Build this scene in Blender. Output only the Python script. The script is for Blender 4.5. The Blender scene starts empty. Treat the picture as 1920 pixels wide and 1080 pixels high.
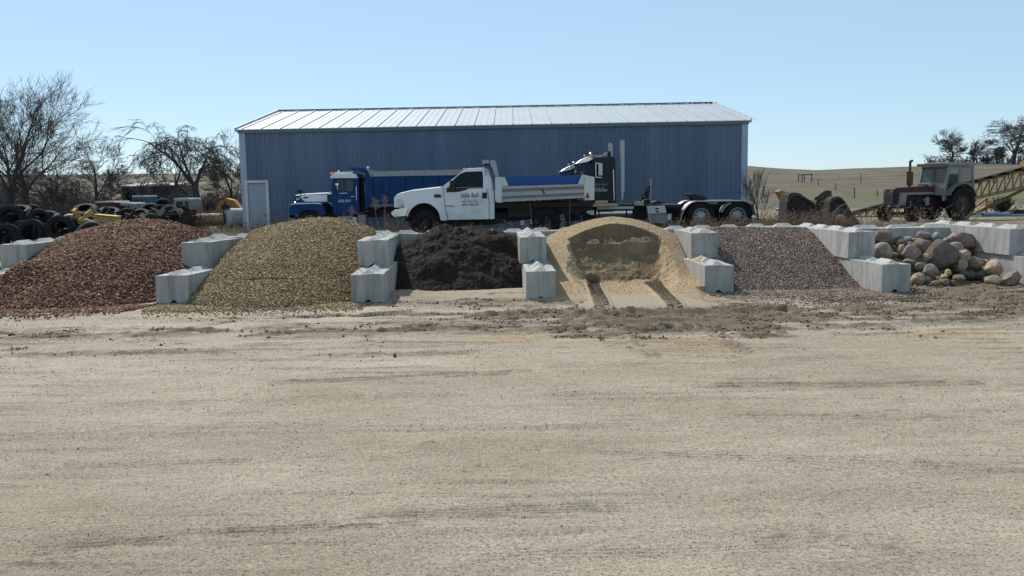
import bpy, bmesh, math, random
import numpy as np
from mathutils import Vector, Matrix, noise
from mathutils.geometry import tessellate_polygon
R_ = math.radians
scene = bpy.context.scene
COL = scene.collection

# ------------------------------------------------------------------ camera
FPX, HCAM, PITCH, ROLL = 1650.0, 2.34, R_(6.4), R_(1.05)
cd = bpy.data.cameras.new('camera')
cam = bpy.data.objects.new('camera', cd)
COL.objects.link(cam)
cd.sensor_width = 36.0
cd.lens = FPX / 1920 * 36
cd.clip_start = 0.05
cd.clip_end = 3000
CM = Matrix.Rotation(math.pi/2 - PITCH, 3, 'X') @ Matrix.Rotation(-ROLL, 3, 'Z')
cam.location = (0, 0, HCAM)
cam.rotation_euler = CM.to_euler()
scene.camera = cam
# ------------------------------------------------------------------ light
SUN_EL, SUN_AZ = R_(44), R_(-28)          # azimuth from +Y, negative = to the left
world = bpy.data.worlds.new('World')
scene.world = world
world.use_nodes = True
nt = world.node_tree
nt.nodes.clear()
wo = nt.nodes.new('ShaderNodeOutputWorld')
wb = nt.nodes.new('ShaderNodeBackground')
sk = nt.nodes.new('ShaderNodeTexSky')
sk.sky_type = 'NISHITA'
sk.sun_disc = False
sk.sun_elevation = SUN_EL
sk.sun_rotation = SUN_AZ
sk.altitude = 300
sk.air_density = 0.85
sk.dust_density = 0.22
sk.ozone_density = 4.2
wb.inputs['Strength'].default_value = 0.13
hz = nt.nodes.new('ShaderNodeMix'); hz.data_type = 'RGBA'      # thin high haze: the sky is paler and more even than clear air
hz.inputs[0].default_value = .58
hz.inputs[7].default_value = (4.05, 5.75, 6.75, 1)
nt.links.new(sk.outputs[0], hz.inputs[6])
nt.links.new(hz.outputs[2], wb.inputs['Color'])
nt.links.new(wb.outputs[0], wo.inputs['Surface'])
sd = bpy.data.lights.new('sun', 'SUN')
sd.energy = 5.0
sd.angle = R_(0.5)
sd.color = (1.0, 0.955, 0.88)
sun = bpy.data.objects.new('sun', sd)
COL.objects.link(sun)
sdir = Vector((math.sin(SUN_AZ)*math.cos(SUN_EL), math.cos(SUN_AZ)*math.cos(SUN_EL), math.sin(SUN_EL)))
sun.rotation_euler = sdir.to_track_quat('Z', 'Y').to_euler()
sun.location = sdir * 60
scene.view_settings.view_transform = 'Standard'
scene.view_settings.look = 'None'
scene.view_settings.gamma = 1
scene.view_settings.exposure = 0.0
scene.render.engine = 'CYCLES'
scene.render.resolution_x = 1024
scene.render.resolution_y = 576
scene.cycles.max_bounces = 6
scene.cycles.transparent_max_bounces = 12

# ------------------------------------------------------------------ helpers
def at(u, v, Y):
    d = CM @ Vector(((u-960)/FPX, (540-v)/FPX, -1))
    t = Y / d.y
    return Vector((d.x*t, Y, HCAM + d.z*t))
def kpx(Y): return FPX / Y

def tag(o, label=None, cat=None, group=None, kind=None):
    if label: o['label'] = label
    if cat: o['category'] = cat
    if group: o['group'] = group
    if kind: o['kind'] = kind
    return o
def thing(name, loc, label, cat, group=None, rotz=0.0):
    o = bpy.data.objects.new(name, None)
    COL.objects.link(o)
    o.location = loc
    o.rotation_euler = (0, 0, rotz)
    o.empty_display_size = 0.2
    tag(o, label, cat, group)
    return o
def root_of(o):
    while o.parent: o = o.parent
    return o

class MB:
    """collects geometry; world=True: points are world points, shifted to the root's origin when built"""
    def __init__(s): s.v = []; s.f = []; s.m = []
    def add(s, vs, fs, m=0):
        n = len(s.v); s.v.extend([tuple(p) for p in vs])
        s.f.extend([tuple(i+n for i in f) for f in fs]); s.m.extend([m]*len(fs)); return s
    def box(s, c, d, rot=None, m=0):
        hx, hy, hz = d[0]/2, d[1]/2, d[2]/2
        ps = [Vector((x*hx, y*hy, z*hz)) for z in (-1, 1) for y in (-1, 1) for x in (-1, 1)]
        if rot is not None: ps = [rot @ p for p in ps]
        c = Vector(c)
        return s.add([p+c for p in ps], [(0,2,3,1),(4,5,7,6),(0,1,5,4),(2,6,7,3),(0,4,6,2),(1,3,7,5)], m)
    def bar(s, a, b, w, h, m=0):
        a = Vector(a); b = Vector(b); d = b-a
        if d.length < 1e-6: return s
        q = d.to_track_quat('X', 'Z').to_matrix()
        return s.box((a+b)/2, (d.length, w, h), q, m)
    def tube(s, pts, rs, n=8, cap=True, m=0):
        pts = [Vector(p) for p in pts]
        if not hasattr(rs, '__len__'): rs = [rs]*len(pts)
        base = len(s.v); up = None
        for i, p in enumerate(pts):
            t = (pts[min(i+1, len(pts)-1)] - pts[max(i-1, 0)])
            if t.length < 1e-9: t = Vector((0, 0, 1))
            t.normalize()
            if up is None: up = Vector((0, 0, 1)) if abs(t.z) < .9 else Vector((1, 0, 0))
            a = t.cross(up)
            if a.length < 1e-4: a = t.cross(Vector((0, 1, 0)))
            a.normalize(); b = a.cross(t); up = b
            for k in range(n):
                an = 2*math.pi*k/n
                s.v.append(tuple(p + (a*math.cos(an)+b*math.sin(an))*rs[i]))
        for i in range(len(pts)-1):
            for k in range(n):
                k2 = (k+1) % n
                s.f.append((base+i*n+k, base+i*n+k2, base+(i+1)*n+k2, base+(i+1)*n+k)); s.m.append(m)
        if cap and n > 2:
            s.f.append(tuple(base+k for k in reversed(range(n)))); s.m.append(m)
            e = base+(len(pts)-1)*n
            s.f.append(tuple(e+k for k in range(n))); s.m.append(m)
        return s
    def cyl(s, a, b, r, n=20, r2=None, m=0):
        return s.tube([a, b], [r, r if r2 is None else r2], n, True, m)
    def lathe(s, prof, origin, axis='Y', n=28, m=0, closed=False):
        """prof: (radius, along) pairs"""
        o = Vector(origin); base = len(s.v); L = len(prof)
        for k in range(n):
            a = 2*math.pi*k/n; c, q = math.cos(a), math.sin(a)
            for r, y in prof:
                if axis == 'Y': p = (r*c, y, r*q)
                elif axis == 'X': p = (y, r*c, r*q)
                else: p = (r*c, r*q, y)
                s.v.append(tuple(o+Vector(p)))
        for k in range(n):
            k2 = (k+1) % n
            for i in range(L-1 + (1 if closed else 0)):
                j = (i+1) % L
                s.f.append((base+k*L+i, base+k*L+j, base+k2*L+j, base+k2*L+i)); s.m.append(m)
        return s
    def plate(s, outer, holes, fa, fb, m=0):
        """outer/holes: 2d points (u,v); fa/fb map a 2d point to the two faces of the plate"""
        loops = [[Vector((p[0], p[1], 0)) for p in L] for L in [outer]+list(holes)]
        flat = [p for L in loops for p in L]
        tris = tessellate_polygon(loops)
        n = len(flat); base = len(s.v)
        s.v.extend([tuple(fa(p.x, p.y)) for p in flat]); s.v.extend([tuple(fb(p.x, p.y)) for p in flat])
        for t in tris:
            s.f.append((base+t[0], base+t[1], base+t[2])); s.m.append(m)
            s.f.append((base+n+t[2], base+n+t[1], base+n+t[0])); s.m.append(m)
        k = 0
        for L in loops:
            q = len(L)
            for i in range(q):
                j = (i+1) % q
                s.f.append((base+k+i, base+k+j, base+n+k+j, base+n+k+i)); s.m.append(m)
            k += q
        return s
    def build(s, name, mats, parent=None, smooth=False, bevel=0, recalc=True, local=False):
        off = Vector((0, 0, 0))
        if parent is not None and not local: off = root_of(parent).location
        me = bpy.data.meshes.new(name)
        me.from_pydata([(p[0]-off[0], p[1]-off[1], p[2]-off[2]) for p in s.v], [], s.f)
        if not isinstance(mats, (list, tuple)): mats = [mats]
        for mm in mats: me.materials.append(mm)
        if len(mats) > 1: me.polygons.foreach_set('material_index', s.m)
        if recalc or bevel:
            bm = bmesh.new(); bm.from_mesh(me)
            if recalc: bmesh.ops.recalc_face_normals(bm, faces=bm.faces)
            bm.to_mesh(me); bm.free()
        if smooth:
            me.polygons.foreach_set('use_smooth', [True]*len(me.polygons))
            me.set_sharp_from_angle(angle=R_(38))
        o = bpy.data.objects.new(name, me)
        COL.objects.link(o)
        if parent is not None: o.parent = parent
        if bevel:
            md = o.modifiers.new('bevel', 'BEVEL'); md.width = bevel; md.segments = 2; md.limit_method = 'ANGLE'; md.angle_limit = R_(50)
        return o

def text_mesh(body, h, shear=0.0, bold=0.0, align='LEFT', spacing=1.0):
    cu = bpy.data.curves.new('lettering', 'FONT')
    cu.body = body; cu.size = h; cu.shear = shear; cu.offset = bold; cu.align_x = align; cu.space_character = spacing
    cu.extrude = 0.002; cu.resolution_u = 2
    o = bpy.data.objects.new('lettering', cu); COL.objects.link(o)
    bpy.context.view_layer.update()
    dg = bpy.context.evaluated_depsgraph_get()
    me = bpy.data.meshes.new_from_object(o.evaluated_get(dg))
    bpy.data.objects.remove(o)
    return me
def lettering(body, u0, u1, v, Y, h_px, mat, parent, name='lettering', shear=0.2, bold=0.0, tilt=0.0):
    """flat painted lettering on a side that faces the camera (plane y = Y)"""
    me = text_mesh(body, 1.0, shear, bold)
    xs = [w.co.x for w in me.vertices]; ys = [w.co.y for w in me.vertices]
    x0, x1, y0, y1 = min(xs), max(xs), min(ys), max(ys)
    a = at(u0, v, Y); b = at(u1, v, Y); W = b.x-a.x; H = h_px/kpx(Y)
    off = root_of(parent).location
    for w in me.vertices:
        px = (w.co.x-x0)/(x1-x0)*W; pz = (w.co.y-y0)/(y1-y0)*H
        w.co = Vector((a.x+px-off.x, Y-0.004+w.co.z*0.5-off.y, a.z+pz+px*tilt-off.z))
    me.materials.clear(); me.materials.append(mat)
    o = bpy.data.objects.new(name, me); COL.objects.link(o); o.parent = parent
    return o

# ------------------------------------------------------------------ numpy noise
def _h(ix, iy, s):
    n = (ix*374761393 + iy*668265263 + s*144269504) & 0xffffffff
    n = ((n ^ (n >> 13))*1274126177) & 0xffffffff
    return ((n ^ (n >> 16)) & 0xffff)/65535.0
def vn(x, y, s=0):
    x = np.asarray(x, dtype=float); y = np.asarray(y, dtype=float)
    ix = np.floor(x).astype(np.int64); iy = np.floor(y).astype(np.int64)
    fx = x-ix; fy = y-iy; fx = fx*fx*(3-2*fx); fy = fy*fy*(3-2*fy)
    a = _h(ix, iy, s); b = _h(ix+1, iy, s); c = _h(ix, iy+1, s); d = _h(ix+1, iy+1, s)
    return (a*(1-fx)+b*fx)*(1-fy)+(c*(1-fx)+d*fx)*fy
def fbm(x, y, s=0, o=4):
    r = 0; a = .5; t = 0
    for i in range(o):
        r = r+a*vn(x*2**i+17.3*i, y*2**i-9.1*i, s+i); t += a; a *= .5
    return r/t
def sst(x, a, b):
    t = np.clip((np.asarray(x, dtype=float)-a)/(b-a), 0, 1); return t*t*(3-2*t)

# ------------------------------------------------------------------ terrain height
SKU = [-400, 0, 240, 350, 700, 1404, 1450, 1530, 1600, 1720, 1800, 1920, 2400]
SKV = [312, 313, 313, 314, 318, 320, 325, 330, 328, 327, 324, 325, 322]
def bench(x, y):
    m = sst(x, -8.6, -6.2)*sst(y, 23.45, 23.8)
    z = np.interp(y, [23.6, 27, 31.7, 42.3], [.92, 1.0, .72, .5])
    return m, z
def gz(x, y):
    x = np.asarray(x, dtype=float); y = np.asarray(y, dtype=float)
    base = np.interp(y, [23, 33, 42.3, 49, 60, 85, 130], [0, .15, .45, .42, .55, .95, 1.9])
    u = 960+FPX*x/np.maximum(y, 1)
    ridge = HCAM+(355-np.interp(u, SKU, SKV))*250/FPX
    far = 1.9+(ridge-1.9)*sst(y, 110, 255)
    z = np.where(y > 130, far+(base-1.9)*0, base+(ridge-1.9)*sst(y, 110, 255))
    z = np.where(y > 262, ridge-(y-262)*.02, z)
    m, bz = bench(x, y)
    z = np.where(y < 42.3, z*(1-m)+bz*m, z)
    z = z+np.where(y > 60, (fbm(x*.03, y*.03, 5)-.5)*.8*sst(y, 60, 110), 0)
    return z
def gz1(x, y): return float(gz(np.array([x]), np.array([y]))[0])
# ------------------------------------------------------------------ materials
def nodes_of(name):
    m = bpy.data.materials.new(name); m.use_nodes = True
    n = m.node_tree; b = n.nodes['Principled BSDF']
    return m, n, b
def mat(name, col, rough=.6, metal=0, var=.15, scale=6, bump=.0, bscale=30, spec=.5, dirt=None, dirt_amt=.0, coat=0, stretch=(1,1,1)):
    m, n, b = nodes_of(name)
    L = n.links.new
    tc = n.nodes.new('ShaderNodeTexCoord'); mp = n.nodes.new('ShaderNodeMapping')
    mp.inputs['Scale'].default_value = stretch
    L(tc.outputs['Object'], mp.inputs[0])
    nz = n.nodes.new('ShaderNodeTexNoise'); nz.inputs['Scale'].default_value = scale; nz.inputs['Detail'].default_value = 6
    nz.inputs['Roughness'].default_value = .65
    L(mp.outputs[0], nz.inputs['Vector'])
    cr = n.nodes.new('ShaderNodeValToRGB')
    e = cr.color_ramp.elements
    e[0].position = .3; e[1].position = .72
    e[0].color = (*[c*(1-var) for c in col], 1); e[1].color = (*[min(1, c*(1+var)) for c in col], 1)
    L(nz.outputs[0], cr.inputs[0])
    out = cr.outputs[0]
    if dirt:
        n2 = n.nodes.new('ShaderNodeTexNoise'); n2.inputs['Scale'].default_value = scale*.45; n2.inputs['Detail'].default_value = 8
        n2.inputs['Roughness'].default_value = .7
        L(mp.outputs[0], n2.inputs['Vector'])
        r2 = n.nodes.new('ShaderNodeValToRGB'); r2.color_ramp.elements[0].position = .62-dirt_amt*.5; r2.color_ramp.elements[1].position = .78-dirt_amt*.3
        L(n2.outputs[0], r2.inputs[0])
        mx = n.nodes.new('ShaderNodeMix'); mx.data_type = 'RGBA'
        L(r2.outputs[0], mx.inputs[0]); L(out, mx.inputs[6]); mx.inputs[7].default_value = (*dirt, 1)
        out = mx.outputs[2]
    L(out, b.inputs['Base Color'])
    b.inputs['Roughness'].default_value = rough; b.inputs['Metallic'].default_value = metal
    b.inputs['Specular IOR Level'].default_value = spec
    if coat: b.inputs['Coat Weight'].default_value = coat; b.inputs['Coat Roughness'].default_value = .08
    if bump:
        n3 = n.nodes.new('ShaderNodeTexNoise'); n3.inputs['Scale'].default_value = bscale; n3.inputs['Detail'].default_value = 5
        L(mp.outputs[0], n3.inputs['Vector'])
        bp = n.nodes.new('ShaderNodeBump'); bp.inputs['Strength'].default_value = bump; bp.inputs['Distance'].default_value = .02
        L(n3.outputs[0], bp.inputs['Height']); L(bp.outputs[0], b.inputs['Normal'])
    return m
def attr_mat(name, rough=.85, grain=.25, gscale=60, bump=0, bscale=60):
    m, n, b = nodes_of(name); L = n.links.new
    a = n.nodes.new('ShaderNodeAttribute'); a.attribute_name = 'tint'
    tc = n.nodes.new('ShaderNodeTexCoord')
    nz = n.nodes.new('ShaderNodeTexNoise'); nz.inputs['Scale'].default_value = gscale; nz.inputs['Detail'].default_value = 4
    L(tc.outputs['Object'], nz.inputs['Vector'])
    mr = n.nodes.new('ShaderNodeMapRange'); mr.inputs[1].default_value = .25; mr.inputs[2].default_value = .75
    mr.inputs[3].default_value = 1-grain; mr.inputs[4].default_value = 1+grain
    L(nz.outputs[0], mr.inputs[0])
    mx = n.nodes.new('ShaderNodeVectorMath'); mx.operation = 'SCALE'
    L(a.outputs['Color'], mx.inputs[0]); L(mr.outputs[0], mx.inputs['Scale'])
    L(mx.outputs[0], b.inputs['Base Color'])
    b.inputs['Roughness'].default_value = rough; b.inputs['Specular IOR Level'].default_value = .25
    if bump:
        n3 = n.nodes.new('ShaderNodeTexNoise'); n3.inputs['Scale'].default_value = bscale; n3.inputs['Detail'].default_value = 6
        n3.inputs['Roughness'].default_value = .7
        L(tc.outputs['Object'], n3.inputs['Vector'])
        bp = n.nodes.new('ShaderNodeBump'); bp.inputs['Strength'].default_value = bump; bp.inputs['Distance'].default_value = .03
        L(n3.outputs[0], bp.inputs['Height']); L(bp.outputs[0], b.inputs['Normal'])
    return m
def glass_mat(name, col=(.02, .03, .04), alpha=.6):
    m, n, b = nodes_of(name)
    b.inputs['Base Color'].default_value = (*col, 1); b.inputs['Roughness'].default_value = .04
    b.inputs['Alpha'].default_value = alpha; b.inputs['Specular IOR Level'].default_value = .22
    return m

M = {}
M['concrete_plain'] = mat('concrete', (.42, .405, .38), .9, 0, .18, 2.6, .4, 22, .2, (.25, .235, .205), .26)
M['white'] = mat('white paint', (.64, .67, .70), .35, 0, .06, 1.5, coat=.4, dirt=(.44, .42, .39), dirt_amt=.22)
M['white_panel'] = mat('pale steel panel', (.50, .52, .54), .5, 0, .08, 2)
M['roof'] = mat('pale roof sheet', (.37, .415, .445), .6, .0, .07, .5)
M['wall'] = mat('blue grey wall sheet', (.112, .146, .215), .6, 0, .20, 1.1, 0, spec=.2, stretch=(1, 1, .10), dirt=(.085, .135, .175), dirt_amt=.06)
M['trim'] = mat('pale blue trim', (.30, .36, .46), .55, 0, .08, 1)
M['door'] = mat('door paint', (.30, .33, .38), .6, 0, .08, 2)
M['blue'] = mat('truck blue paint', (.005, .042, .14), .55, 0, .22, 2.5, spec=.18, dirt=(.015, .045, .12), dirt_amt=.10)
M['tarp_blue'] = mat('blue side board', (.010, .065, .24), .75, 0, .12, 2)
M['black'] = mat('black paint', (.010, .012, .017), .45, 0, .2, 3, spec=.3)
M['dark'] = mat('dark underbody', (.018, .018, .019), .8, 0, .3, 6)
M['rubber'] = mat('tyre rubber', (.011, .011, .012), .8, 0, .35, 5, .3, 40, .25, (.06, .055, .045), .04)
M['chrome'] = mat('chrome', (.55, .57, .60), .22, 1, .05, 3)
M['stack'] = mat('dull exhaust metal', (.30, .33, .36), .38, .7, .1, 4)
M['alu'] = mat('aluminium', (.36, .37, .385), .45, .75, .1, 4, .1, 60)
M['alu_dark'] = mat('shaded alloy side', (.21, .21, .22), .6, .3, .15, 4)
M['grey_steel'] = mat('grey steel', (.22, .22, .225), .65, .2, .2, 5)
M['glass'] = glass_mat('vehicle glass', (.03, .05, .06), .55)
M['glass_dark'] = glass_mat('dark vehicle glass', (.006, .012, .018), .93)
M['rust'] = mat('rusty steel', (.085, .055, .042), .9, 0, .45, 5, .4, 25, .2, (.19, .105, .06), .12)
M['darkrust'] = mat('dark rusty steel', (.030, .027, .027), .85, 0, .4, 5, .4, 25, .2, (.09, .06, .045), .08)
M['red'] = mat('faded red paint', (.062, .014, .016), .75, 0, .3, 5, dirt=(.10, .06, .05), dirt_amt=.1)
M['yellow'] = mat('worn yellow paint', (.42, .27, .06), .7, 0, .2, 5, dirt=(.16, .10, .05), dirt_amt=.08)
M['orange'] = mat('orange paint', (.33, .15, .035), .7, 0, .3, 3, dirt=(.10, .06, .04), dirt_amt=.15)
M['cabgrey'] = mat('tractor cab paint', (.20, .21, .205), .65, 0, .15, 3, dirt=(.12, .095, .07), dirt_amt=.10)
M['wood'] = mat('weathered plank', (.36, .29, .20), .85, 0, .2, 8, .2, 40, stretch=(.3, 1, 1))
M['oldwood'] = mat('old grey wood', (.10, .085, .075), .9, 0, .3, 8)
M['bark'] = mat('bark', (.055, .048, .045), .95, 0, .35, 9)
M['twig'] = mat('twig', (.075, .062, .056), .95, 0, .3, 9)
M['straw'] = mat('dry straw', (.34, .27, .17), .9, 0, .3, 3)
M['weed'] = mat('dead weed stalk', (.20, .145, .10), .9, 0, .35, 3)
M['brush'] = mat('bare brush', (.065, .052, .05), .95, 0, .3, 2)
M['amber'] = mat('amber lens', (.6, .22, .04), .3, 0, .05)
M['redlens'] = mat('red lens', (.25, .015, .02), .3, 0, .05)
M['lettering_dark'] = mat('dark blue lettering', (.015, .018, .08), .6, 0, .05)
M['lettering_pale'] = mat('pale lettering', (.45, .50, .60), .6, 0, .05)
M['lettering_black'] = mat('black lettering', (.02, .02, .025), .6, 0, .05)
M['pipe'] = mat('blue grey pipe', (.20, .25, .34), .5, .1, .1, 3)
M['evergreen'] = mat('evergreen', (.028, .042, .03), .95, 0, .4, 9)
M['tank'] = mat('rusty white tank', (.42, .42, .42), .7, 0, .1, 1.6, .2, 20, .3, (.20, .12, .06), .2)
M['stones'] = attr_mat('loose stones', .8, .15, 90)
M['boulder'] = attr_mat('boulder stone', .9, .34, 16, 1.0, 11)
M['soil'] = attr_mat('dark soil', .98, .30, 40, .4, 55)
M['sand'] = attr_mat('sand', .95, .16, 30, .45, 50)

def concrete_mat():
    m, n, b = nodes_of('weathered concrete'); L = n.links.new
    tc = n.nodes.new('ShaderNodeTexCoord'); oi = n.nodes.new('ShaderNodeObjectInfo')
    def noi(scale, st, det, ro, rnd=True):
        mp = n.nodes.new('ShaderNodeMapping'); mp.inputs['Scale'].default_value = st; L(tc.outputs['Object'], mp.inputs[0])
        z = n.nodes.new('ShaderNodeTexNoise'); z.noise_dimensions = '4D'; z.inputs['Scale'].default_value = scale; z.inputs['Detail'].default_value = det; z.inputs['Roughness'].default_value = ro
        ml = n.nodes.new('ShaderNodeMath'); ml.operation = 'MULTIPLY'; L(oi.outputs['Random'], ml.inputs[0]); ml.inputs[1].default_value = 50; L(ml.outputs[0], z.inputs['W'])
        L(mp.outputs[0], z.inputs['Vector']); return z.outputs[0]
    def ramp(s, p0, c0, p1, c1):
        r = n.nodes.new('ShaderNodeValToRGB'); e = r.color_ramp.elements; e[0].position = p0; e[1].position = p1; e[0].color = (*c0, 1); e[1].color = (*c1, 1); L(s, r.inputs[0]); return r.outputs[0]
    def mixc(f, a, c, bt='MIX'):
        x = n.nodes.new('ShaderNodeMix'); x.data_type = 'RGBA'; x.blend_type = bt; L(a, x.inputs[6]); L(c, x.inputs[7])
        if isinstance(f, float): x.inputs[0].default_value = f
        else: L(f, x.inputs[0])
        return x.outputs[2]
    base = ramp(noi(2.2, (1, 1, 1), 8, .7), .3, (.36, .35, .325), .7, (.46, .45, .43))
    drip = ramp(noi(7, (1, 1, .12), 6, .65), .36, (.62, .60, .57), .56, (1, 1, 1))
    spots = ramp(noi(34, (1, 1, 1), 3, .6), .30, (.55, .53, .50), .40, (1, 1, 1))
    rust = n.nodes.new('ShaderNodeRGB'); rust.outputs[0].default_value = (.27, .215, .155, 1)
    c = mixc(.85, base, drip, 'MULTIPLY'); c = mixc(.8, c, spots, 'MULTIPLY')
    fr = ramp(noi(1.6, (1, 1, .5), 8, .75), .60, (0, 0, 0), .76, (.75, .75, .75))
    c = mixc(fr, c, rust.outputs[0])
    oiv = n.nodes.new('ShaderNodeMapRange'); oiv.inputs[3].default_value = .86; oiv.inputs[4].default_value = 1.1; L(oi.outputs['Random'], oiv.inputs[0])
    sc = n.nodes.new('ShaderNodeVectorMath'); sc.operation = 'SCALE'; L(c, sc.inputs[0]); L(oiv.outputs[0], sc.inputs['Scale'])
    L(sc.outputs[0], b.inputs['Base Color']); b.inputs['Roughness'].default_value = .92; b.inputs['Specular IOR Level'].default_value = .2
    bp = n.nodes.new('ShaderNodeBump'); bp.inputs['Strength'].default_value = .45; bp.inputs['Distance'].default_value = .02
    L(noi(16, (1, 1, 1), 8, .75), bp.inputs['Height']); L(bp.outputs[0], b.inputs['Normal'])
    return m
M['concrete'] = concrete_mat()

# ground: packed dirt, driven by the 'tint' attribute (the real colour of each patch)
def ground_mat():
    m, n, b = nodes_of('packed dirt'); L = n.links.new
    a = n.nodes.new('ShaderNodeAttribute'); a.attribute_name = 'tint'
    tc = n.nodes.new('ShaderNodeTexCoord')
    def noi(scale, st, det=8, ro=.7):
        mp = n.nodes.new('ShaderNodeMapping'); mp.inputs['Scale'].default_value = st
        L(tc.outputs['Object'], mp.inputs[0])
        z = n.nodes.new('ShaderNodeTexNoise'); z.inputs['Scale'].default_value = scale; z.inputs['Detail'].default_value = det
        z.inputs['Roughness'].default_value = ro; L(mp.outputs[0], z.inputs['Vector']); return z.outputs[0]
    def rng(s, a0, a1, b0, b1):
        r = n.nodes.new('ShaderNodeMapRange'); r.inputs[1].default_value = a0; r.inputs[2].default_value = a1
        r.inputs[3].default_value = b0; r.inputs[4].default_value = b1; L(s, r.inputs[0]); return r.outputs[0]
    def mul(p, q):
        x = n.nodes.new('ShaderNodeMath'); x.operation = 'MULTIPLY'; L(p, x.inputs[0]); L(q, x.inputs[1]); return x.outputs[0]
    big = rng(noi(.35, (1, 1.6, 1)), .3, .7, .86, 1.12)
    fine = rng(noi(30, (.8, 1, 1), 8, .95), .34, .66, .56, 1.42)
    streak = rng(noi(3.0, (.75, 1.25, 1), 10, .9), .34, .66, .84, 1.14)
    # small dark pebbles and clods
    vo = n.nodes.new('ShaderNodeTexVoronoi'); vo.inputs['Scale'].default_value = 30; L(tc.outputs['Object'], vo.inputs['Vector'])
    peb = rng(vo.outputs['Distance'], .12, .24, .35, 1.0)
    sel = rng(noi(9, (.6, 1.5, 1), 6), .50, .60, 0, 1)
    mixp = n.nodes.new('ShaderNodeMix'); L(sel, mixp.inputs[0]); mixp.inputs[2].default_value = 1.0; L(peb, mixp.inputs[3])
    s1 = rng(noi(70, (1, 1, 1), 2, .5), .37, .44, .45, 1.0); s2 = rng(noi(27, (1, 1.2, 1), 3, .6), .35, .41, .52, 1.0); s3 = rng(noi(10, (.8, 1.7, 1), 4, .7), .325, .375, .66, 1.0); s4 = rng(noi(60, (1, 1, 1), 2, .5), .62, .68, 1.0, 1.4)
    f = mul(mul(mul(mul(big, fine), streak), mixp.outputs[0]), mul(mul(s1, s2), mul(s3, s4)))
    vm = n.nodes.new('ShaderNodeVectorMath'); vm.operation = 'SCALE'; L(a.outputs['Color'], vm.inputs[0]); L(f, vm.inputs['Scale'])
    L(vm.outputs[0], b.inputs['Base Color'])
    b.inputs['Roughness'].default_value = .96; b.inputs['Specular IOR Level'].default_value = .2
    bp = n.nodes.new('ShaderNodeBump'); bp.inputs['Strength'].default_value = .8; bp.inputs['Distance'].default_value = .02
    L(noi(42, (.8, 1.3, 1), 8, .8), bp.inputs['Height'])
    bp2 = n.nodes.new('ShaderNodeBump'); bp2.inputs['Strength'].default_value = .4; bp2.inputs['Distance'].default_value = .06
    L(noi(7, (.6, 1.3, 1), 7, .75), bp2.inputs['Height']); L(bp.outputs[0], bp2.inputs['Normal'])
    L(bp2.outputs[0], b.inputs['Normal'])
    return m
M['ground'] = ground_mat()

def grid_obj(name, xs, ys, Z, T, mtl, parent=None, smooth=True, keep=None):
    nx, ny = len(xs), len(ys)
    X, Yg = np.meshgrid(xs, ys)
    co = np.stack([X, Yg, Z], -1).reshape(-1, 3).astype(np.float32)
    i = np.arange((nx-1)*(ny-1)); r = i//(nx-1); c = i % (nx-1)
    a = r*nx+c
    q = np.stack([a, a+1, a+nx+1, a+nx], -1)
    if keep is not None:
        kk = keep.reshape(-1)
        ok = kk[q].any(axis=1); q = q[ok]
    me = bpy.data.meshes.new(name)
    me.vertices.add(len(co)); me.vertices.foreach_set('co', co.ravel())
    me.loops.add(q.size); me.loops.foreach_set('vertex_index', q.ravel().astype(np.int32))
    me.polygons.add(len(q)); me.polygons.foreach_set('loop_start', (np.arange(len(q))*4).astype(np.int32))
    me.update(calc_edges=True)
    if T is not None:
        at_ = me.attributes.new('tint', 'FLOAT_COLOR', 'POINT')
        c4 = np.ones((len(co), 4), np.float32); c4[:, :3] = T.reshape(-1, 3)
        at_.data.foreach_set('color', c4.ravel())
    me.polygons.foreach_set('use_smooth', np.full(len(q), smooth))
    me.materials.append(mtl)
    o = bpy.data.objects.new(name, me); COL.objects.link(o)
    if parent: o.parent = parent
    return o

def scatter_stones(name, pts, sizes, cols, mtl, parent=None, flat=.7, seed=1, off=(0, 0, 0)):
    rg = np.random.default_rng(seed)
    n = len(pts)
    base = np.array([(1,0,0),(-1,0,0),(0,1,0),(0,-1,0),(0,0,1),(0,0,-1)], float)
    V = np.repeat(base[None], n, 0)*(.75+.5*rg.random((n, 6, 1)))+(rg.random((n, 6, 3))-.5)*.5
    V *= sizes[:, None, None]*np.stack([.7+.6*rg.random(n), .7+.6*rg.random(n), flat*(.7+.5*rg.random(n))], -1)[:, None, :]
    q = rg.normal(size=(n, 4)); q /= np.linalg.norm(q, axis=1)[:, None]
    w, x, y, z = q.T
    Rm = np.stack([1-2*(y*y+z*z), 2*(x*y-z*w), 2*(x*z+y*w), 2*(x*y+z*w), 1-2*(x*x+z*z), 2*(y*z-x*w), 2*(x*z-y*w), 2*(y*z+x*w), 1-2*(x*x+y*y)], -1).reshape(n, 3, 3)
    V = np.einsum('nij,nkj->nki', Rm, V)+pts[:, None, :]-np.array(off)
    F0 = np.array([(0,2,4),(2,1,4),(1,3,4),(3,0,4),(2,0,5),(1,2,5),(3,1,5),(0,3,5)])
    F = (F0[None]+(np.arange(n)*6)[:, None, None]).reshape(-1, 3)
    me = bpy.data.meshes.new(name)
    me.vertices.add(n*6); me.vertices.foreach_set('co', V.reshape(-1).astype(np.float32))
    me.loops.add(F.size); me.loops.foreach_set('vertex_index', F.ravel().astype(np.int32))
    me.polygons.add(len(F)); me.polygons.foreach_set('loop_start', (np.arange(len(F))*3).astype(np.int32))
    me.update(calc_edges=True)
    c4 = np.ones((n*6, 4), np.float32); c4[:, :3] = np.repeat(cols, 6, 0)
    me.attributes.new('tint', 'FLOAT_COLOR', 'POINT').data.foreach_set('color', c4.ravel())
    me.materials.append(mtl)
    o = bpy.data.objects.new(name, me); COL.objects.link(o)
    if parent: o.parent = parent
    return o

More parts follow.
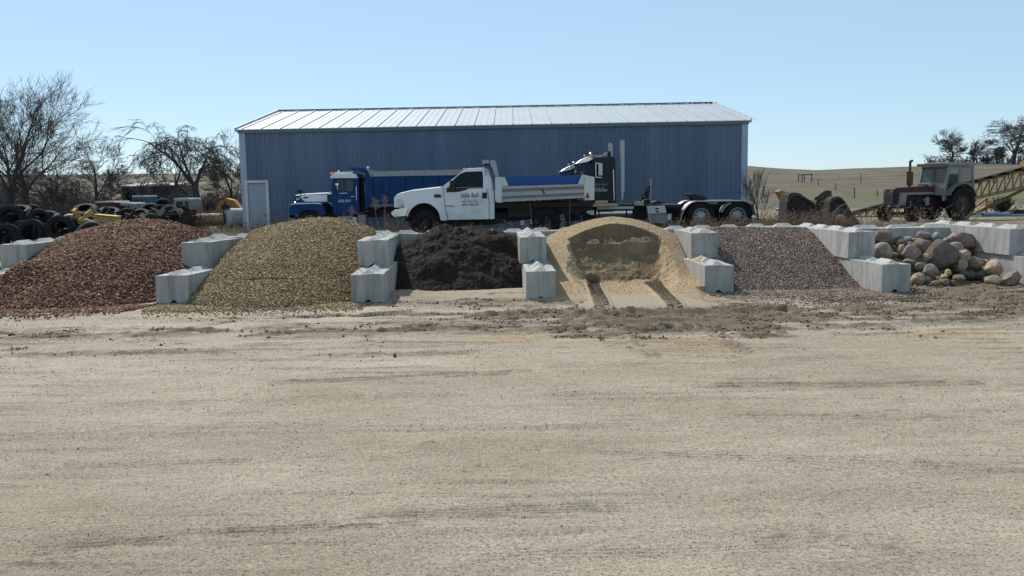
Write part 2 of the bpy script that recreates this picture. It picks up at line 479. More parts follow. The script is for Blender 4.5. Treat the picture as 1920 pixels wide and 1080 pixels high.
# ------------------------------------------------------------------ ground sheet (yard)
def gpt(u, v, z=0.0):
    d = CM @ Vector(((u-960)/FPX, (540-v)/FPX, -1)); t = (z-HCAM)/d.z
    return d.x*t, d.y*t
def build_ground():
    xs = np.concatenate([np.linspace(-300, -60, 13)[:-1], np.linspace(-60, -13, 60)[:-1], np.arange(-13, 13, .035), np.linspace(13, 60, 60), np.linspace(60, 300, 13)[1:]])
    ys = [-60, -30, -10, 0, 3, 4.5]; y = 5.2
    while y < 23.4: ys.append(y); y += max(.012, .45*y*y/2060)
    ys = np.array(ys+list(np.arange(23.45, 24.2, .05))+list(np.linspace(24.3, 62, 120)))
    X, Y = np.meshgrid(xs, ys)
    Z = gz(X, Y)
    near = (Y < 23.4)
    dx = X+.35*np.sin(Y*.4)
    # soft streaky relief along the traffic direction (left-right)
    st = fbm(dx*.8+.2*Y, Y*2.6, 11, 6)
    calm0 = 1-.8*np.exp(-((X-2.65)/1.35)**6-((Y-19.6)/2.6)**6)
    Z = Z+near*((st-.5)*.035+(fbm(X*9, Y*9, 21, 3)-.5)*.012)*calm0
    ln = sst(fbm(X*.55+3, Y*9+.25*X, 141, 4), .54, .66)*sst(fbm(X*.45, Y*.8, 143, 3), .42, .60)*(.45+.55*sst(Y, 9, 14))
    Z = Z+near*ln*(.010+.014*sst(Y, 11, 15))*(.4+1.2*vn(X*16, Y*16, 145))*calm0
    band = np.exp(-((Y-15.7-.05*X)/1.4)**2)*(.35+.65*sst(X, -9, 0))
    mudz = np.exp(-((X-3.0)/2.5)**2-((Y-15.3)/1.9)**2)*1.25+np.exp(-((X-3.0)/2.3)**2-((Y-16.5)/.7)**2)*.5+np.exp(-((X-9.5)/2.6)**2-((Y-17.6)/1.5)**2)*1.2
    mudz += np.exp(-((X-11)/3.5)**2-((Y-15.4)/.6)**2)*.7+np.exp(-((X+.8)/1.6)**2-((Y-18.3)/.9)**2)*.8+np.exp(-((X-.4)/1.2)**2-((Y-16.6)/.5)**2)*.6
    mudz += np.exp(-((X+3.5)/2.2)**2-((Y-16.7)/.28)**2)*.75+np.exp(-((X+2.2)/3.5)**2-((Y-14.8)/.5)**2)*.5+band*.35
    mudz += np.exp(-((X+9)/3)**2-((Y-15.0)/.45)**2)*.55 + np.exp(-((X-9.6)/2.6)**2-((Y-20.5)/2.0)**2)*1.6
    n1 = fbm(X*1.3, Y*3.2, 31, 5); n2 = fbm(X*4, Y*9, 41, 4)
    mud = np.clip((mudz*1.35+(n1-.5)*2.6+(n2-.5)*1.5-.50-1.2*(1-sst(Y, 11.8, 13.4)))*1.5, 0, 1)*near
    clod = fbm(X*5, Y*7, 51, 4)
    calm = 1-np.exp(-((X-2.65)/1.35)**6-((Y-19.6)/2.6)**6)
    rel = (.5-np.abs(fbm(X*2.6, Y*4.2, 52, 4)-.5)*2-.3)*.13+(fbm(X*9, Y*12, 53, 3)-.5)*.13+(vn(X*24, Y*24, 54)-.5)*.03
    Z = Z+near*mud*rel*np.clip(mudz*1.1, 0, 1)*calm*sst(fbm(X*1.1, Y*1.6, 55, 3), .36, .60)
    # ridges thrown up across the front of the sand bay
    for (u0, v0, u1, v1, amp, w) in [(1085, 590, 1480, 583, .09, .10), (1120, 610, 1330, 600, .07, .10), (1180, 618, 1290, 612, .07, .08), (1390, 632, 1470, 628, .07, .08), (1060, 603, 1120, 622, .05, .1), (1180, 655, 1215, 672, .04, .06), (1215, 668, 1370, 668, .03, .07),
                                      (985, 575, 1070, 571, .05, .06), (510, 594, 640, 590, .035, .05), (880, 592, 960, 590, .06, .09)]:
        ax, ay = gpt(u0, v0); bx, by = gpt(u1, v1)
        L2 = (bx-ax)**2+(by-ay)**2
        t = np.clip(((X-ax)*(bx-ax)+(Y-ay)*(by-ay))/L2, 0, 1)
        wob = (fbm(X*1.5, Y*0+3, 61, 3)-.5)*.35
        d = np.hypot(X-ax-t*(bx-ax), Y-ay-t*(by-ay)-wob)
        g = np.exp(-(d/w)**2)*(.35+1.2*fbm(X*4, Y*4, 71, 3))
        Z = Z+amp*g; mud = np.maximum(mud, np.clip(g*.95, 0, 1)*(amp > .03))
    # fine tyre grooves in the foreground and mid yard
    for (u0, v0, u1, v1, amp, w, nl, sp) in [(60, 1035, 470, 1000, .012, .018, 3, .06), (430, 1003, 800, 985, .010, .016, 3, .055), (640, 985, 1180, 955, .016, .018, 4, .055),
                                             (560, 672, 900, 662, .03, .05, 2, .2), (0, 640, 520, 618, .045, .07, 2, .3), (0, 668, 420, 660, .035, .06, 2, .25), (1580, 618, 1920, 600, .045, .07, 2, .3),
                                             (1320, 725, 1900, 720, .02, .04, 2, .16), (1350, 780, 1850, 785, .015, .03, 2, .12), (500, 720, 1000, 700, .02, .04, 2, .15), (1150, 600, 1225, 676, .03, .05, 3, .12), (1290, 600, 1380, 665, .03, .05, 3, .12), (0, 590, 560, 606, .02, .04, 2, .2), (1000, 690, 1700, 668, .012, .03, 3, .1), (200, 760, 900, 742, .010, .025, 3, .09), (1100, 850, 1800, 872, .010, .02, 3, .07), (100, 880, 640, 862, .008, .02, 3, .07), (900, 1050, 1500, 1025, .008, .016, 3, .05)]:
        ax, ay = gpt(u0, v0); bx, by = gpt(u1, v1); L = math.hypot(bx-ax, by-ay)
        t = ((X-ax)*(bx-ax)+(Y-ay)*(by-ay))/L/L
        s = ((X-ax)*(-(by-ay))+(Y-ay)*(bx-ax))/L+(vn(X*.7, Y*0, 81)-.5)*.12
        e = sst(t, -.05, .08)*(1-sst(t, .9, 1.06))*(vn(X*1.8, Y*.5, 83) > .22)
        br = .35+.9*vn(X*14, Y*3, 91)
        for q in range(nl):
            d = s-q*sp
            Z = Z+e*br*amp*(np.exp(-(d/w)**2)-.7*np.exp(-((d-w*1.6)/w)**2))
            if amp > .018: mud = np.maximum(mud, .55*e*np.exp(-(d/w/1.3)**2)*(n2 > .42))
    # tread blocks (lug prints) between the lines
    for i in range(9):
        cx, cy = gpt(485*2+i*27-20, 1003-i*1.6+4)
        Z = Z-near*.014*np.exp(-(((X-cx)/.045)**2)-((Y-cy)/.05)**2)
    for (u, v, s) in [(1650, 770, .2), (1680, 1030, .18), (90, 1050, .35), (800, 832, .12), (1365, 832, .12), (1860, 770, .15), (1560, 1003, .2), (1450, 1010, .15), (635, 990, .1), (410, 698, .2), (640, 696, .2)]:
        cx, cy = gpt(u, v)
        g = np.exp(-((X-cx)/s)**2-((Y-cy)/(s*.5))**2)
        Z = Z+g*(fbm(X*18, Y*18, 7, 3)-.45)*.05; mud = np.maximum(mud, g*.45*(fbm(X*14, Y*16, 8, 3) > .56))
    Z = Z-.07*np.exp(-((X-2.6)/1.22)**8-((Y-19.6)/2.75)**8)
    global MUDG; MUDG = (xs, ys, mud, ln)
    # colours
    dirt = np.array([.36, .288, .212]); pale = np.array([.465, .39, .302]); mudc = np.array([.128, .088, .057]); sandc = np.array([.37, .265, .15])
    w = np.clip((fbm(X*.5, Y*1.1, 101, 6)-.5)*1.5+.5, 0, 1)[..., None]
    T = dirt*(1-w)+pale*w
    T = T*(1-.30*(near*ln)[..., None])
    wm = (np.clip(mud, 0, 1)*.80)[..., None]
    T = T*(1-wm)+mudc*wm
    brown = (.45*np.exp(-((X-9.5)/3.6)**2-((Y-18)/3.2)**2)+.30*np.exp(-((X+1)/2)**2-((Y-19)/1.6)**2))[..., None]
    T = T*(1-brown)+np.array([.20, .155, .115])*brown
    sp = 0
    for (u, v, sx, sy) in [(1230, 638, .75, .20), (1310, 660, .8, .22), (1170, 560, 1.2, .8), (1290, 640, .5, .2), (960, 632, .7, .3), (1780, 628, 1., .25)]:
        cx, cy = gpt(u, v); sp = sp+np.exp(-((X-cx)/sx)**2-((Y-cy)/sy)**2)
    sp = np.clip(sp*(.4+1.0*fbm(X*6, Y*9, 111, 3)), 0, .85)[..., None]*near[..., None]
    T = T*(1-sp)+sandc*sp
    # behind the walls: dead grass and bare earth
    g = (sst(Y, 23.4, 23.8))[..., None]
    gr = fbm(X*.8, Y*.8, 121, 4)[..., None]
    T2 = np.array([.17, .14, .10])*(1-gr)+np.array([.30, .25, .165])*gr
    lft = (sst(-X, 9.5, 12.5)*(1-sst(Y, 29.5, 31.5)))[..., None]
    T2 = T2*(1-lft)+np.array([.36, .33, .275])*lft
    T = T*(1-g)+T2*g
    o = grid_obj('ground', xs, ys, Z, T, M['ground'])
    tag(o, kind='structure')
    return o
build_ground()
def build_field():
    xs = np.linspace(-300, 300, 330); ys = np.concatenate([np.linspace(62, 200, 150), np.linspace(201, 700, 120)])
    X, Y = np.meshgrid(xs, ys); Z = gz(X, Y)
    n = fbm(X*.25, Y*.25, 7, 4)[..., None]; n2 = fbm(X*.02, Y*.06, 9, 4)[..., None]
    stub = np.array([.075, .061, .044])*(1-n)+np.array([.19, .155, .112])*n
    stub = stub*(.82+.36*n2)
    green = np.array([.088, .084, .045])*(1-n)+np.array([.165, .147, .085])*n
    w = ((1-sst(Y+(n[..., 0]-.5)*10, 118, 126))*sst(X-Y*.28+(n[..., 0]-.5)*6, 0, 5))[..., None]
    T = stub*(1-w)+green*w
    o = grid_obj('field', xs, ys, Z, T, M['ground'])
    tag(o, kind='structure')
build_field()
# ------------------------------------------------------------------ concrete blocks
BL, BW, BH = 1.83, .66, .61
def block_mesh(L, W, H, seed):
    rg = random.Random(seed)
    bm = bmesh.new()
    # plan outline with shallow V recess on both ends; x across, y along
    n = []
    g = .045
    out = [(-W/2, 0), (0, g), (W/2, 0), (W/2, L/2), (W/2, L), (0, L-g), (-W/2, L), (-W/2, L/2)]
    # cross-wise: bottom has V groove along the length (visible as a notch on the ends)
    MBk = MB()
    def sec(y, e):   # cross section at y: left-bottom, notch, right-bottom, right-top, mid-top, left-top
        return [(-W/2, y, 0), (-.10, y+e*.7, 0), (0, y+e, .075), (.10, y+e*.7, 0), (W/2, y, 0), (W/2, y, H), (.10, y+e*.7, H), (0, y+e, H), (-.10, y+e*.7, H), (-W/2, y, H)]
    rows = [sec(0, g), sec(L*.33, 0), sec(L*.67, 0), sec(L, -g)]
    k = 10
    vs = [(p[0]+rg.uniform(-.010, .010), p[1]+rg.uniform(-.008, .008), p[2]+(rg.uniform(-.010, .010) if p[2] > .1 else 0)) for r in rows for p in r]
    fs = []
    for i in range(3):
        for j in range(k):
            fs.append((i*k+j, i*k+(j+1) % k, (i+1)*k+(j+1) % k, (i+1)*k+j))
    # end caps, split at the groove
    for b, fl in ((0, 1), (3*k, 0)):
        for f in [(0, 1, 8, 9), (1, 2, 7, 8), (2, 3, 6, 7), (3, 4, 5, 6)]:
            fs.append(tuple(b+i for i in (f if fl else f[::-1])))
    MBk.add(vs, fs)
    # two tongues on top
    for y0 in (.09, L/2+.09):
        y1 = y0+L/2-.18; a, b, h = .135, .045, .085
        MBk.add([(-a, y0, H-.002), (a, y0, H-.002), (a, y1, H-.002), (-a, y1, H-.002), (-b*.2, y0+.13, H+h), (b*.2, y0+.13, H+h), (b*.2, y1-.13, H+h), (-b*.2, y1-.13, H+h)],
                [(0, 1, 5, 4), (1, 2, 6, 5), (2, 3, 7, 6), (3, 0, 4, 7), (4, 5, 6, 7)])
    return MBk
_bm_cache = {}
def block(x, y, z, ang, label, W=BW, L=BL, hook=False):
    """x,y: centre of the near end; ang: heading of the long side from +Y towards +X"""
    key = (round(W, 2), round(L, 2), int(abs(x*7+y*3)) % 4)
    if key not in _bm_cache:
        o = block_mesh(L, W, BH, key[2]).build('concrete_block', M['concrete'])
        md = o.modifiers.new('bevel', 'BEVEL'); md.width = .017; md.segments = 2; md.limit_method = 'ANGLE'; md.angle_limit = R_(40)
        _bm_cache[key] = o
    else:
        o = _bm_cache[key].copy(); COL.objects.link(o)
    o.location = (x, y, z); o.rotation_euler = (0, 0, -R_(ang))
    tag(o, label, 'concrete block', 'interlocking concrete blocks that form the storage bays')
    if hook:
        hk = MB(); 
        hk.tube([(-.03, L/2-.05, BH-.02), (-.03, L/2-.03, BH+.05), (0, L/2, BH+.075), (.03, L/2+.03, BH+.05), (.03, L/2+.05, BH-.02)], .008, 5)
        h = hk.build('lifting_loop', M['darkrust'], local=True); h.parent = o
    return o
def wall_line(fx, fy, ang, W, up_set, names, lower_n=2, upper_n=2, hooks=()):
    """fx,fy centre of the near end of the lower course; up_set = (x,y) of the upper course"""
    s, c = math.sin(R_(ang)), math.cos(R_(ang))
    pos = ['front', 'rear']
    for i in range(lower_n):
        block(fx+s*(BL+.012)*i, fy+c*(BL+.012)*i, 0, ang, names[0][i], W)
    ux, uy = up_set
    for i in range(upper_n):
        block(ux+s*(BL+.012)*i, uy+c*(BL+.012)*i, BH+.002, ang, names[1][i], W, hook=i in hooks)
wn = {1: 'the leftmost wall', 2: 'the wall left of the tan gravel', 3: 'the wall right of the tan gravel', 4: 'the wall left of the sand', 5: 'the wall right of the sand', 6: 'the wall left of the boulders', 7: 'the wall right of the boulders'}
def nm(k): return [['front lower grey concrete block of '+wn[k], 'rear lower concrete block of '+wn[k]+', mostly buried'],
                   ['front upper concrete block of '+wn[k], 'rear upper concrete block of '+wn[k]]]
wall_line(-12.10, 19.75, 4, .66, (-12.17, 21.45), nm(1), 2, 2, hooks=(0,))
wall_line(-7.40, 19.05, 4, .74, (-7.50, 20.95), nm(2), 2, 1, hooks=(0,))
wall_line(-3.06, 18.5, -2, .70, (-3.22, 20.4), nm(3), 2, 2)
wall_line(.615, 18.5, -1, .63, (.51, 20.55), nm(4), 2, 2)
wall_line(4.525, 19.1, -2, .64, (4.62, 21.0), nm(5), 2, 1)
wall_line(8.17, 18.6, -3, .62, (8.06, 20.2), nm(6), 2, 2)
wall_line(11.95, 19.1, -4, .64, (11.82, 20.3), nm(7), 2, 2)
# back wall, upper course; long side runs left-right
bx = -11.0; i = 0
bnm = ['behind the reddish rock pile at its left shoulder', 'behind the crest of the reddish rock pile', 'behind the right shoulder of the reddish pile',
       'behind the left flank of the tan gravel pile', 'behind the crest of the tan gravel pile', 'behind the right flank of the tan gravel, left of the soil',
       'behind the left half of the dark soil pile', 'behind the right half of the dark soil pile', 'between the dark soil and the left flank of the sand',
       'behind the crest of the sand pile', 'behind the right flank of the sand pile', 'behind the left half of the grey gravel pile',
       'behind the right half of the grey gravel pile']
while i < 13:
    block(bx, 23.43+.02*math.sin(i*2.1), BH+.002+.01*math.sin(i*1.7), 90, 'back wall block '+bnm[i], .55, 1.42)
    bx += 1.43; i += 1
for j, (x, y) in enumerate([(7.95, 23.15), (9.75, 23.1)]):
    block(x, y, BH-.06, 92, ['upper back wall block above the left boulders, under the tractor front wheel', 'upper back wall block above the middle boulders, under the tractor'][j], .6, 1.78)
for j, (x, y) in enumerate([(8.05, 23.12), (9.87, 23.08)]):
    block(x, y, -.07, 92, ['lower back wall block hidden behind the left boulders', 'lower back wall block hidden behind the middle boulders'][j], .6, 1.8)

# ------------------------------------------------------------------ piles
def pile_grid(x0, x1, y0, y1, d):
    xs = np.arange(x0, x1, d); ys = np.arange(y0, y1, d); return xs, ys
def smin(a, b, k=.08): return -k*np.log(np.exp(-a/k)+np.exp(-b/k))
def smax(a, b, k=.08): return k*np.log(np.exp(a/k)+np.exp(b/k))

WALLX = {1: lambda y: -11.80+.07*(y-19.75), 2: lambda y: -7.40+.07*(y-19), 3: lambda y: -3.08-.035*(y-18.5), 4: lambda y: .60-.02*(y-18.5), 5: lambda y: 4.54-.0*(y-19), 6: lambda y: 8.15-.05*(y-18.6)}
def h_red(x, y):
    cx = -9.95
    zc = 1.70-.115*np.abs(x-cx)**1.75
    d = np.maximum(0, 23.6-y)
    z = zc-(.20*d+.022*d*d)-.02*np.maximum(0, np.abs(x-cx)-1)*d
    z = np.where(y > 23.6, zc-.5*(y-23.6), z)
    z = z+.20*np.exp(-((x+8.0)/.7)**2-((y-20.6)/1.0)**2)+.30*np.exp(-((x+11.3)/.5)**2-((y-20.0)/.7)**2)
    toe = 17.6+.25*np.sin(x*1.3)+.12*(x+10)
    z = z+(fbm(x*.9, y*.9, 3, 3)-.5)*.16
    z = np.where(y < toe+1.6, np.minimum(z, .05+np.maximum(0, y-toe)*.26), z)
    # does not cross the right wall; spills over the lower block on the left
    xw = WALLX[2](y)-.40
    z = z-3*np.maximum(0, x-xw)-3*np.maximum(0, x-xw)*(y > 19.0)
    return z
def h_tan(x, y):
    cx = -4.9
    zc = 1.66-np.where(x > cx, .19, .085)*np.abs(x-cx)**2.0
    d = np.maximum(0, 23.0-y)
    z = zc-(.22*d+.020*d*d)
    z = np.where(y > 23.0, zc-.4*(y-23.0), z)
    z = z+(fbm(x*.8, y*.8, 13, 3)-.5)*.12
    toe = 17.75+.15*np.sin(x*2)
    z = np.where(y < toe+1.3, np.minimum(z, .04+np.maximum(0, y-toe)*.32), z)
    xl = WALLX[2](y)+.36; xr = WALLX[3](y)-.33
    z = z-4*np.maximum(0, xl-x)*(y > 19.05)-4*np.maximum(0, x-xr)*(y > 18.5)
    z = np.where((y <= 19.05), z-.6*np.maximum(0, xl-x), z)
    return z
def h_soil(x, y):
    cx = -1.3
    zc = 1.36-.11*np.abs(x-cx)**2.2
    d = np.maximum(0, 22.75-y)
    z = zc-(.42*d+.22*np.maximum(0, d-.6)**1.6)
    z = np.where(y > 22.75, zc-.2*(y-22.75), z)
    z = z+(fbm(x*1.6, y*1.6, 23, 4)-.5)*.42*sst(z, .0, .5)
    z = z+.14*np.exp(-((x+.4)/.35)**2-((y-22.2)/.3)**2)-.12*np.exp(-((x+.3)/.5)**2-((y-21.9)/.18)**2)
    z = z+(np.abs(fbm(x*5, y*5, 33, 4)-.5))*.13+(vn(x*26, y*26, 35)-.5)*.025
    xl = WALLX[3](y)+.31; xr = WALLX[4](y)-.30
    return z-4*np.maximum(0, xl-x)-4*np.maximum(0, x-xr)
def h_grey(x, y):
    zc = 1.24-.018*np.abs(x-6.1)**2.5
    d = np.maximum(0, 22.7-y)
    z = zc-(.33*d+.012*d*d)
    z = np.where(y > 22.7, zc-.1*(y-22.7), z)
    z = z+(fbm(x*.9, y*.9, 43, 3)-.5)*.12
    toe = 18.25+.3*np.sin(x*1.7)
    z = np.where(y < toe+1.5, np.minimum(z, .03+np.maximum(0, y-toe)*.17), z)
    xl = WALLX[5](y)+.30; xr = WALLX[6](y)-.29
    return z-4*np.maximum(0, xl-x)*(y > 19.1)-4*np.maximum(0, x-xr)*(y > 18.6)-.5*np.maximum(0, xl-.2-x)
def lipf(x, y): return 22.16-.16*np.abs(x-2.58)**2+.03*np.sin(x*3)+(fbm(x*1.6, y*1.6, 54, 3)-.5)*.08
def h_sand(x, y):
    cx = 2.58
    zc = 1.60-.20*np.abs(x-cx)**1.75
    d = np.maximum(0, 22.7-y)
    z = zc-(.30*d+.03*d*d)
    z = np.where(y > 22.7, zc-.45*(y-22.7), z)
    z = smax(z, np.where(y > 18.3, .02+.16*(y-18.3), .02+.4*(y-18.3)), .06)
    z = z+.05*(fbm(x*.9, y*.9, 53, 3)-.5)
    lip = lipf(x, y)
    B = np.interp(y, [16.6, 18.0, 20.35, 20.75, 21.60, 21.66], [-.02, .03, .055, .14, .70, .80])
    wav = (fbm(x*1.6, x*0+3, 55, 3)-.5)*.7
    B = B+.20*sst(y-wav*.3, 21.66, 22.0)
    clump = .15*sst(fbm(x*2.4, y*4, 59, 3), .50, .60)*sst(y, 21.62, 21.72)*(1-sst(y, 21.85, 22.02))
    rough = (np.abs(fbm(x*6, y*6, 57, 4)-.5))*.16*sst(y, 20.5, 20.8)*(1-sst(y, 21.9, 22.05))
    B = B+rough+clump
    B = np.where(y > lip, 9, B)
    w = np.interp(y, [17, 18.6, 20.6, 21.4, 22.1], [1.0, .80, .70, .92, 1.15])+(fbm(x*0+2, y*3, 58, 3)-.5)*.12
    side = np.maximum(0, np.abs(x-cx)-w)
    rid = np.abs(fbm(x*3.5, y*3.5, 66, 3)-.5)*.22*sst(side, .0, .2)*(1-sst(side, .5, .8))*sst(y, 19.5, 20.5)
    B = B+side*np.interp(y, [18.6, 20.6, 21.6, 22], [.35, .62, .85, 1.3])+.09*sst(side, .18+.1*vn(y*4, x*0, 3), .26+.1*vn(y*4, x*0, 3))*sst(y, 20.3, 21)+rid
    z = np.minimum(z, B)
    z = z+(vn(x*22, y*22, 65)-.5)*.014
    # thin floor in front, fading out at its rim
    fl = np.interp(y, [16.75, 17.1, 18.0, 18.6], [-.04, .025, .05, .05])-.5*np.maximum(0, np.abs(x-cx-.06)-1.12-.15*np.sin(y*3))
    z = np.where((y < 20) & (np.abs(x-cx) < 1.6), np.maximum(z, fl+(vn(x*22, y*22, 65)-.5)*.014), z)
    xl = WALLX[4](y)+.31; xr = WALLX[5](y)-.31
    out = np.maximum(0, xl-x)*(y > 18.5)*5+np.maximum(0, x-xr)*(y > 19.1)*5
    return z-out-.6*np.maximum(0, x-4.0)*(y < 19.1)
def make_heap(name, label, cat, h, x0, x1, y0, y1, d, base_t, mtl, zmin=.012, tintfn=None, ref=None):
    t = thing(name, ref, label, cat)
    xs, ys = pile_grid(x0, x1, y0, y1, d); X, Y = np.meshgrid(xs, ys); Z = h(X, Y)
    g = gz(X, Y)
    keep = (Z > g+zmin-.05)
    T = tintfn(X, Y, Z) if tintfn else np.ones(X.shape+(3,))*np.array(base_t)
    Z2 = np.maximum(Z, g-.12)
    loc = Vector(ref)
    o = grid_obj('heap_surface', xs-loc.x, ys-loc.y, Z2-loc.z, T, mtl, parent=t, keep=keep)
    return t
def stones_on(t, h, x0, x1, y0, y1, n, size, pal, seed, fringe=None, name='loose_stones', zk=.02, flat=.75, lim=None, warm=(1, 1, 1)):
    rg = np.random.default_rng(seed)
    x = rg.uniform(x0, x1, n); y = y0+(y1-y0)*rg.random(n)
    z = h(x, y); g = gz(x, y)
    inside = z > g+zk
    # sparse scatter beyond the toe
    fr = np.exp(-np.maximum(0, -(z-g-zk))*0)*0
    ok = inside
    if fringe is not None:
        p = fringe(x, y); ok = inside | (rg.random(n) < p)
    z = np.maximum(z, g)
    ok = ok & (h(x, y) > -.9 if lim is None else lim(x, y))
    x, y, z = x[ok], y[ok], z[ok]
    m = len(x); s = size*(.55+.9*rg.random(m)**1.6)
    pal = np.array(pal, float); c = pal[rg.integers(0, len(pal), m)]
    c = (c*.82+pal.mean(0)*.18)*np.array(warm)*(.74+.5*rg.random((m, 1)))*(.86+.3*fbm(x*1.2, y*1.2, seed, 3))[:, None]
    pts = np.stack([x, y, z+s*.25+rg.random(m)*size*.35], -1)
    o = scatter_stones(name, pts, s, c, M['stones'], parent=t, seed=seed+1, flat=flat, off=tuple(t.location))
    return o
# reddish rock
t = make_heap('rock_pile', 'large spreading pile of crushed reddish brown rock in the left bay', 'rock pile', h_red, -13.4, -7.0, 17.0, 25.6, .05, (.10, .058, .048), M['soil'], ref=(-10, 20.5, 0))
stones_on(t, h_red, -13.4, -7.0, 16.3, 25.4, 72000, .030, [(.155, .066, .046), (.115, .052, .038), (.08, .042, .033), (.20, .105, .07), (.25, .155, .105), (.13, .07, .052), (.09, .068, .055), (.31, .22, .155)], 5,
          fringe=lambda x, y: .75*np.exp(-np.maximum(0, 17.85+.12*(x+10)-y)/.30)*(y < 18.8)*(x > -13.2)*(x < -7.3+.3*(18.9-y)), flat=.6, warm=(1.06, .93, .80))
# tan river gravel
t = make_heap('gravel_pile', 'rounded dome of tan and yellowish river gravel in the second bay', 'gravel pile', h_tan, -7.9, -3.0, 17.3, 25.0, .05, (.17, .135, .085), M['soil'], ref=(-5.2, 20.5, 0))
stones_on(t, h_tan, -7.9, -2.9, 16.7, 24.9, 84000, .0225, [(.295, .205, .11), (.23, .16, .085), (.36, .275, .17), (.17, .12, .07), (.27, .175, .08), (.42, .345, .235), (.11, .085, .057), (.30, .21, .10)], 15,
          fringe=lambda x, y: .75*np.exp(-np.maximum(0, 18.0-y)/.28)*(y < 18.6)*(x > -7.6)*(x < -3.0), flat=.75, warm=(.97, .93, .87))
# grey gravel
t = make_heap('gravel_pile', 'low pile of fine grey and pinkish crushed gravel between sand and boulders', 'gravel pile', h_grey, 4.2, 8.0, 17.8, 24.0, .05, (.14, .12, .11), M['soil'], ref=(6.3, 20.5, 0))
stones_on(t, h_grey, 3.9, 9.2, 16.6, 23.9, 100000, .019, [(.17, .135, .115), (.23, .185, .155), (.09, .073, .064), (.20, .135, .108), (.30, .255, .215), (.12, .095, .083), (.40, .345, .29), (.155, .097, .077)], 25,
          fringe=lambda x, y: .8*np.exp(-np.maximum(0, 18.9-y)/.75)*(y < 19.6)*(x > 4.2+.4*np.maximum(0, 18.8-y))*(x < 9.2), flat=.8, warm=(1.0, .95, .88), lim=lambda x, y: (h_grey(x, y) > -1.2) & ~((x > 7.84) & (y > 18.55)))
# dark soil
def t_soil(X, Y, Z):
    n = fbm(X*3, Y*3, 71, 4)[..., None]; k = vn(X*30, Y*30, 77)[..., None]
    return np.array([.011, .0082, .0065])*(1-n)+np.array([.029, .021, .0155])*n+(k > .9)*np.array([.03, .022, .016])
t = make_heap('soil_pile', 'dark brown black soil heap with a rough clumpy face in the middle bay', 'soil pile', h_soil, -2.9, .45, 20.6, 24.0, .022, None, M['soil'], tintfn=t_soil, ref=(-1.3, 22, 0))
stones_on(t, h_soil, -2.8, .35, 20.75, 23.4, 5200, .012, [(.05, .036, .027), (.075, .055, .04), (.03, .023, .018), (.10, .075, .055)], 35, name='clods')
# sand with the loader's track prints
def t_sand(X, Y, Z):
    n = fbm(X*2.2, Y*2.2, 81, 4)[..., None]
    dry = np.array([.295, .205, .115])*(1-n)+np.array([.39, .285, .175])*n
    damp_shade = np.array([.145, .095, .054])*(1-n)+np.array([.215, .15, .088])*n  # damp tone that also holds the shade of the scooped face
    inside = (np.abs(X-2.58) < np.interp(Y, [19, 20.6, 22.2], [.85, .98, 1.25])-.12*vn(Y*6, X*2, 5))*(Y > 20.45+.35*vn(X*3, Y*0, 6))*(Y < 22.3)
    P = 1.60-.20*np.abs(X-2.58)**1.75-(.30*np.maximum(0, 22.7-Y)+.03*np.maximum(0, 22.7-Y)**2)
    cut = np.maximum(sst(P-Z, .03, .12), 1.0*(Y > 21.6)*(Y < lipf(X, Y)+.025))  # scarp under the lip darkened throughout, its shade put into the colour
    w = (np.clip(cut*inside*(.55+.8*vn(X*5, Y*9, 8)), 0, 1))[..., None]
    T = dry*(1-w)+damp_shade*w
    for (a, b) in TR:
        L = math.hypot(b[0]-a[0], b[1]-a[1]); dx, dy = (b[0]-a[0])/L, (b[1]-a[1])/L
        s = (X-a[0])*dx+(Y-a[1])*dy; q = (X-a[0])*(-dy)+(Y-a[1])*dx
        mk = (sst(s, -.3, -.15)*(1-sst(s, L-.1, L)))*(1-sst(np.abs(q), .13, .17))
        T = T*(1-.70*mk[..., None])
    low = (np.exp(-np.maximum(0, Z-.05)/.05)*sst(-Y, -19.4, -17.6))[..., None]*.8
    return T*(1-low)+np.array([.30, .25, .185])*low
TR = []
for (u0, v0, u1, v1) in [(1112, 535, 1131, 578), (1226, 535, 1268, 577)]:
    TR.append((gpt(u0, v0, .06), gpt(u1, v1, .0)))
def h_sand_tr(X, Y):
    Z = h_sand(X, Y)
    for (a, b) in TR:
        L = math.hypot(b[0]-a[0], b[1]-a[1]); dx, dy = (b[0]-a[0])/L, (b[1]-a[1])/L
        s = (X-a[0])*dx+(Y-a[1])*dy; q = (X-a[0])*(-dy)+(Y-a[1])*dx
        m = (sst(s, -.02, .05)*(1-sst(s, L-.1, L)))*(1-sst(np.abs(q), .13, .155))
        lug = np.sin((s+np.abs(q)*.5+(q > 0)*.09)*2*math.pi/.18) > .15
        Z = Z-m*.05+m*.085*lug*(np.abs(q) > .018)
        Z = Z-.07*np.exp(-(((s+.10)/.13)**2)-(q/.17)**4)+.05*np.exp(-(((s+.30)/.08)**2)-(q/.2)**2)
        Z = Z+.035*np.exp(-((np.abs(q)-.18)/.03)**2)*(s > 0)*(s < L)
    return Z
t = make_heap('sand_pile', 'tan sand pile scooped hollow by a loader with dark damp face, shade painted in', 'sand pile', h_sand_tr, .35, 4.9, 16.7, 24.3, .02, None, M['sand'], tintfn=t_sand, ref=(2.6, 21, 0), zmin=.03)
stones_on(t, h_sand, .9, 4.3, 18.6, 23.5, 3200, .010, [(.35, .26, .16), (.22, .16, .10), (.45, .37, .26)], 45, name='grains', flat=.9)
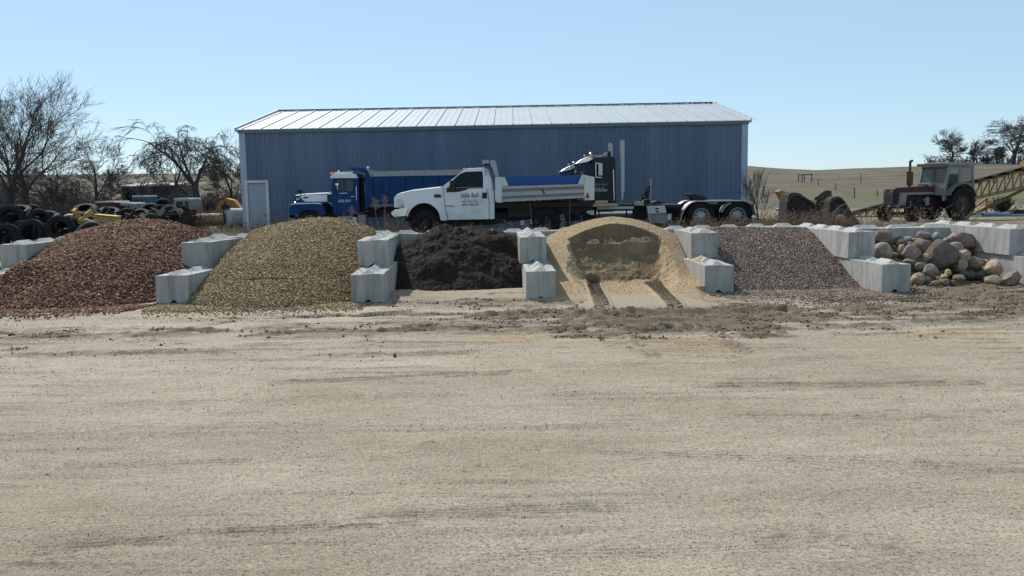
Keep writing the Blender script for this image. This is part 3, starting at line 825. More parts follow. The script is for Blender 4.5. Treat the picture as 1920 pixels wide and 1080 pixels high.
# sand that has spilled on the block tops
for (x, y, z, r, lab) in [(4.72, 21.45, 1.225, .26, 'small mound of dry sand on top of the upper block right of the sand pile'), (4.45, 20.55, .615, .30, 'wedge of spilled sand on the lower block right of the sand pile')]:
    mb = MB(); rings = 6; vs = [(0, 0, r*.38)]; fs = []
    for i in range(1, rings+1):
        for k in range(18):
            a = k*math.pi/9; rr = r*i/rings*(1+.18*math.sin(a*2+i*.2)+.08*math.sin(a*5)); vs.append((rr*math.cos(a)*.9, rr*math.sin(a)*1.4, r*.38*(1-(i/rings))**1.1-.004))
    for k in range(18): fs.append((0, 1+k, 1+(k+1) % 18))
    for i in range(rings-1):
        for k in range(18): fs.append((1+i*18+k, 1+(i+1)*18+k, 1+(i+1)*18+(k+1) % 18, 1+i*18+(k+1) % 18))
    mb.add(vs, fs); o = mb.build('sand_mound', mat('spilled sand', (.33, .25, .155), .95, 0, .15, 20, .3, 60), smooth=True); o.location = (x, y, z)
    tag(o, lab, 'sand mound')
# dirt and straw crumbs on the light block tops
rg = np.random.default_rng(99); P = []; 
for (cx, cy, cz, w, l) in [(-3.2, 21.2, 1.225, .3, .9), (.5, 21.5, 1.225, .3, .9), (-3.1, 19.4, .615, .3, .9), (.6, 19.5, .615, .28, .9), (4.5, 19.9, .615, .28, .8), (8.1, 19.6, .615, .28, .9), (-7.4, 20, .615, .3, .8)]:
    n = 40; P.append(np.stack([cx+rg.uniform(-w, w, n), cy+rg.uniform(-l, l, n), np.full(n, cz+.004)], -1))
P = np.concatenate(P); c = np.array([[.10, .08, .06], [.20, .15, .10], [.3, .23, .14]])[rg.integers(0, 3, len(P))]
tag(scatter_stones('crumbs', P, .007+.011*rg.random(len(P)), c, M['stones'], seed=98, flat=.5), kind='stuff')
# pebbles and clods loose on the yard
rg = np.random.default_rng(7); n = 60000
x = rg.uniform(-12, 12, n); y = 5.3+13.5*rg.random(n)**.8
dens = fbm(x*.6, y*1.6, 131, 3); ok = (np.abs(x) < y*.62) & (dens > .30+.30*rg.random(n)); x, y = x[ok], y[ok]
P = np.stack([x, y, gz(x, y)+.004], -1); m = len(x)
c = np.array([[.34, .30, .24], [.16, .13, .11], [.24, .21, .18], [.09, .075, .065], [.46, .43, .38]])[rg.integers(0, 5, m)]
s = (.0020+.0050*rg.random(m)**5)*(.45+y/11)
tag(scatter_stones('pebbles', P, s, c, M['stones'], seed=6, flat=.7), kind='stuff')
n = 330000
x = rg.uniform(-12.5, 13.5, n); y = rg.uniform(12.2, 21, n)
gi = np.clip(np.searchsorted(MUDG[0], x), 0, len(MUDG[0])-1); gj = np.clip(np.searchsorted(MUDG[1], y), 0, len(MUDG[1])-1)
mv = MUDG[2][gj, gi]; cl = fbm(x*3, y*4, 17, 3)
ok = (rg.random(n) < mv**1.3*sst(cl, .40, .62)*.45) & (np.abs(x) < y*.66) & ((np.abs(x-2.6) > 1.3) | (y < 16.9) | (rg.random(n) < .04)); x, y = x[ok], y[ok]; m = len(x)
P = np.stack([x, y, gz(x, y)+.012], -1)
c = np.array([[.13, .094, .066], [.10, .072, .05], [.19, .145, .10], [.25, .20, .145]])[rg.integers(0, 4, m)]
tag(scatter_stones('mud_clods', P, .006+.026*rg.random(m)**4, c, M['soil'], seed=8, flat=.6), kind='stuff')

n = 420000
x = rg.uniform(-12.5, 13, n); y = 5.3+12.5*rg.random(n)
gi = np.clip(np.searchsorted(MUDG[0], x), 0, len(MUDG[0])-1); gj = np.clip(np.searchsorted(MUDG[1], y), 0, len(MUDG[1])-1)
ok = (rg.random(n) < MUDG[3][gj, gi]*.30) & (np.abs(x) < y*.64); x, y = x[ok], y[ok]; m = len(x)
P = np.stack([x, y, gz(x, y)+.006], -1)
c = np.array([[.16, .13, .10], [.11, .09, .072], [.24, .20, .155]])[rg.integers(0, 3, m)]
tag(scatter_stones('dirt_crumbs', P, (.0025+.0075*rg.random(m)**3)*(.4+y/13), c, M['soil'], seed=9, flat=.6), kind='stuff')

# ------------------------------------------------------------------ boulders
BOUL = [  # x, y, w, h in a 6x enlargement of the picture, depth, colour, angularity, label
 (335,295,240,200,21.9,(.17,.105,.085),.3,'big smooth reddish brown boulder at the upper left, above the tan one'),
 (490,300,135,115,22.2,(.12,.105,.095),.3,'dark grey brown boulder right of the top left reddish one'),
 (325,430,220,185,21.0,(.29,.235,.175),.12,'round tan boulder just above the front concrete block'),
 (610,300,150,85,22.2,(.19,.18,.165),.25,'flat grey boulder at the top, left of centre'),
 (545,350,120,110,21.8,(.10,.10,.09),.4,'dark greenish grey boulder wedged below the flat grey one'),
 (545,400,80,95,21.3,(.34,.25,.155),.45,'small tan angular rock left of the pinkish boulder'),
 (800,258,205,110,22.3,(.23,.175,.13),.25,'long brown boulder at the top centre, tan on its upper side'),
 (940,258,125,120,22.1,(.22,.225,.235),.8,'jagged blue grey rock leaning at the top centre'),
 (720,302,115,65,22.0,(.21,.15,.125),.3,'small reddish rock below the long brown top boulder'),
 (630,348,85,55,21.8,(.24,.19,.17),.3,'small pinkish rock above the pinkish brown boulder'),
 (790,375,250,160,21.5,(.185,.13,.10),.5,'long brown slab boulder left of the largest dark boulder'),
 (650,445,245,180,21.0,(.24,.18,.155),.65,'angular pinkish brown boulder left of centre'),
 (965,490,380,350,20.9,(.125,.092,.075),.5,'largest dark brown boulder in the middle of the heap'),
 (1040,312,95,85,21.9,(.33,.29,.27),.3,'small pale pinkish rock right of the jagged blue grey one'),
 (1230,305,300,180,21.7,(.20,.145,.125),.6,'big rough brown boulder slanting down at the upper right'),
 (1145,402,165,155,21.2,(.26,.21,.17),.08,'smooth round tan grey boulder under the slanting brown one'),
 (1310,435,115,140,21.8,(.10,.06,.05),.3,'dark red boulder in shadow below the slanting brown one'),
 (1235,477,158,122,20.8,(.33,.265,.19),.08,'smooth egg shaped light tan boulder right of the largest one'),
 (1215,590,115,160,20.6,(.30,.235,.16),.15,'upright tan boulder against the right side of the largest one'),
 (1360,575,225,185,20.9,(.15,.115,.09),.4,'large dark brown boulder at the lower right'),
 (1475,640,65,105,20.6,(.27,.21,.15),.3,'small upright tan rock behind the pear shaped boulder'),
 (1495,548,85,65,21.0,(.30,.24,.17),.4,'small tan rock above the pear shaped boulder'),
 (1580,622,165,175,20.3,(.38,.29,.20),.12,'light tan pear shaped boulder near the right wall'),
 (1572,757,188,115,19.7,(.29,.22,.15),.15,'flat tan boulder lying on the mud at the right'),
 (1780,735,225,190,19.6,(.20,.155,.115),.9,'sharp cornered triangular boulder lying at the far right'),
 (730,745,140,145,19.9,(.32,.24,.145),.12,'yellowish tan boulder beside the front concrete block'),
 (862,655,170,155,20.2,(.21,.165,.15),.3,'purplish brown boulder below the largest one, at its left'),
 (750,602,120,95,20.5,(.15,.15,.12),.3,'greenish grey rock above the purplish brown boulder'),
 (822,505,115,95,20.8,(.25,.205,.13),.3,'olive tan rock at the left edge of the largest boulder'),
 (640,552,155,95,20.7,(.17,.13,.11),.3,'brown rock resting behind the front concrete block top'),
 (458,470,90,80,21.2,(.25,.13,.08),.3,'reddish orange rock right of the round tan boulder'),
 (1062,672,85,80,19.8,(.40,.27,.12),.6,'small bright ochre rock below the largest boulder'),
 (1020,715,80,70,19.7,(.38,.28,.16),.6,'small yellowish rock under the bright ochre one'),
 (1020,760,130,85,19.6,(.19,.15,.10),.5,'dark tan rock at the foot of the ochre ones'),
 (922,778,90,65,19.55,(.27,.20,.12),.4,'small tan rock on the mud left of the ochre ones'),
 (1190,730,160,85,19.9,(.22,.18,.12),.6,'tan slab of rock slanting at the foot of the heap, right of the ochre ones'),
 (830,742,80,95,19.9,(.15,.14,.14),.7,'small dark grey angular rock between the yellowish and purplish boulders'),
 (1120,775,95,65,19.6,(.12,.10,.08),.5,'small dark rock on the mud under the tan slab'),
]
FILL = [(560,480,130,110,21.7),(1060,420,130,110,21.9),(700,620,120,110,20.9),(900,610,160,130,20.9),(1100,660,180,150,20.9),(1300,700,180,120,20.5),(1430,705,170,110,20.4),(1140,520,130,110,21.3),(430,420,120,120,21.8),(880,360,120,120,22.0),(1330,360,120,120,22.2),(1410,480,120,120,21.7),(1250,690,110,80,20.1),(1500,740,100,70,20.0)]
def boulder_mesh(sx, sy, sz, ang, seed, col, sub=4):
    rd = random.Random(seed)
    bm = bmesh.new(); bmesh.ops.create_icosphere(bm, subdivisions=sub, radius=1)
    offv = Vector((rd.uniform(-50, 50), rd.uniform(-50, 50), rd.uniform(-50, 50)))
    planes = []
    for i in range(int(4+ang*16)):
        d = Vector((rd.gauss(0, 1), rd.gauss(0, 1), rd.gauss(0, .8))).normalized(); planes.append((d, rd.uniform(.62, .92) if ang > .25 else rd.uniform(.82, .97)))
    cols = []
    for v in bm.verts:
        p = v.co.copy()
        r = 1+.20*(noise.noise(p*1.1+offv))+.08*ang*noise.noise(p*3+offv)
        p = p*r
        for d, h in planes:
            q = p.dot(d)
            if q > h: p = p-d*(q-h)*(.55+.42*ang)
        p = p*(1+.028*noise.noise(p*5+offv)+.05*ang*noise.noise(p*7+offv)+.02*noise.noise(p*16+offv))
        cols.append(.75+.6*(noise.noise(p*2.1+offv)*.5+.5)*(1+.3*noise.noise(p*9+offv)))
        v.co = Vector((p.x*sx, p.y*sy, p.z*sz))
    me = bpy.data.meshes.new('boulder'); bm.to_mesh(me); bm.free()
    c4 = np.ones((len(cols), 4), np.float32); c4[:, :3] = np.array(cols)[:, None]*np.array(col)[None]
    me.attributes.new('tint', 'FLOAT_COLOR', 'POINT').data.foreach_set('color', c4.ravel())
    me.polygons.foreach_set('use_smooth', [True]*len(me.polygons)); me.materials.append(M['boulder'])
    return me
for i, (x, y, w, h, Y, col, ang, lab) in enumerate(BOUL):
    p = at(1600+x/6, 400+y/6, Y); k = kpx(Y); sx, sz = w/12/k*1.08, h/12/k*1.08
    me = boulder_mesh(sx, (sx+sz)/2*1.05, sz, min(1, ang+.12), i+3, tuple(1.06*(.9*c+.1*g) for c, g in zip(col, (.22, .195, .165))))
    if 'triangular' in lab:
        for v in me.vertices:
            zn = v.co.z/sz; xn = v.co.x/sx
            v.co.z += sz*(.55*max(0, xn)**1.5-.45*max(0, -xn)**1.2)*(zn > -.6)
            if zn < -.55: v.co.z = -sz*.6
    o = bpy.data.objects.new('boulder', me); COL.objects.link(o); o.location = p
    zb = p.z-sz
    if y+h/2 > 780 and zb > .02: o.location.z -= zb
    o.rotation_euler = (0, 0, random.Random(i).uniform(-.4, .4))
    tag(o, lab, 'boulder', 'boulders heaped in the right bay')
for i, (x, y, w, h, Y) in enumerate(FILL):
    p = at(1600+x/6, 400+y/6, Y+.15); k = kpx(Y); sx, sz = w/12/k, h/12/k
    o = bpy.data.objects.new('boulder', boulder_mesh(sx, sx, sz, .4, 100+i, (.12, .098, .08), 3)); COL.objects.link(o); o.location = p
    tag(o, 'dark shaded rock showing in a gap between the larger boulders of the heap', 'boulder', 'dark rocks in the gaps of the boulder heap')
# ------------------------------------------------------------------ metal building
def metal_building():
    Y0, Y1 = 42.3, 58.7
    XL, XR = at(453, 330, Y0).x, at(1400, 330, Y0).x
    zb, ze, zr = .32, at(960, 234, Y0).z, at(960, 201.5, (Y0+Y1)/2).z
    ym = (Y0+Y1)/2
    t = thing('metal_building', ((XL+XR)/2, Y0, zb), 'long blue grey ribbed metal shed with a pale low gable roof behind the trucks', 'building')
    def ribbed(x0, x1, y, z0, z1, name, holes=()):
        mb = MB(); pts = []; x = x0
        while x < x1-.01:
            for dx, d in ((0, 0), (.018, -.02), (.05, -.02), (.068, 0)): pts.append((min(x+dx, x1), y+d))
            x += .2286
        pts.append((x1, y)); n = len(pts)
        def seg(xa, xb, za, zb_):
            q = [p for p in pts if xa-1e-4 <= p[0] <= xb+1e-4]
            if not q or q[0][0] > xa+1e-3: q = [(xa, y)]+q
            if q[-1][0] < xb-1e-3: q.append((xb, y))
            vs = [(a, b, za) for a, b in q]+[(a, b, zb_) for a, b in q]; m = len(q)
            mb.add(vs, [(i, i+1, m+i+1, m+i) for i in range(m-1)])
        if holes:
            (a, b, zt) = holes[0]
            seg(x0, a, z0, z1); seg(a, b, zt, z1); seg(b, x1, z0, z1)
        else: seg(x0, x1, z0, z1)
        return mb
    dl = at(462, 400, Y0).x; dr = at(506, 400, Y0).x; dt = at(484, 338, Y0).z
    dl2, dr2 = dl+.06, dr-.06
    ribbed(XL, XR, Y0, zb, ze, 'wall', [(dl2, dr2, dt-.05)]).build('wall', M['wall'], t, recalc=False)
    mb = MB()
    for x in (XL, XR):
        mb.plate([(Y0, zb), (Y1, zb), (Y1, ze), (ym, zr), (Y0, ze)], [], lambda a, b: (x, a, b), lambda a, b: (x+(.05 if x < 0 else -.05), a, b))
    mb.box(((XL+XR)/2, Y1-.05, (zb+ze)/2), (XR-XL-.12, .06, ze-zb-.02))
    mb.build('wall', M['wall'], t)
    # corner trims and eave fascia
    for x in (XL, XR):
        sgn = 1 if x < 0 else -1
        MB().box((x+sgn*.12, Y0-.035, (zb+ze)/2-.08), (.30, .02, ze-zb-.16)).box((x-sgn*.02, Y0+.10, (zb+ze)/2-.08), (.02, .26, ze-zb-.16)).build('corner_trim', M['trim'], t)
    MB().box(((XL+XR)/2, Y0-.06, ze-.08), (XR-XL+.16, .05, .17)).build('fascia', mat('shaded eave trim', (.10, .15, .17), .6, 0, .1, 1), t)
    # roof: two slopes with standing ribs, rake trims, ridge cap
    def roof_side(ya, yb, nm):
        mb = MB(); ov = .12; x0, x1 = XL-.14, XR+.14
        sl = (zr-ze)/(ym-Y0); n = Vector((0, -sl, 1) if ya < yb else (0, sl, 1)).normalized()
        za = ze-sl*ov+.03; A = ya-ov if ya < yb else ya+ov
        mb.plate([(x0, 0), (x1, 0), (x1, 1), (x0, 1)], [], lambda a, b: (a, A+(yb-A)*b, za+(zr+.03-za)*b), lambda a, b: (a, A+(yb-A)*b, za+(zr+.03-za)*b-.04))
        x = x0+.30
        while x < x1-.1:
            mb.bar((x, A, za+.02), (x, yb, zr+.05), .035, .045)
            mb.bar((x+.30, A, za+.004), (x+.30, yb, zr+.034), .02, .014); mb.bar((x+.60, A, za+.004), (x+.60, yb, zr+.034), .02, .014)
            x += .9144
        return mb
    a = roof_side(Y0, ym, 'front').build('roof_slope', M['roof'], t)
    b = roof_side(Y1, ym, 'rear').build('roof_slope', M['roof'], t)
    for x in (XL-.16, XR+.16):
        MB().bar((x, Y0-.13, ze+.0), (x, ym, zr+.04), .05, .20).bar((x, Y1+.13, ze+.0), (x, ym, zr+.04), .05, .20).build('rake_trim', M['white_panel'], t)
    mb = MB(); mb.bar((XL-.14, ym-.12, zr+.08), (XR+.14, ym-.12, zr+.08), .28, .02); mb.bar((XL-.14, ym+.12, zr+.08), (XR+.14, ym+.12, zr+.08), .28, .02)
    x = XL
    while x < XR: mb.box((x+.45, ym-.2, zr+.045), (.5, .05, .05)); x += .9144
    mb.build('ridge_cap', M['grey_steel'], t)
    # walk door
    d = MB().box(((dl+dr)/2, Y0+.03, (zb+dt)/2-.05), (dr2-dl2-.12, .05, dt-zb-.2)).build('door', M['door'], t)
    f = MB(); f.box((dl+.06, Y0-.03, (zb+dt)/2), (.13, .08, dt-zb)); f.box((dr-.06, Y0-.03, (zb+dt)/2), (.13, .08, dt-zb)); f.box(((dl+dr)/2, Y0-.03, dt-.065), (dr-dl-.26, .08, .13))
    f.build('door_frame', M['white_panel'], t)
    h = MB().cyl((dr-.24, Y0-.05, zb+1.0), (dr-.24, Y0+.01, zb+1.0), .035, 10); h.bar((dr-.24, Y0-.045, zb+1.0), (dr-.36, Y0-.045, zb+1.0), .02, .02)
    ho = h.build('door_handle', M['grey_steel'], t); ho.parent = d
    MB().box(((dl+dr)/2, Y0+.1, zb+.05), (dr-dl, .3, .1)).build('threshold', M['concrete'], t)
metal_building()

# ------------------------------------------------------------------ wheels
def wheel(parent, cx, cy, cz, r, w, rim_r, rim_mat, ny=-1, name='wheel', dual=False, holes=10, lug=.0):
    """wheel in the parent's root space; axle along Y; ny=-1: outer face looks to -Y"""
    W = bpy.data.objects.new(name, None)
    W.location = (0, 0, 0)
    COL.objects.link(W); W.parent = parent
    s = ny
    tp = [(rim_r, 0), (rim_r+.01, .02*0+.015), (r*.80, .0), (r*.93, .01), (r*.985, .035), (r, .06), (r, w-.06), (r*.985, w-.035), (r*.93, w-.01), (r*.8, w), (rim_r, w-.01)]
    mb = MB(); mb.lathe([(a, -b*s) for a, b in tp], (cx, cy, cz), 'Y', 36)
    # tread blocks
    nb = 44
    for i in range(nb):
        a = 2*math.pi*i/nb
        for yy, sh in ((.27, 0), (.73, .5)):
            an = a+sh*2*math.pi/nb
            q = Matrix.Rotation(-an, 3, 'Y')
            mb.box(Vector((cx, cy-s*w*yy, cz))+q @ Vector((r+.004, 0, 0)), (.022+lug, w*.40, 2*math.pi*r/nb*.62), q)
    rub = mb.build('tyre', M['rubber'], parent, smooth=True, local=True); rub.parent = W
    mr = MB(); e = .04
    mr.lathe([(a, -b*s) for a, b in [(rim_r+.012, .01), (rim_r-.005, .0), (rim_r-.02, .02), (rim_r*.86, e+.03), (rim_r*.78, e+.05), (rim_r*.55, e-.0), (rim_r*.34, e-.01), (rim_r*.32, e-.05), (rim_r*.1, e-.06), (.001, e-.06)]], (cx, cy, cz), 'Y', 32)
    for i in range(holes):
        a = 2*math.pi*i/holes
        p = Vector((cx+rim_r*.44*math.cos(a), cy-s*(e-.02), cz+rim_r*.44*math.sin(a)))
        mr.cyl(p, p+Vector((0, s*.035, 0)), .014, 6)
    ro = mr.build('rim', rim_mat, parent, smooth=True, local=True); ro.parent = W
    mh = MB()
    for i in range(holes):
        a = 2*math.pi*(i+.5)/holes
        p = Vector((cx+rim_r*.67*math.cos(a), cy-s*(e+.005), cz+rim_r*.67*math.sin(a)))
        mh.cyl(p, p+Vector((0, s*.02, 0)), rim_r*.095, 10)
    ho = mh.build('hand_holes', M['dark'], parent, local=True); ho.parent = W
    return W

class Px:
    """maps enlarged-picture coordinates on the near side of a vehicle to the world"""
    def __init__(s, u0, v0, z, Y, shift=(0, 0, 0)): s.u0, s.v0, s.z, s.Y, s.sh = u0, v0, z, Y, Vector(shift)
    def __call__(s, x, y, dy=0.0):
        p = at(s.u0+x/s.z, s.v0+y/s.z, s.Y)+s.sh
        return Vector((p.x, p.y+dy, p.z))
    def prism(s, mb, poly, d0, d1, holes=(), m=0):
        return mb.plate(poly, holes, lambda a, b: s(a, b, d0), lambda a, b: s(a, b, d1), m)
    def lean(s, mb, poly, holes, d0, th, zref, lean, zy, m=0):
        """side plate that leans inwards above picture line zref; lean metres at line zy"""
        f = lambda b: lean*(zref-b)/(zref-zy)
        return mb.plate(poly, holes, lambda a, b: s(a, b, d0+f(b)), lambda a, b: s(a, b, d0+f(b)+th), m)
def rnd_rect(x0, y0, x1, y1, r, n=3):
    o = []
    for (cx, cy, a0) in ((x1-r, y0+r, -90), (x1-r, y1-r, 0), (x0+r, y1-r, 90), (x0+r, y0+r, 180)):
        for i in range(n+1):
            a = R_(a0+90*i/n); o.append((cx+r*math.cos(a), cy+r*math.sin(a)))
    return o
def arc(cx, cy, rx, ry, a0, a1, n):
    return [(cx+rx*math.cos(R_(a0+(a1-a0)*i/n)), cy-ry*math.sin(R_(a0+(a1-a0)*i/n))) for i in range(n+1)]

# ------------------------------------------------------------------ white pickup with dump bed
def pickup():
    P = Px(700, 280, 6, 25.95); k6 = 6*kpx(25.95); Wd = 2.0
    g = gz1(-2, 27)
    base = P(700, 980, 1.0); zg = 1.0
    t = thing('dump_pickup', (base.x, 26.95, zg), 'white pickup truck with a low silver dump bed parked behind the dark soil pile', 'pickup truck')
    # lower body: front half, two fender sides + hood; built as side plates joined by hood skin
    arch = arc(568, 800, 186, 197, 172, 8, 14)
    low = [(236, 655), (231, 545), (247, 528), (262, 520), (300, 500), (420, 472), (600, 450), (752, 434), (800, 430), (900, 432), (1262, 432), (1335, 440), (1352, 470), (1362, 600), (1362, 782), (1310, 785), (835, 794), (800, 802), (752, 806)]+arch[::-1]+[(345, 742), (345, 655)]
    # arch runs from right to left
    low = [(236, 655), (231, 545), (247, 528), (262, 518), (300, 500), (420, 472), (600, 450), (752, 434), (800, 430), (900, 432), (1262, 432), (1335, 440), (1352, 470), (1362, 600), (1362, 782), (1310, 785), (835, 794), (800, 802), (756, 800)]+[(x, y) for x, y in arc(568, 800, 186, 197, 4, 170, 14)]+[(360, 700), (345, 655)]
    mb = MB(); P.prism(mb, low, 0, .09); P.prism(mb, low, Wd-.09, Wd)
    # hood / grille / rocker skin between the sides
    sk_ = [(236, 655), (231, 545), (247, 526), (262, 516), (300, 497), (420, 468), (600, 446), (752, 430)]
    for (a, b) in zip(sk_[:-1], sk_[1:]):
        # slightly crowned hood
        vs = []
        for q in (a, b):
            for d, cr in ((.02, 0), (.18, -9 if q[1] < 540 else 0), (Wd/2, -16 if q[1] < 540 else 0), (Wd-.18, -9 if q[1] < 540 else 0), (Wd-.02, 0)): vs.append(P(q[0], q[1]+cr, d))
        mb.add(vs, [(i, i+1, i+6, i+5) for i in range(4)])
    P.prism(mb, [(1335, 440), (1352, 470), (1362, 600), (1362, 780), (1340, 780), (1340, 450)], .09, Wd-.09)
    P.prism(mb, [(800, 770), (1340, 760), (1340, 783), (800, 792)], .09, Wd-.09)
    body = mb.build('body', M['white'], t, smooth=True, bevel=.012)
    # greenhouse: leaning side plates with the window opening
    ghp = [(752, 436), (905, 320), (1000, 243), (1035, 222), (1075, 214), (1240, 208), (1272, 218), (1300, 262), (1325, 330), (1338, 442)]
    win = [(822, 484), (824, 428), (872, 370), (930, 310), (985, 266), (1040, 250), (1226, 243), (1238, 300), (1237, 436), (1080, 440), (1035, 458), (985, 474), (930, 480)]
    winc = [(w_[0], min(w_[1], 431)) for w_ in win if w_[1] < 436]
    # belt dips below the window's sill line: cut into the door as dark glass
    for d0, sg in ((0.0, 1), (Wd, -1)):
        gm = MB()
        f = (lambda a, b, d0=d0, sg=sg: P(a, b, d0+sg*.16*(436-b)/226.)); f2 = (lambda a, b, d0=d0, sg=sg: P(a, b, d0+sg*(.05+.16*(436-b)/226.)))
        gm.plate(ghp+[(752, 436)][0:0], [[(845, 428), (872, 372), (930, 311), (985, 268), (1040, 251), (1224, 245), (1234, 300), (1236, 428)]], f, f2)
        gm.build('cab_frame', M['white'], t, smooth=True)
    rf = MB(); prof = [(985, 252), (1035, 221), (1075, 212), (1240, 206), (1272, 216), (1290, 240)]
    for a, b in zip(prof[:-1], prof[1:]):
        vs = []
        for q in (a, b):
            for d, cr in ((.155, 4), (.3, -3), (1.0, -7), (1.7, -3), (Wd-.155, 4)): vs.append(P(q[0], q[1]+cr, d))
        rf.add(vs, [(i, i+1, i+6, i+5) for i in range(4)])
        rf.add([v-Vector((0, 0, .04)) for v in vs], [(i+5, i+6, i+1, i) for i in range(4)])
    rf.build('roof', M['white'], t, smooth=True)
    MB().plate([(0, 0), (1, 0), (1, 1), (0, 1)], [], lambda a, b: P(756+(1035-756)*b, 432+(224-432)*b, .06+.13*b+(Wd-.12-.26*b)*a), lambda a, b: P(762+(1041-762)*b, 434+(226-434)*b, .06+.13*b+(Wd-.12-.26*b)*a)).build('windshield', M['glass_dark'], t)
    rw = MB(); rw.plate([(0, 0), (1, 0), (1, 1), (0, 1)], [], lambda a, b: P(1338-50*b, 440-222*b, .03+.13*b+(Wd-.06-.26*b)*a), lambda a, b: P(1330-50*b, 440-222*b, .03+.13*b+(Wd-.06-.26*b)*a))
    rw.build('cab_back', M['white'], t)
    for d0, sg, nm in ((0, 1, 'near'), (Wd, -1, 'far')):
        MB().plate([(840, 431), (870, 370), (928, 309), (984, 265), (1040, 249), (1226, 243), (1237, 300), (1238, 431)], [], lambda a, b: P(a, b, d0+sg*(.02+.16*(436-b)/226.)), lambda a, b: P(a, b, d0+sg*(.028+.16*(436-b)/226.))).build('side_window', M['glass_dark'], t)
    P.prism(MB(), [(822, 484), (823, 440), (838, 430), (1237, 430), (1237, 437), (1080, 441), (1035, 458), (985, 474), (930, 480)], -.004, .0).build('side_window', M['glass_dark'], t)
    # seams
    def seam(pts, d=-.003, w=.008, mtl='dark', nm='door_seam'):
        s = MB()
        s.tube([P(x, y, d) for x, y in pts], w, 4); return s.build(nm, M[mtl], t)
    seam([(788, 440), (793, 520), (802, 600), (815, 690), (842, 786)]); seam([(1272, 438), (1290, 500), (1302, 600), (1304, 783)])
    seam([(1272, 438), (1268, 330), (1262, 225)], d=.10)
    # trim, handle, badges
    P.prism(MB(), rnd_rect(1225, 486, 1278, 551, 8), -.02, 0).build('door_handle', M['dark'], t)
    P.prism(MB(), [(818, 632), (918, 630), (916, 643), (818, 645)], -.006, 0).build('badge', M['grey_steel'], t)
    P.prism(MB(), [(680, 522), (690, 506), (757, 504), (755, 516), (768, 518), (766, 544), (684, 544), (686, 530)], -.006, 0).build('badge', M['lettering_dark'], t)
    # bumper, lamps, grille
    bp = MB(); pr = [(196, 712), (240, 680), (300, 664), (398, 652), (398, 668), (372, 748), (340, 752), (232, 760), (205, 738)]
    P.prism(bp, pr, -.03, Wd+.03); bp.build('bumper', M['chrome'], t, bevel=.02)
    P.prism(MB(), [(228, 550), (238, 545), (268, 560), (268, 650), (228, 655)], .18, Wd-.18).build('grille', M['dark'], t)
    for d in (.0, Wd-.2):
        P.prism(MB(), [(272, 565), (318, 556), (336, 580), (342, 650), (270, 655)], d-.012, d+.212).build('headlight', M['white_panel'], t)
        P.prism(MB(), [(312, 626), (341, 622), (344, 650), (310, 650)], d-.02, d+.22).build('turn_signal', M['amber'], t)
    # mirror
    m = MB(); P.prism(m, rnd_rect(868, 352, 925, 475, 14), -.32, -.16); m.bar(P(900, 440, -.2), P(905, 450, .02), .04, .05)
    m.build('mirror', M['dark'], t, bevel=.01)
    m = MB(); P.prism(m, rnd_rect(868, 352, 925, 475, 14), Wd+.16, Wd+.30); m.bar(P(900, 440, Wd+.2), P(905, 450, Wd-.02), .04, .05)
    m.build('mirror', M['dark'], t, bevel=.01)
    # cab marker lights and beacon
    for i in range(5): MB().lathe([(.03, 0), (.035, .03), (.001, .05)], P(1015, 225, .35+.32*i), 'Z', 8).build('marker_light', M['amber'], t)
    MB().plate(rnd_rect(1090, 192, 1160, 212, 6), [], lambda a, b: P(a, b, .8), lambda a, b: P(a, b, 1.15)).build('beacon', M['dark'], t)
    # seats and steering wheel
    st = MB(); st.box(P(1190, 470, 1.0), (.5, 1.5, .4)); st.box(P(1235, 390, 1.0), (.14, 1.5, .55)); st.build('seat', M['dark'], t)
    w = MB(); c = P(1010, 430, .5); w.tube([c+Vector((.05*math.cos(a), .19*math.cos(a), .19*math.sin(a))) for a in np.linspace(0, 2*math.pi, 17)], .015, 6); w.build('steering_wheel', M['dark'], t)
    # underbody
    u = MB(); P.prism(u, [(770, 790), (2480, 600), (2480, 690), (1300, 860), (800, 870)], .45, .6); P.prism(u, [(300, 700), (2480, 600), (2480, 700), (300, 830)], Wd-.6, Wd-.45)
    P.prism(u, [(330, 600), (1300, 560), (1300, 780), (760, 780), (740, 600), (420, 600), (400, 720), (330, 720)], .5, Wd-.5)
    P.prism(u, [(1365, 602), (2480, 585), (2480, 640), (1365, 660)], .1, Wd-.1)
    P.prism(u, [(1500, 640), (1900, 630), (1900, 760), (1520, 770)], .25, 1.2)
    u.build('chassis', M['dark'], t)
    # wheels
    zc = zg+.40
    def hub(x, d, nm, rr=.40): 
        p = P(x, 790, 0); return p.x-t.location.x, p.y+d-t.location.y
    for xx, dd in ((585, .08), (585, Wd-.33)):
        a, b = hub(xx, dd, ''); wheel(t, a, b, .40, .40, .25, .21, M['dark'] if dd < 1 else M['grey_steel'], -1 if dd < 1 else -1)
    for dd in (-.02, .28, Wd-.55, Wd-.25):
        a, b = hub(1950, dd, ''); wheel(t, a, b, .40, .40, .24, .21, M['dark'], -1)
    # fender liner (dark)
    P.prism(MB(), [(384, 790)]+arc(568, 800, 183, 194, 176, 4, 12)+[(752, 790)], .42, .44).build('wheel_well', M['dark'], t)
    # dump bed
    B = Px(940, 280, 6, 25.75)
    bedW = 2.35
    M['alu_rail'] = mat('alloy rail', (.33, .33, .33), .6, .2, .12, 6)
    def bed_side(d):
        mb = MB()
        F = lambda x: x  # picture columns from u=928 (x=-72) to u=1113
        P2 = Px(700, 280, 6, 25.75)
        mbx = [(1448, 425, 2375), ]
        P2.prism(mb, [(1448, 440), (2372, 412), (2372, 545), (1448, 590)], d, d+.03)          # recessed panel
        return mb
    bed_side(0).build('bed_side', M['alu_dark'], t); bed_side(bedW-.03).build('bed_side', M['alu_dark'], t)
    P2 = Px(700, 280, 6, 25.75)
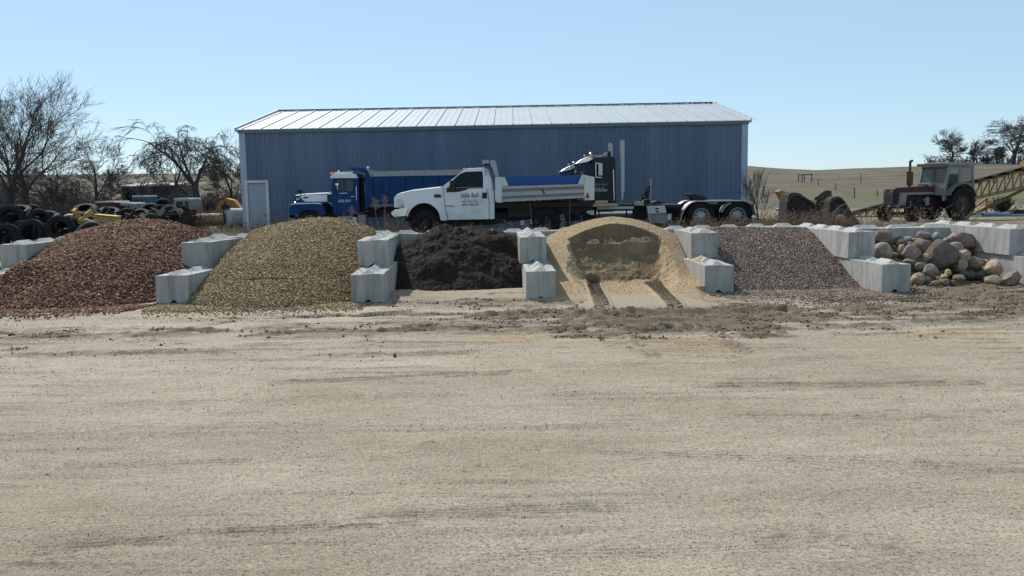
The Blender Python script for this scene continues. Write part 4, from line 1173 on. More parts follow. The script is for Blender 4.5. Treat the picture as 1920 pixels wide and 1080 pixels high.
    for poly in ([(1448, 416), (2372, 390), (2372, 414), (1448, 448)], [(1448, 482), (2372, 448), (2372, 486), (1448, 530)], [(1448, 562), (2372, 518), (2372, 545), (1448, 592)]):
        P2.prism(MB(), poly, -.06, -.002).build('side_rail', M['alu_rail'], t)
    P2 = Px(700, 280, 6, 25.75)
    mb = MB(); P2.prism(mb, [(1370, 316), (1445, 311), (1447, 600), (1385, 596), (1372, 560)], -.05, .08); P2.prism(mb, [(1370, 316), (1445, 311), (1447, 600), (1385, 596)], bedW-.08, bedW+.05)
    P2.prism(mb, [(1447, 311), (1478, 312), (1520, 408), (1447, 420)], .0, .05)
    P2.prism(mb, [(1395, 316), (1430, 314), (1440, 590), (1395, 590)], .08, bedW-.08)
    mb.build('bed_front_post', M['white_panel'], t)
    # cab shield over the cab
    mb = MB(); P2.prism(mb, [(1224, 118), (1312, 118), (1318, 155), (1226, 158)], 0.1, bedW-.1); P2.prism(mb, [(1300, 118), (1368, 122), (1410, 300), (1410, 330), (1385, 330), (1345, 230), (1310, 158)], .1, .16)
    P2.prism(mb, [(1300, 118), (1368, 122), (1410, 300), (1410, 330), (1385, 330), (1345, 230), (1310, 158)], bedW-.16, bedW-.1); P2.prism(mb, [(1340, 122), (1368, 124), (1405, 330), (1385, 330)], .16, bedW-.16)
    mb.build('cab_shield', mat('light blue grey steel', (.26, .31, .40), .5, 0, .1, 3), t)
    mb = MB(); P2.prism(mb, [(1240, 156), (1312, 158), (1340, 235), (1322, 235), (1300, 185), (1240, 178)], .12, .18); mb.build('shield_frame', M['dark'], t)
    # blue side boards
    for d in (.10, bedW-.14): P2.prism(MB(), [(1480, 306), (2346, 288), (2340, 300), (2306, 390), (1522, 412)], d, d+.04).build('side_board', M['tarp_blue'], t)
    mb = MB(); P2.prism(mb, [(2300, 392), (2350, 288), (2378, 286), (2378, 396)], .0, .05); P2.prism(mb, [(2378, 288), (2486, 312), (2484, 568), (2378, 572)], -.05, .10); P2.prism(mb, [(2378, 312), (2486, 312), (2484, 568), (2378, 572)], bedW-.10, bedW+.05)
    mb.build('bed_rear_post', M['white_panel'], t)
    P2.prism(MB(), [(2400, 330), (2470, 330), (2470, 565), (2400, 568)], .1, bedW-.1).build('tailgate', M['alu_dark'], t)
    MB().plate([(0, 0), (1, 0), (1, 1), (0, 1)], [], lambda a, b: P2(1448+930*a, 560-20*a, .03+(bedW-.06)*b), lambda a, b: P2(1448+930*a, 575-20*a, .03+(bedW-.06)*b)).build('bed_floor', M['dark'], t)
    c = P2(2408, 530, -.055); MB().cyl(c, c+Vector((0, -.02, 0)), .055, 16).build('tail_light', M['redlens'], t)
    c = P2(2408, 500, -.055); MB().cyl(c, c+Vector((0, -.02, 0)), .028, 12).build('tail_light', M['redlens'], t)
    s = MB(); s.bar(P2(1895, 452, -.05), P2(1925, 500, -.05), .02, .04); s.build('latch', M['dark'], t)
    P.prism(MB(), [(1466, 500), (1480, 494), (1505, 496), (1518, 508), (1508, 522), (1480, 526), (1464, 516)], -.245, -.238).build('badge', M['pipe'], t)
    # lettering
    lettering('Willie Bush', 864.3, 897.5, 372.5, 25.95, 9.2, M['lettering_dark'], t, 'lettering', .35, .012, .07)
    lettering('Faribault, MN', 870.5, 892.5, 375.8, 25.95, 2.3, M['lettering_black'], t, 'lettering', .0, .0)
    lettering('507-334-2711', 866.5, 896, 380.5, 25.95, 4.2, M['lettering_black'], t, 'lettering', .0, .014)
    lettering('HEAVY HAULING', 866, 897, 386, 25.95, 3.9, M['lettering_black'], t, 'lettering', .25, .014)
pickup()

# ------------------------------------------------------------------ highway tractor units
def semi(Y, shift, paint, label, front_only=False, text=True):
    P = Px(960, 240, 4, Y, shift); k = kpx(Y)
    zg = .72+shift[2]
    b = P(1100, 800, 1.2)
    t = thing('truck_tractor', (b.x, Y+shift[1]+1.2, zg), label, 'semi truck')
    Wd = 2.1
    # cab
    out = [(482, 345), (503, 268), (598, 236), (612, 225), (700, 216), (752, 213), (768, 220), (776, 245), (780, 400), (781, 560), (590, 560), (480, 470)]
    hol = [[(606, 268), (622, 262), (668, 262), (672, 352), (612, 352)]]
    mb = MB()
    P.prism(mb, [(600, 236), (612, 225), (700, 216), (752, 213), (768, 220), (776, 245), (780, 400), (781, 560), (520, 560), (500, 356), (598, 356)], 0.02, .07, [rnd_rect(608, 264, 690, 350, 8)])
    P.prism(mb, [(600, 236), (612, 225), (700, 216), (752, 213), (768, 220), (776, 245), (780, 400), (781, 560), (520, 560), (500, 356), (598, 356)], Wd-.07, Wd-.02, [rnd_rect(608, 264, 690, 350, 8)])
    for (a, c) in [((600, 238), (612, 227)), ((612, 227), (700, 218)), ((700, 218), (752, 215)), ((752, 215), (768, 222)), ((768, 222), (776, 245)), ((776, 245), (781, 560))]:
        mb.add([P(*a, .03), P(*c, .03), P(*c, Wd-.03), P(*a, Wd-.03)], [(0, 1, 2, 3)])
    # windshield posts, cowl
    P.prism(mb, [(482, 346), (500, 262), (508, 262), (492, 350), (500, 362), (482, 362)], .30, .36); P.prism(mb, [(482, 346), (500, 262), (508, 262), (492, 350), (500, 362), (482, 362)], Wd-.36, Wd-.30)
    P.prism(mb, [(480, 352), (600, 352), (600, 560), (490, 560)], .05, Wd-.05)
    P.prism(mb, [(495, 252), (600, 236), (600, 266), (500, 270)], .28, Wd-.28)
    mb.build('cab', paint, t, bevel=.012)
    g = MB(); g.add([P(486, 350, .32), P(600, 350, .05), P(600, 264, .08), P(502, 266, .32)], [(0, 1, 2, 3)]); g.add([P(486, 350, Wd-.32), P(600, 350, Wd-.05), P(600, 264, Wd-.08), P(502, 266, Wd-.32)], [(0, 1, 2, 3)])
    g.add([P(486, 350, .32), P(486, 350, Wd-.32), P(502, 266, Wd-.32), P(502, 266, .32)], [(0, 1, 2, 3)])
    g.build('windshield', M['glass'], t, recalc=False)
    MB().box(P(690, 345, 1.05), (.5, 1.5, .5)).box(P(735, 300, 1.05), (.12, 1.7, 1.2)).build('seat', M['dark'], t)
    for d in (.04, Wd-.05): P.prism(MB(), rnd_rect(606, 262, 692, 352, 8), d, d+.01).build('side_window', M['glass_dark'], t)
    # visor
    v = MB(); v.plate([(480, 266), (520, 238), (562, 217), (604, 222), (598, 240), (560, 256), (500, 267)], [], lambda a, c: P(a, c, .10), lambda a, c: P(a, c, Wd-.10))
    v.build('visor', M['chrome'], t, bevel=.01)
    # roof lights and horns
    for i in range(5):
        p = P(604, 218, .3+.37*i); MB().lathe([(.05, -.03), (.055, .04), (.03, .09), (.001, .10)], p, 'Z', 8).build('roof_light', M['amber'], t)
    h = MB(); h.tube([P(612, 205, .6), P(660, 204, .6), P(705, 204, .6), (P(722, 188, .6))], [.012, .014, .02, .05], 8); h.tube([P(640, 212, .9), P(690, 208, .9), P(718, 204, .9)], [.012, .014, .035], 8)
    h.lathe([(.04, 0), (.05, .06), (.02, .1)], P(563, 214, 1.0), 'Z', 8); h.lathe([(.05, 0), (.06, .08), (.02, .12)], P(600, 203, .55), 'Z', 8)
    h.build('air_horn', M['chrome'], t, smooth=True)
    for x, d in ((567, .5), (641, 1.4)): MB().cyl(P(x, 225, d), P(x, 72 if x > 600 else 105, d), .009, 5).build('antenna', M['dark'], t)
    P.prism(MB(), [(420, 560), (800, 560), (800, 640), (560, 700), (420, 700)], .5, 1.6).build('engine', M['dark'], t)
    # hood and front
    hd = MB()
    for (a, c) in [((500, 362), (330, 378)), ((330, 378), (190, 392)), ((190, 392), (178, 400)), ((178, 400), (176, 600))]:
        vs = []
        for q in (a, c):
            for d, cr in ((.45, 8), (.6, 0), (1.05, -3), (1.5, 0), (1.65, 8)): vs.append(P(q[0], q[1]+cr, d))
        hd.add(vs, [(i, i+1, i+6, i+5) for i in range(4)])
    P.prism(hd, [(500, 370), (190, 400), (180, 410), (178, 600), (500, 600)], .45, .50); P.prism(hd, [(500, 370), (190, 400), (180, 410), (178, 600), (500, 600)], 1.60, 1.65)
    hd.build('hood', paint, t)
    P.prism(MB(), [(170, 405), (178, 402), (178, 620), (170, 620)], .5, 1.6).build('grille', M['chrome'], t)
    for d in (-.05, Wd-.30):
        f = MB(); P.prism(f, [(175, 640), (190, 560), (240, 520), (330, 510), (420, 540), (500, 640), (500, 650), (470, 650)]+arc(330, 665, 125, 125, 10, 170, 10)+[(190, 665)], d, d+.35); f.build('fender', paint, t)
    P.prism(MB(), [(140, 650), (172, 640), (172, 720), (140, 720)], -.1, Wd+.1).build('bumper', M['chrome'], t, bevel=.02)
    # mirror
    for sg, d in ((1, -.28), (-1, Wd+.22)):
        P.prism(MB(), rnd_rect(644, 266, 672, 356, 4), d, d+.05).build('mirror', M['white_panel'], t)
        MB().bar(P(622, 262, d), P(624, 372, d), .02, .02).bar(P(622, 266, d), P(650, 266, d), .02, .02).bar(P(624, 370, d), P(668, 372, d), .02, .02).bar(P(624, 262, d), P(624, 262, .05 if d < 0 else Wd-.05), .02, .02).bar(P(640, 372, d), P(640, 372, .05 if d < 0 else Wd-.05), .02, .02).build('mirror_bracket', M['chrome'], t)
    # rails
    for d in (-.05, Wd+.05): MB().tube([P(755, 315, d), P(759, 312, d), P(765, 540, d), P(761, 545, d)], .018, 6).build('grab_rail', M['chrome'], t)
    for d in (() if front_only else (.1, Wd-.1)):
        x = 829 if d < 1 else 785; s = MB(); s.tube([P(800, 580, d+.1), P(x-3, 545, d), P(x, 520, d), P(x, 90, d)], [.06, .06, .065, .065], 14, cap=False); s.tube([P(x, 480, d), P(x, 100, d)], [.085, .085], 14)
        s.plate([(x-8, 84), (x+7, 104), (x+7, 140), (x-8, 140)], [], lambda a, c: P(a, c, d-.05), lambda a, c: P(a, c, d+.05))
        s.build('exhaust_stack', M['stack'], t, smooth=True)
    if front_only:
        fr = MB(); P.prism(fr, [(180, 575), (1400, 575), (1400, 620), (180, 620)], .7, .8); P.prism(fr, [(180, 575), (1400, 575), (1400, 620), (180, 620)], 1.3, 1.4); fr.build('frame', M['dark'], t)
    else:
        fr = MB(); P.prism(fr, [(180, 575), (1275, 578), (1850, 575), (1850, 625), (180, 630)], .62, .72); P.prism(fr, [(180, 575), (1850, 575), (1850, 625), (180, 630)], 1.38, 1.48)
        P.prism(fr, [(790, 572), (1270, 575), (1270, 596), (790, 596)], .15, 1.95); P.prism(fr, [(930, 596), (1020, 596), (1020, 690), (950, 690)], .4, 1.7)
        P.prism(fr, [(1150, 600), (1290, 600), (1290, 700), (1180, 700)], .7, 1.4)
        fr.build('frame', M['dark'], t)
        # planks by the cab, tank, tool box, tread box
        w = MB(); P.prism(w, [(556, 566), (778, 562), (778, 584), (556, 588)], -.55, -.1); wo = w.build('plank', M['wood'], t)
        w = MB(); P.prism(w, [(618, 544), (706, 542), (706, 561), (618, 563)], -.5, -.2); w.build('plank', M['wood'], t)
        w = MB(); P.prism(w, [(560, 618), (612, 616), (612, 652), (590, 650), (560, 636)], -.2, .0); w.build('step', M['white_panel'], t)
        tk = MB(); cy = P(770, 640, .32); r = 44/4/k*1.0; a, c = P(628, 640, .32), P(912, 640, .32)
        tk.lathe([(.001, 0), (r*.8, 0), (r, .03), (r, (c-a).length-.03), (r*.8, (c-a).length), (.001, (c-a).length)], a, 'X', 28); tk.build('fuel_tank', M['chrome'], t, smooth=True)
        for x in (650, 856): 
            q = MB(); p = P(x, 640, .32); q.lathe([(r+.004, 0), (r+.012, .0), (r+.012, .05), (r+.004, .05)], p, 'X', 28, closed=True); q.build('tank_strap', M['dark'], t, smooth=True)
        P.prism(MB(), [(640, 592), (912, 588), (914, 606), (640, 610)], .0, .3).build('tank_step', M['alu'], t)
        P.prism(MB(), [(918, 550), (985, 552), (985, 580), (916, 580)], -.1, .5).build('tool_box', mat('box paint', (.30, .30, .25), .8, 0, .15, 6), t)
        s = MB(); P.prism(s, [(1010, 586), (1143, 582), (1156, 636), (1028, 642)], -.06, .0); so = s.build('tread_plate', M['white_panel'], t)
        P.prism(MB(), [(1024, 648), (1160, 642), (1166, 705), (1160, 712), (1036, 716)], -.02, .5).build('step_box', M['alu_dark'], t)
        P.prism(MB(), [(1008, 586), (1016, 586), (1040, 716), (1032, 716)], -.08, .5).build('step_box_end', M['alu'], t)
        for (x0, x1, y0, y1) in ((1072, 1098, 597, 611), (1075, 1103, 620, 632)):
            P.prism(MB(), [(x0, y0), (x1, y0), (x1, y1), (x0, y1)], -.067, -.062).build('step_grip', M['lettering_dark'], t)
        q = MB()
        for i in range(9):
            for j in range(4):
                x = 1024+i*13.2+j*3.2; y = 593+j*12
                if 1066 < x < 1106: continue
                P.prism(q, [(x, y), (x+5, y), (x+6, y+5), (x+1, y+5)], -.066, -.061)
        q.build('grip_holes', M['grey_steel'], t)
        P.prism(MB(), [(1168, 645), (1196, 644), (1192, 692), (1166, 690)], .0, .02).build('mud_flap', M['white_panel'], t)
        # hose pole, hoses, deck bits, fifth wheel
        MB().cyl(P(1066, 572, .9), P(1069, 372, .9), .028, 8).build('hose_pole', M['alu'], t)
        q = MB(); rd = random.Random(4)
        for i in range(6):
            pts = [P(1060, 420+i*10, .9)]
            for j in range(1, 6): pts.append(P(1060-j*14-rd.uniform(0, 6), 420+i*10+j*26-(j-3)**2*2, .9+rd.uniform(-.2, .2)))
            q.tube(pts, .018, 5)
        q.tube([P(1062, 440, .9), P(1045, 500, .8), P(1040, 540, .8)], .04, 6); q.build('air_hose', M['dark'], t)
        q = MB(); P.prism(q, [(985, 560), (1010, 540), (1050, 536), (1050, 574), (985, 574)], .5, 1.4); P.prism(q, [(1075, 560), (1110, 548), (1150, 556), (1160, 570), (1075, 572)], .6, 1.3); q.build('deck_fittings', M['dark'], t)
        q = MB(); P.prism(q, [(1350, 496), (1395, 493), (1410, 502), (1460, 512), (1512, 540), (1400, 544), (1370, 520)], .55, 1.55); P.prism(q, [(1390, 540), (1470, 540), (1490, 574), (1380, 574)], .7, 1.4); q.build('fifth_wheel', M['dark'], t)
        for d in (.06, Wd-.62):
            q = MB(); op = [(1266, 692), (1272, 650), (1290, 612), (1322, 574), (1352, 554), (1384, 546), (1740, 542), (1772, 552), (1800, 574), (1822, 610), (1834, 648)]
            ip = [(x+(5 if x < 1500 else -5), y+7) for x, y in op]
            P.prism(q, op+ip[::-1], d, d+.56)
            q.build('quarter_fender', M['alu'], t, smooth=True)
        q = MB(); P.prism(q, arc(1700, 660, 132, 112, 165, 115, 6)+arc(1700, 660, 124, 104, 115, 165, 6), .06, .5); q.build('fender_brace', M['alu'], t)
        zc = P(1425, 665, 0).z-zg; r = .52
        for x in (1425, 1697):
            px = P(x, 665, 0)
            for d in (.08, .42, Wd-.62, Wd-.30): wheel(t, px.x-t.location.x, px.y+d-t.location.y, r, r, .28, .29, M['alu'] if d < .1 else M['grey_steel'])
    px = P(330, 665, 0)
    for d in (-.05, Wd-.25): wheel(t, px.x-t.location.x, px.y+d-t.location.y, .52, .52, .28, .29, M['alu'])
    if front_only:
        px = P(1425, 665, 0)
        for d in (.1, Wd-.62): wheel(t, px.x-t.location.x, px.y+d-t.location.y, .52, .52, .56, .29, M['grey_steel'])
    if text:
        lettering('Willie Bush', 1112, 1139.5, 350, Y+.02, 6.5, mat('dull lettering', (.16, .10, .13), .6), t, 'lettering', .35, .01, .05)
        lettering('Faribault, MN', 1115, 1133, 354.6, Y+.02, 2.6, M['lettering_pale'], t, 'lettering', .2, .0)
        lettering('507-334-3250', 1111.5, 1138.5, 359.2, Y+.02, 4.0, M['lettering_pale'], t, 'lettering', .0, .01)
    return t
semi(31.75, (0, 0, 0), M['black'], 'black truck tractor without trailer, twin chrome stacks and two rear axles')
a = at(1080, 306, 31.75); b = at(1051, 321, 35.9)
semi(31.75, (b.x-a.x, 4.1, b.z-a.z+.0), M['blue'], 'blue truck tractor mostly hidden behind the black one, only its visor and roof showing', True, False)

# ------------------------------------------------------------------ blue and white dump truck
def dump_truck():
    Y = 36.7; P = Px(520, 300, 8, Y); k = kpx(Y); Wd = 2.2; zg = .60
    b = P(1000, 1000, 1.1)
    t = thing('dump_truck', (b.x, Y+1.1, zg), 'older blue and white dump truck with a long hood behind the tan gravel pile', 'dump truck')
    # hood with white top and stripe
    h = MB(); P.prism(h, [(222, 640), (224, 540), (300, 532), (350, 600), (392, 627), (722, 627), (722, 520), (820, 512), (825, 640)], .35, .40); P.prism(h, [(222, 640), (224, 540), (822, 520), (825, 640)], Wd-.40, Wd-.35)
    P.prism(h, [(222, 640), (224, 542), (240, 542), (240, 640)], .4, Wd-.4)
    h.build('hood_side', M['blue'], t)
    h = MB(); P.prism(h, [(300, 530), (722, 516), (722, 626), (392, 626), (350, 600)], .345, .41); h.build('hood_stripe', M['white'], t)
    h = MB()
    for a, c in [((222, 545), (240, 524)), ((240, 524), (330, 508)), ((330, 508), (700, 487)), ((700, 487), (825, 506)), ]:
        vs = []
        for q in (a, c):
            for d, cr in ((.34, 14), (.5, 2), (1.1, -3), (1.7, 2), (1.86, 14)): vs.append(P(q[0], q[1]+cr, d))
        h.add(vs, [(i, i+1, i+6, i+5) for i in range(4)])
    h.build('hood_top', M['white'], t, smooth=True)
    c = P(272, 588, .34); MB().cyl(c, c-Vector((0, .02, 0)), .05, 12).cyl(c+Vector((.06, 0, .02)), c+Vector((.06, -.02, .02)), .045, 12).build('badge', M['lettering_pale'], t)
    P.prism(MB(), [(352, 574), (372, 556), (432, 552), (434, 572), (400, 578)], .338, .345).build('badge', M['lettering_black'], t)
    # fenders
    for d in (.0, Wd-.38):
        f = MB(); P.prism(f, [(182, 870), (178, 760), (184, 690), (215, 668), (265, 662), (600, 656), (650, 668), (690, 710), (725, 800), (725, 830), (652, 830)]+arc(478, 850, 172, 100, 8, 172, 10)+[(290, 870), (250, 880)], d, d+.38)
        f.build('fender', M['blue'], t, bevel=.02)
        f = MB(); P.prism(f, [(184, 690), (215, 668), (265, 662), (600, 656), (650, 668), (640, 650), (600, 640), (262, 646), (212, 656)], d-.01, d+.39); f.build('fender_top', M['white'], t)
    # cab with window
    cabp = [(826, 268), (1196, 268), (1214, 300), (1222, 560), (1222, 812), (862, 822), (838, 760), (826, 640), (806, 480)]
    win = rnd_rect(886, 298, 1132, 468, 16)
    m = MB(); P.prism(m, cabp, .02, .07, [win]); P.prism(m, cabp, Wd-.07, Wd-.02, [win])
    P.prism(m, [(1190, 270), (1222, 290), (1222, 812), (1190, 812)], .07, Wd-.07, )
    P.prism(m, [(806, 480), (840, 480), (840, 800), (830, 760)], .07, Wd-.07)
    P.prism(m, [(826, 268), (850, 268), (846, 300), (822, 300)], .07, Wd-.07)
    m.build('cab', M['blue'], t, bevel=.01)
    g = MB(); g.plate([(0, 0), (1, 0), (1, 1), (0, 1)], [], lambda a, c: P(806+16*c, 480-182*c, .09+(Wd-.18)*a), lambda a, c: P(812+16*c, 480-182*c, .09+(Wd-.18)*a)); g.build('windshield', M['glass'], t)
    for d in (.03, Wd-.04): P.prism(MB(), rnd_rect(884, 296, 1134, 470, 16), d, d+.008).build('side_window', glass_mat('clear side glass', (.10, .13, .14), .28), t)
    m = MB()
    for a, c in [((792, 262), (796, 240)), ((796, 240), (860, 205)), ((860, 205), (1120, 196)), ((1120, 196), (1180, 212)), ((1180, 212), (1206, 262))]:
        vs = []
        for q in (a, c):
            for d, cr in ((.0, 8), (.2, 0), (1.1, -6), (2.0, 0), (Wd, 8)): vs.append(P(q[0], q[1]+cr, d))
        m.add(vs, [(i, i+1, i+6, i+5) for i in range(4)])
    P.prism(m, [(792, 262), (1206, 262), (1206, 270), (792, 272)], .0, Wd)
    P.prism(m, [(796, 240), (860, 208), (1120, 202), (1180, 216), (1200, 262), (794, 262)], .0, .04); P.prism(m, [(796, 240), (860, 208), (1120, 202), (1180, 216), (1200, 262), (794, 262)], Wd-.04, Wd)
    m.build('roof', M['white'], t, smooth=True)
    for i in range(5): MB().lathe([(.05, 0), (.055, .08), (.001, .12)], P(800, 225, .2+.42*i), 'Z', 8).build('roof_light', M['amber'], t)
    m = MB(); m.tube([P(830, 190, .5), P(1140, 182, .5)], [.02, .03], 8); m.tube([P(820, 212, .9), P(940, 214, .9)], [.06, .02], 8); m.lathe([(.07, 0), (.05, .1), (.001, .12)], P(862, 195, .9), 'Z', 10); m.cyl(P(1098, 215, .1), P(1100, 172, .1), .02, 6)
    m.build('air_horn', M['chrome'], t, smooth=True)
    MB().tube([P(1183, 400, -.03), P(1187, 398, -.05), P(1191, 600, -.05), P(1190, 622, -.02)], .016, 6).build('grab_rail', M['chrome'], t)
    MB().box(P(1150, 480, 1.1), (.25, 1.6, .5)).build('seat', mat('light seat', (.25, .25, .24), .8), t)
    w = MB(); c = P(960, 480, .55); w.tube([c+Vector((.1*math.cos(a), .23*math.sin(a), .12*math.cos(a))) for a in np.linspace(0, 2*math.pi, 15)], .015, 6); w.build('steering_wheel', M['dark'], t)
    for pts in ([(880, 272), (882, 470), (886, 640), (884, 800)], [(1140, 272), (1142, 470), (1150, 640), (1150, 800)]): MB().tube([P(x, y, .015) for x, y in pts], .007, 4).build('door_seam', M['dark'], t)
    P.prism(MB(), [(936, 496), (1050, 494), (1050, 502), (936, 504)], .0, .02).build('door_handle', M['chrome'], t)
    P.prism(MB(), [(1100, 545), (1158, 544), (1158, 551), (1100, 552)], .0, .02).build('door_handle', M['chrome'], t)
    m = MB(); P.prism(m, rnd_rect(284, 444, 362, 492, 8), .1, .3); m.bar(P(322, 490, .2), P(330, 540, .36), .03, .03); m.bar(P(366, 480, .2), P(374, 512, .4), .015, .015); m.build('mirror', M['dark'], t)
    m = MB(); P.prism(m, rnd_rect(890, 350, 935, 380, 5), -.25, -.2); P.prism(m, [(905, 378), (912, 378), (930, 440), (922, 440)], -.24, -.2); m.bar(P(926, 438, -.2), P(930, 470, .05), .02, .02); m.build('mirror', M['chrome'], t)
    m = MB(); m.tube([P(740, 500, .5), P(775, 470, .5)], .02, 5); m.build('wiper_stand', M['grey_steel'], t)
    P.prism(MB(), [(185, 830), (250, 830), (270, 900), (180, 900)], .0, Wd).build('bumper', M['grey_steel'], t)
    m = MB(); m.cyl(P(256, 665, .2), P(255, 640, .2), .03, 8); m.lathe([(.05, 0), (.05, .04), (.001, .06)], P(255, 642, .2), 'Z', 8); m.build('fender_light', M['chrome'], t)
    # gap behind the cab, exhaust: dark block added to stand for the shade
    P.prism(MB(), [(1225, 300), (1300, 262), (1310, 700), (1225, 810)], .5, Wd-.4).build('cab_gap_shade', M['dark'], t)
    m = MB(); P.prism(m, [(300, 800), (3000, 760), (3000, 850), (300, 880)], .6, .72); P.prism(m, [(300, 800), (3000, 760), (3000, 850), (300, 880)], 1.5, 1.62); P.prism(m, [(1330, 720), (3000, 700), (3000, 800), (1330, 800)], .5, 1.7); m.build('frame', M['dark'], t)
    P.prism(MB(), [(914, 842), (1112, 838), (1112, 1000), (914, 1010)], -.05, .5).build('battery_box', M['grey_steel'], t)
    P.prism(MB(), [(1116, 858), (1190, 856), (1192, 1010), (1116, 1010)], -.05, .4).build('step_box', M['white_panel'], t)
    P.prism(MB(), [(1212, 822), (1326, 818), (1330, 1010), (1212, 1014)], -.05, .5).build('fuel_tank', M['grey_steel'], t)
    # dump body
    q = MB(); bw = 2.4; D = -.08
    P.prism(q, [(1320, 150), (1378, 150), (1410, 250), (2960, 225), (2960, 640), (1390, 700), (1330, 740)], D, D+.04); P.prism(q, [(1320, 150), (1378, 150), (1410, 250), (2960, 225), (2960, 640), (1390, 700), (1330, 740)], D+bw-.04, D+bw)
    P.prism(q, [(1320, 150), (1345, 150), (1345, 700), (1320, 700)], D+.04, D+bw-.04); P.prism(q, [(2930, 225), (2960, 225), (2960, 640), (2930, 640)], D+.04, D+bw-.04)
    P.prism(q, [(1345, 690), (2930, 650), (2930, 668), (1345, 708)], D+.04, D+bw-.04)
    q.build('dump_body', M['blue'], t)
    q = MB()
    for x in (1395, 1605, 1640, 1880, 2130, 2380, 2640, 2900): P.prism(q, [(x, 262), (x+38, 262), (x+38, 640), (x, 645)], D-.08, D)
    P.prism(q, [(1395, 600), (2960, 560), (2960, 595), (1395, 640)], D-.06, D)
    P.prism(q, [(1410, 480), (1600, 478), (1600, 488), (1410, 492)], D-.03, D); P.prism(q, [(1410, 368), (1600, 365), (1600, 374), (1410, 378)], D-.03, D)
    q.build('side_rib', M['blue'], t)
    P.prism(MB(), [(1400, 662), (2960, 630), (2960, 668), (1400, 706)], D-.10, D-.0).build('lower_rail', mat('dull blue grey rail', (.06, .09, .16), .6), t)
    q = MB(); P.prism(q, [(1360, 150), (1385, 142), (1460, 165), (1600, 170), (2960, 138), (2960, 222), (1600, 245), (1405, 252)], D-.05, D-.0); q.build('side_board', mat('worn grey rail', (.27, .28, .30), .7, 0, .2, 8, dirt=(.05, .05, .06), dirt_amt=.05), t)
    q = MB(); P.prism(q, [(1072, 110), (1300, 118), (1322, 150), (1320, 190), (1300, 190), (1278, 172), (1150, 160), (1085, 130)], D+.05, D+bw-.05); q.build('cab_shield', M['blue'], t)
    q = MB(); q.lathe([(.001, -.05), (.05, -.04), (.07, 0), (.05, .04), (.001, .05)], P(1353, 118, .1), 'Y', 10); q.bar(P(1353, 118, .1), P(1345, 150, .1), .03, .03); q.build('work_light', M['chrome'], t)
    q = MB(); q.tube([P(1306, 330, .0), P(1315, 450, .0), P(1328, 740, .0)], .012, 5); q.build('hose', M['grey_steel'], t)
    r = .52
    for x, ds in ((478, (.02, Wd-.3)), (2150, (-.02, .3, Wd-.6, Wd-.28)), (2560, (-.02, .3, Wd-.6, Wd-.28))):
        for d in ds:
            p = P(x, 700, 0); wheel(t, p.x-t.location.x, p.y+d-t.location.y, r, r, .28, .29, M['grey_steel'])
    lettering('Willie Bush', 634.3, 657.8, 380, Y+.02, 5.6, M['lettering_pale'], t, 'lettering', .35, .008, .05)
dump_truck()
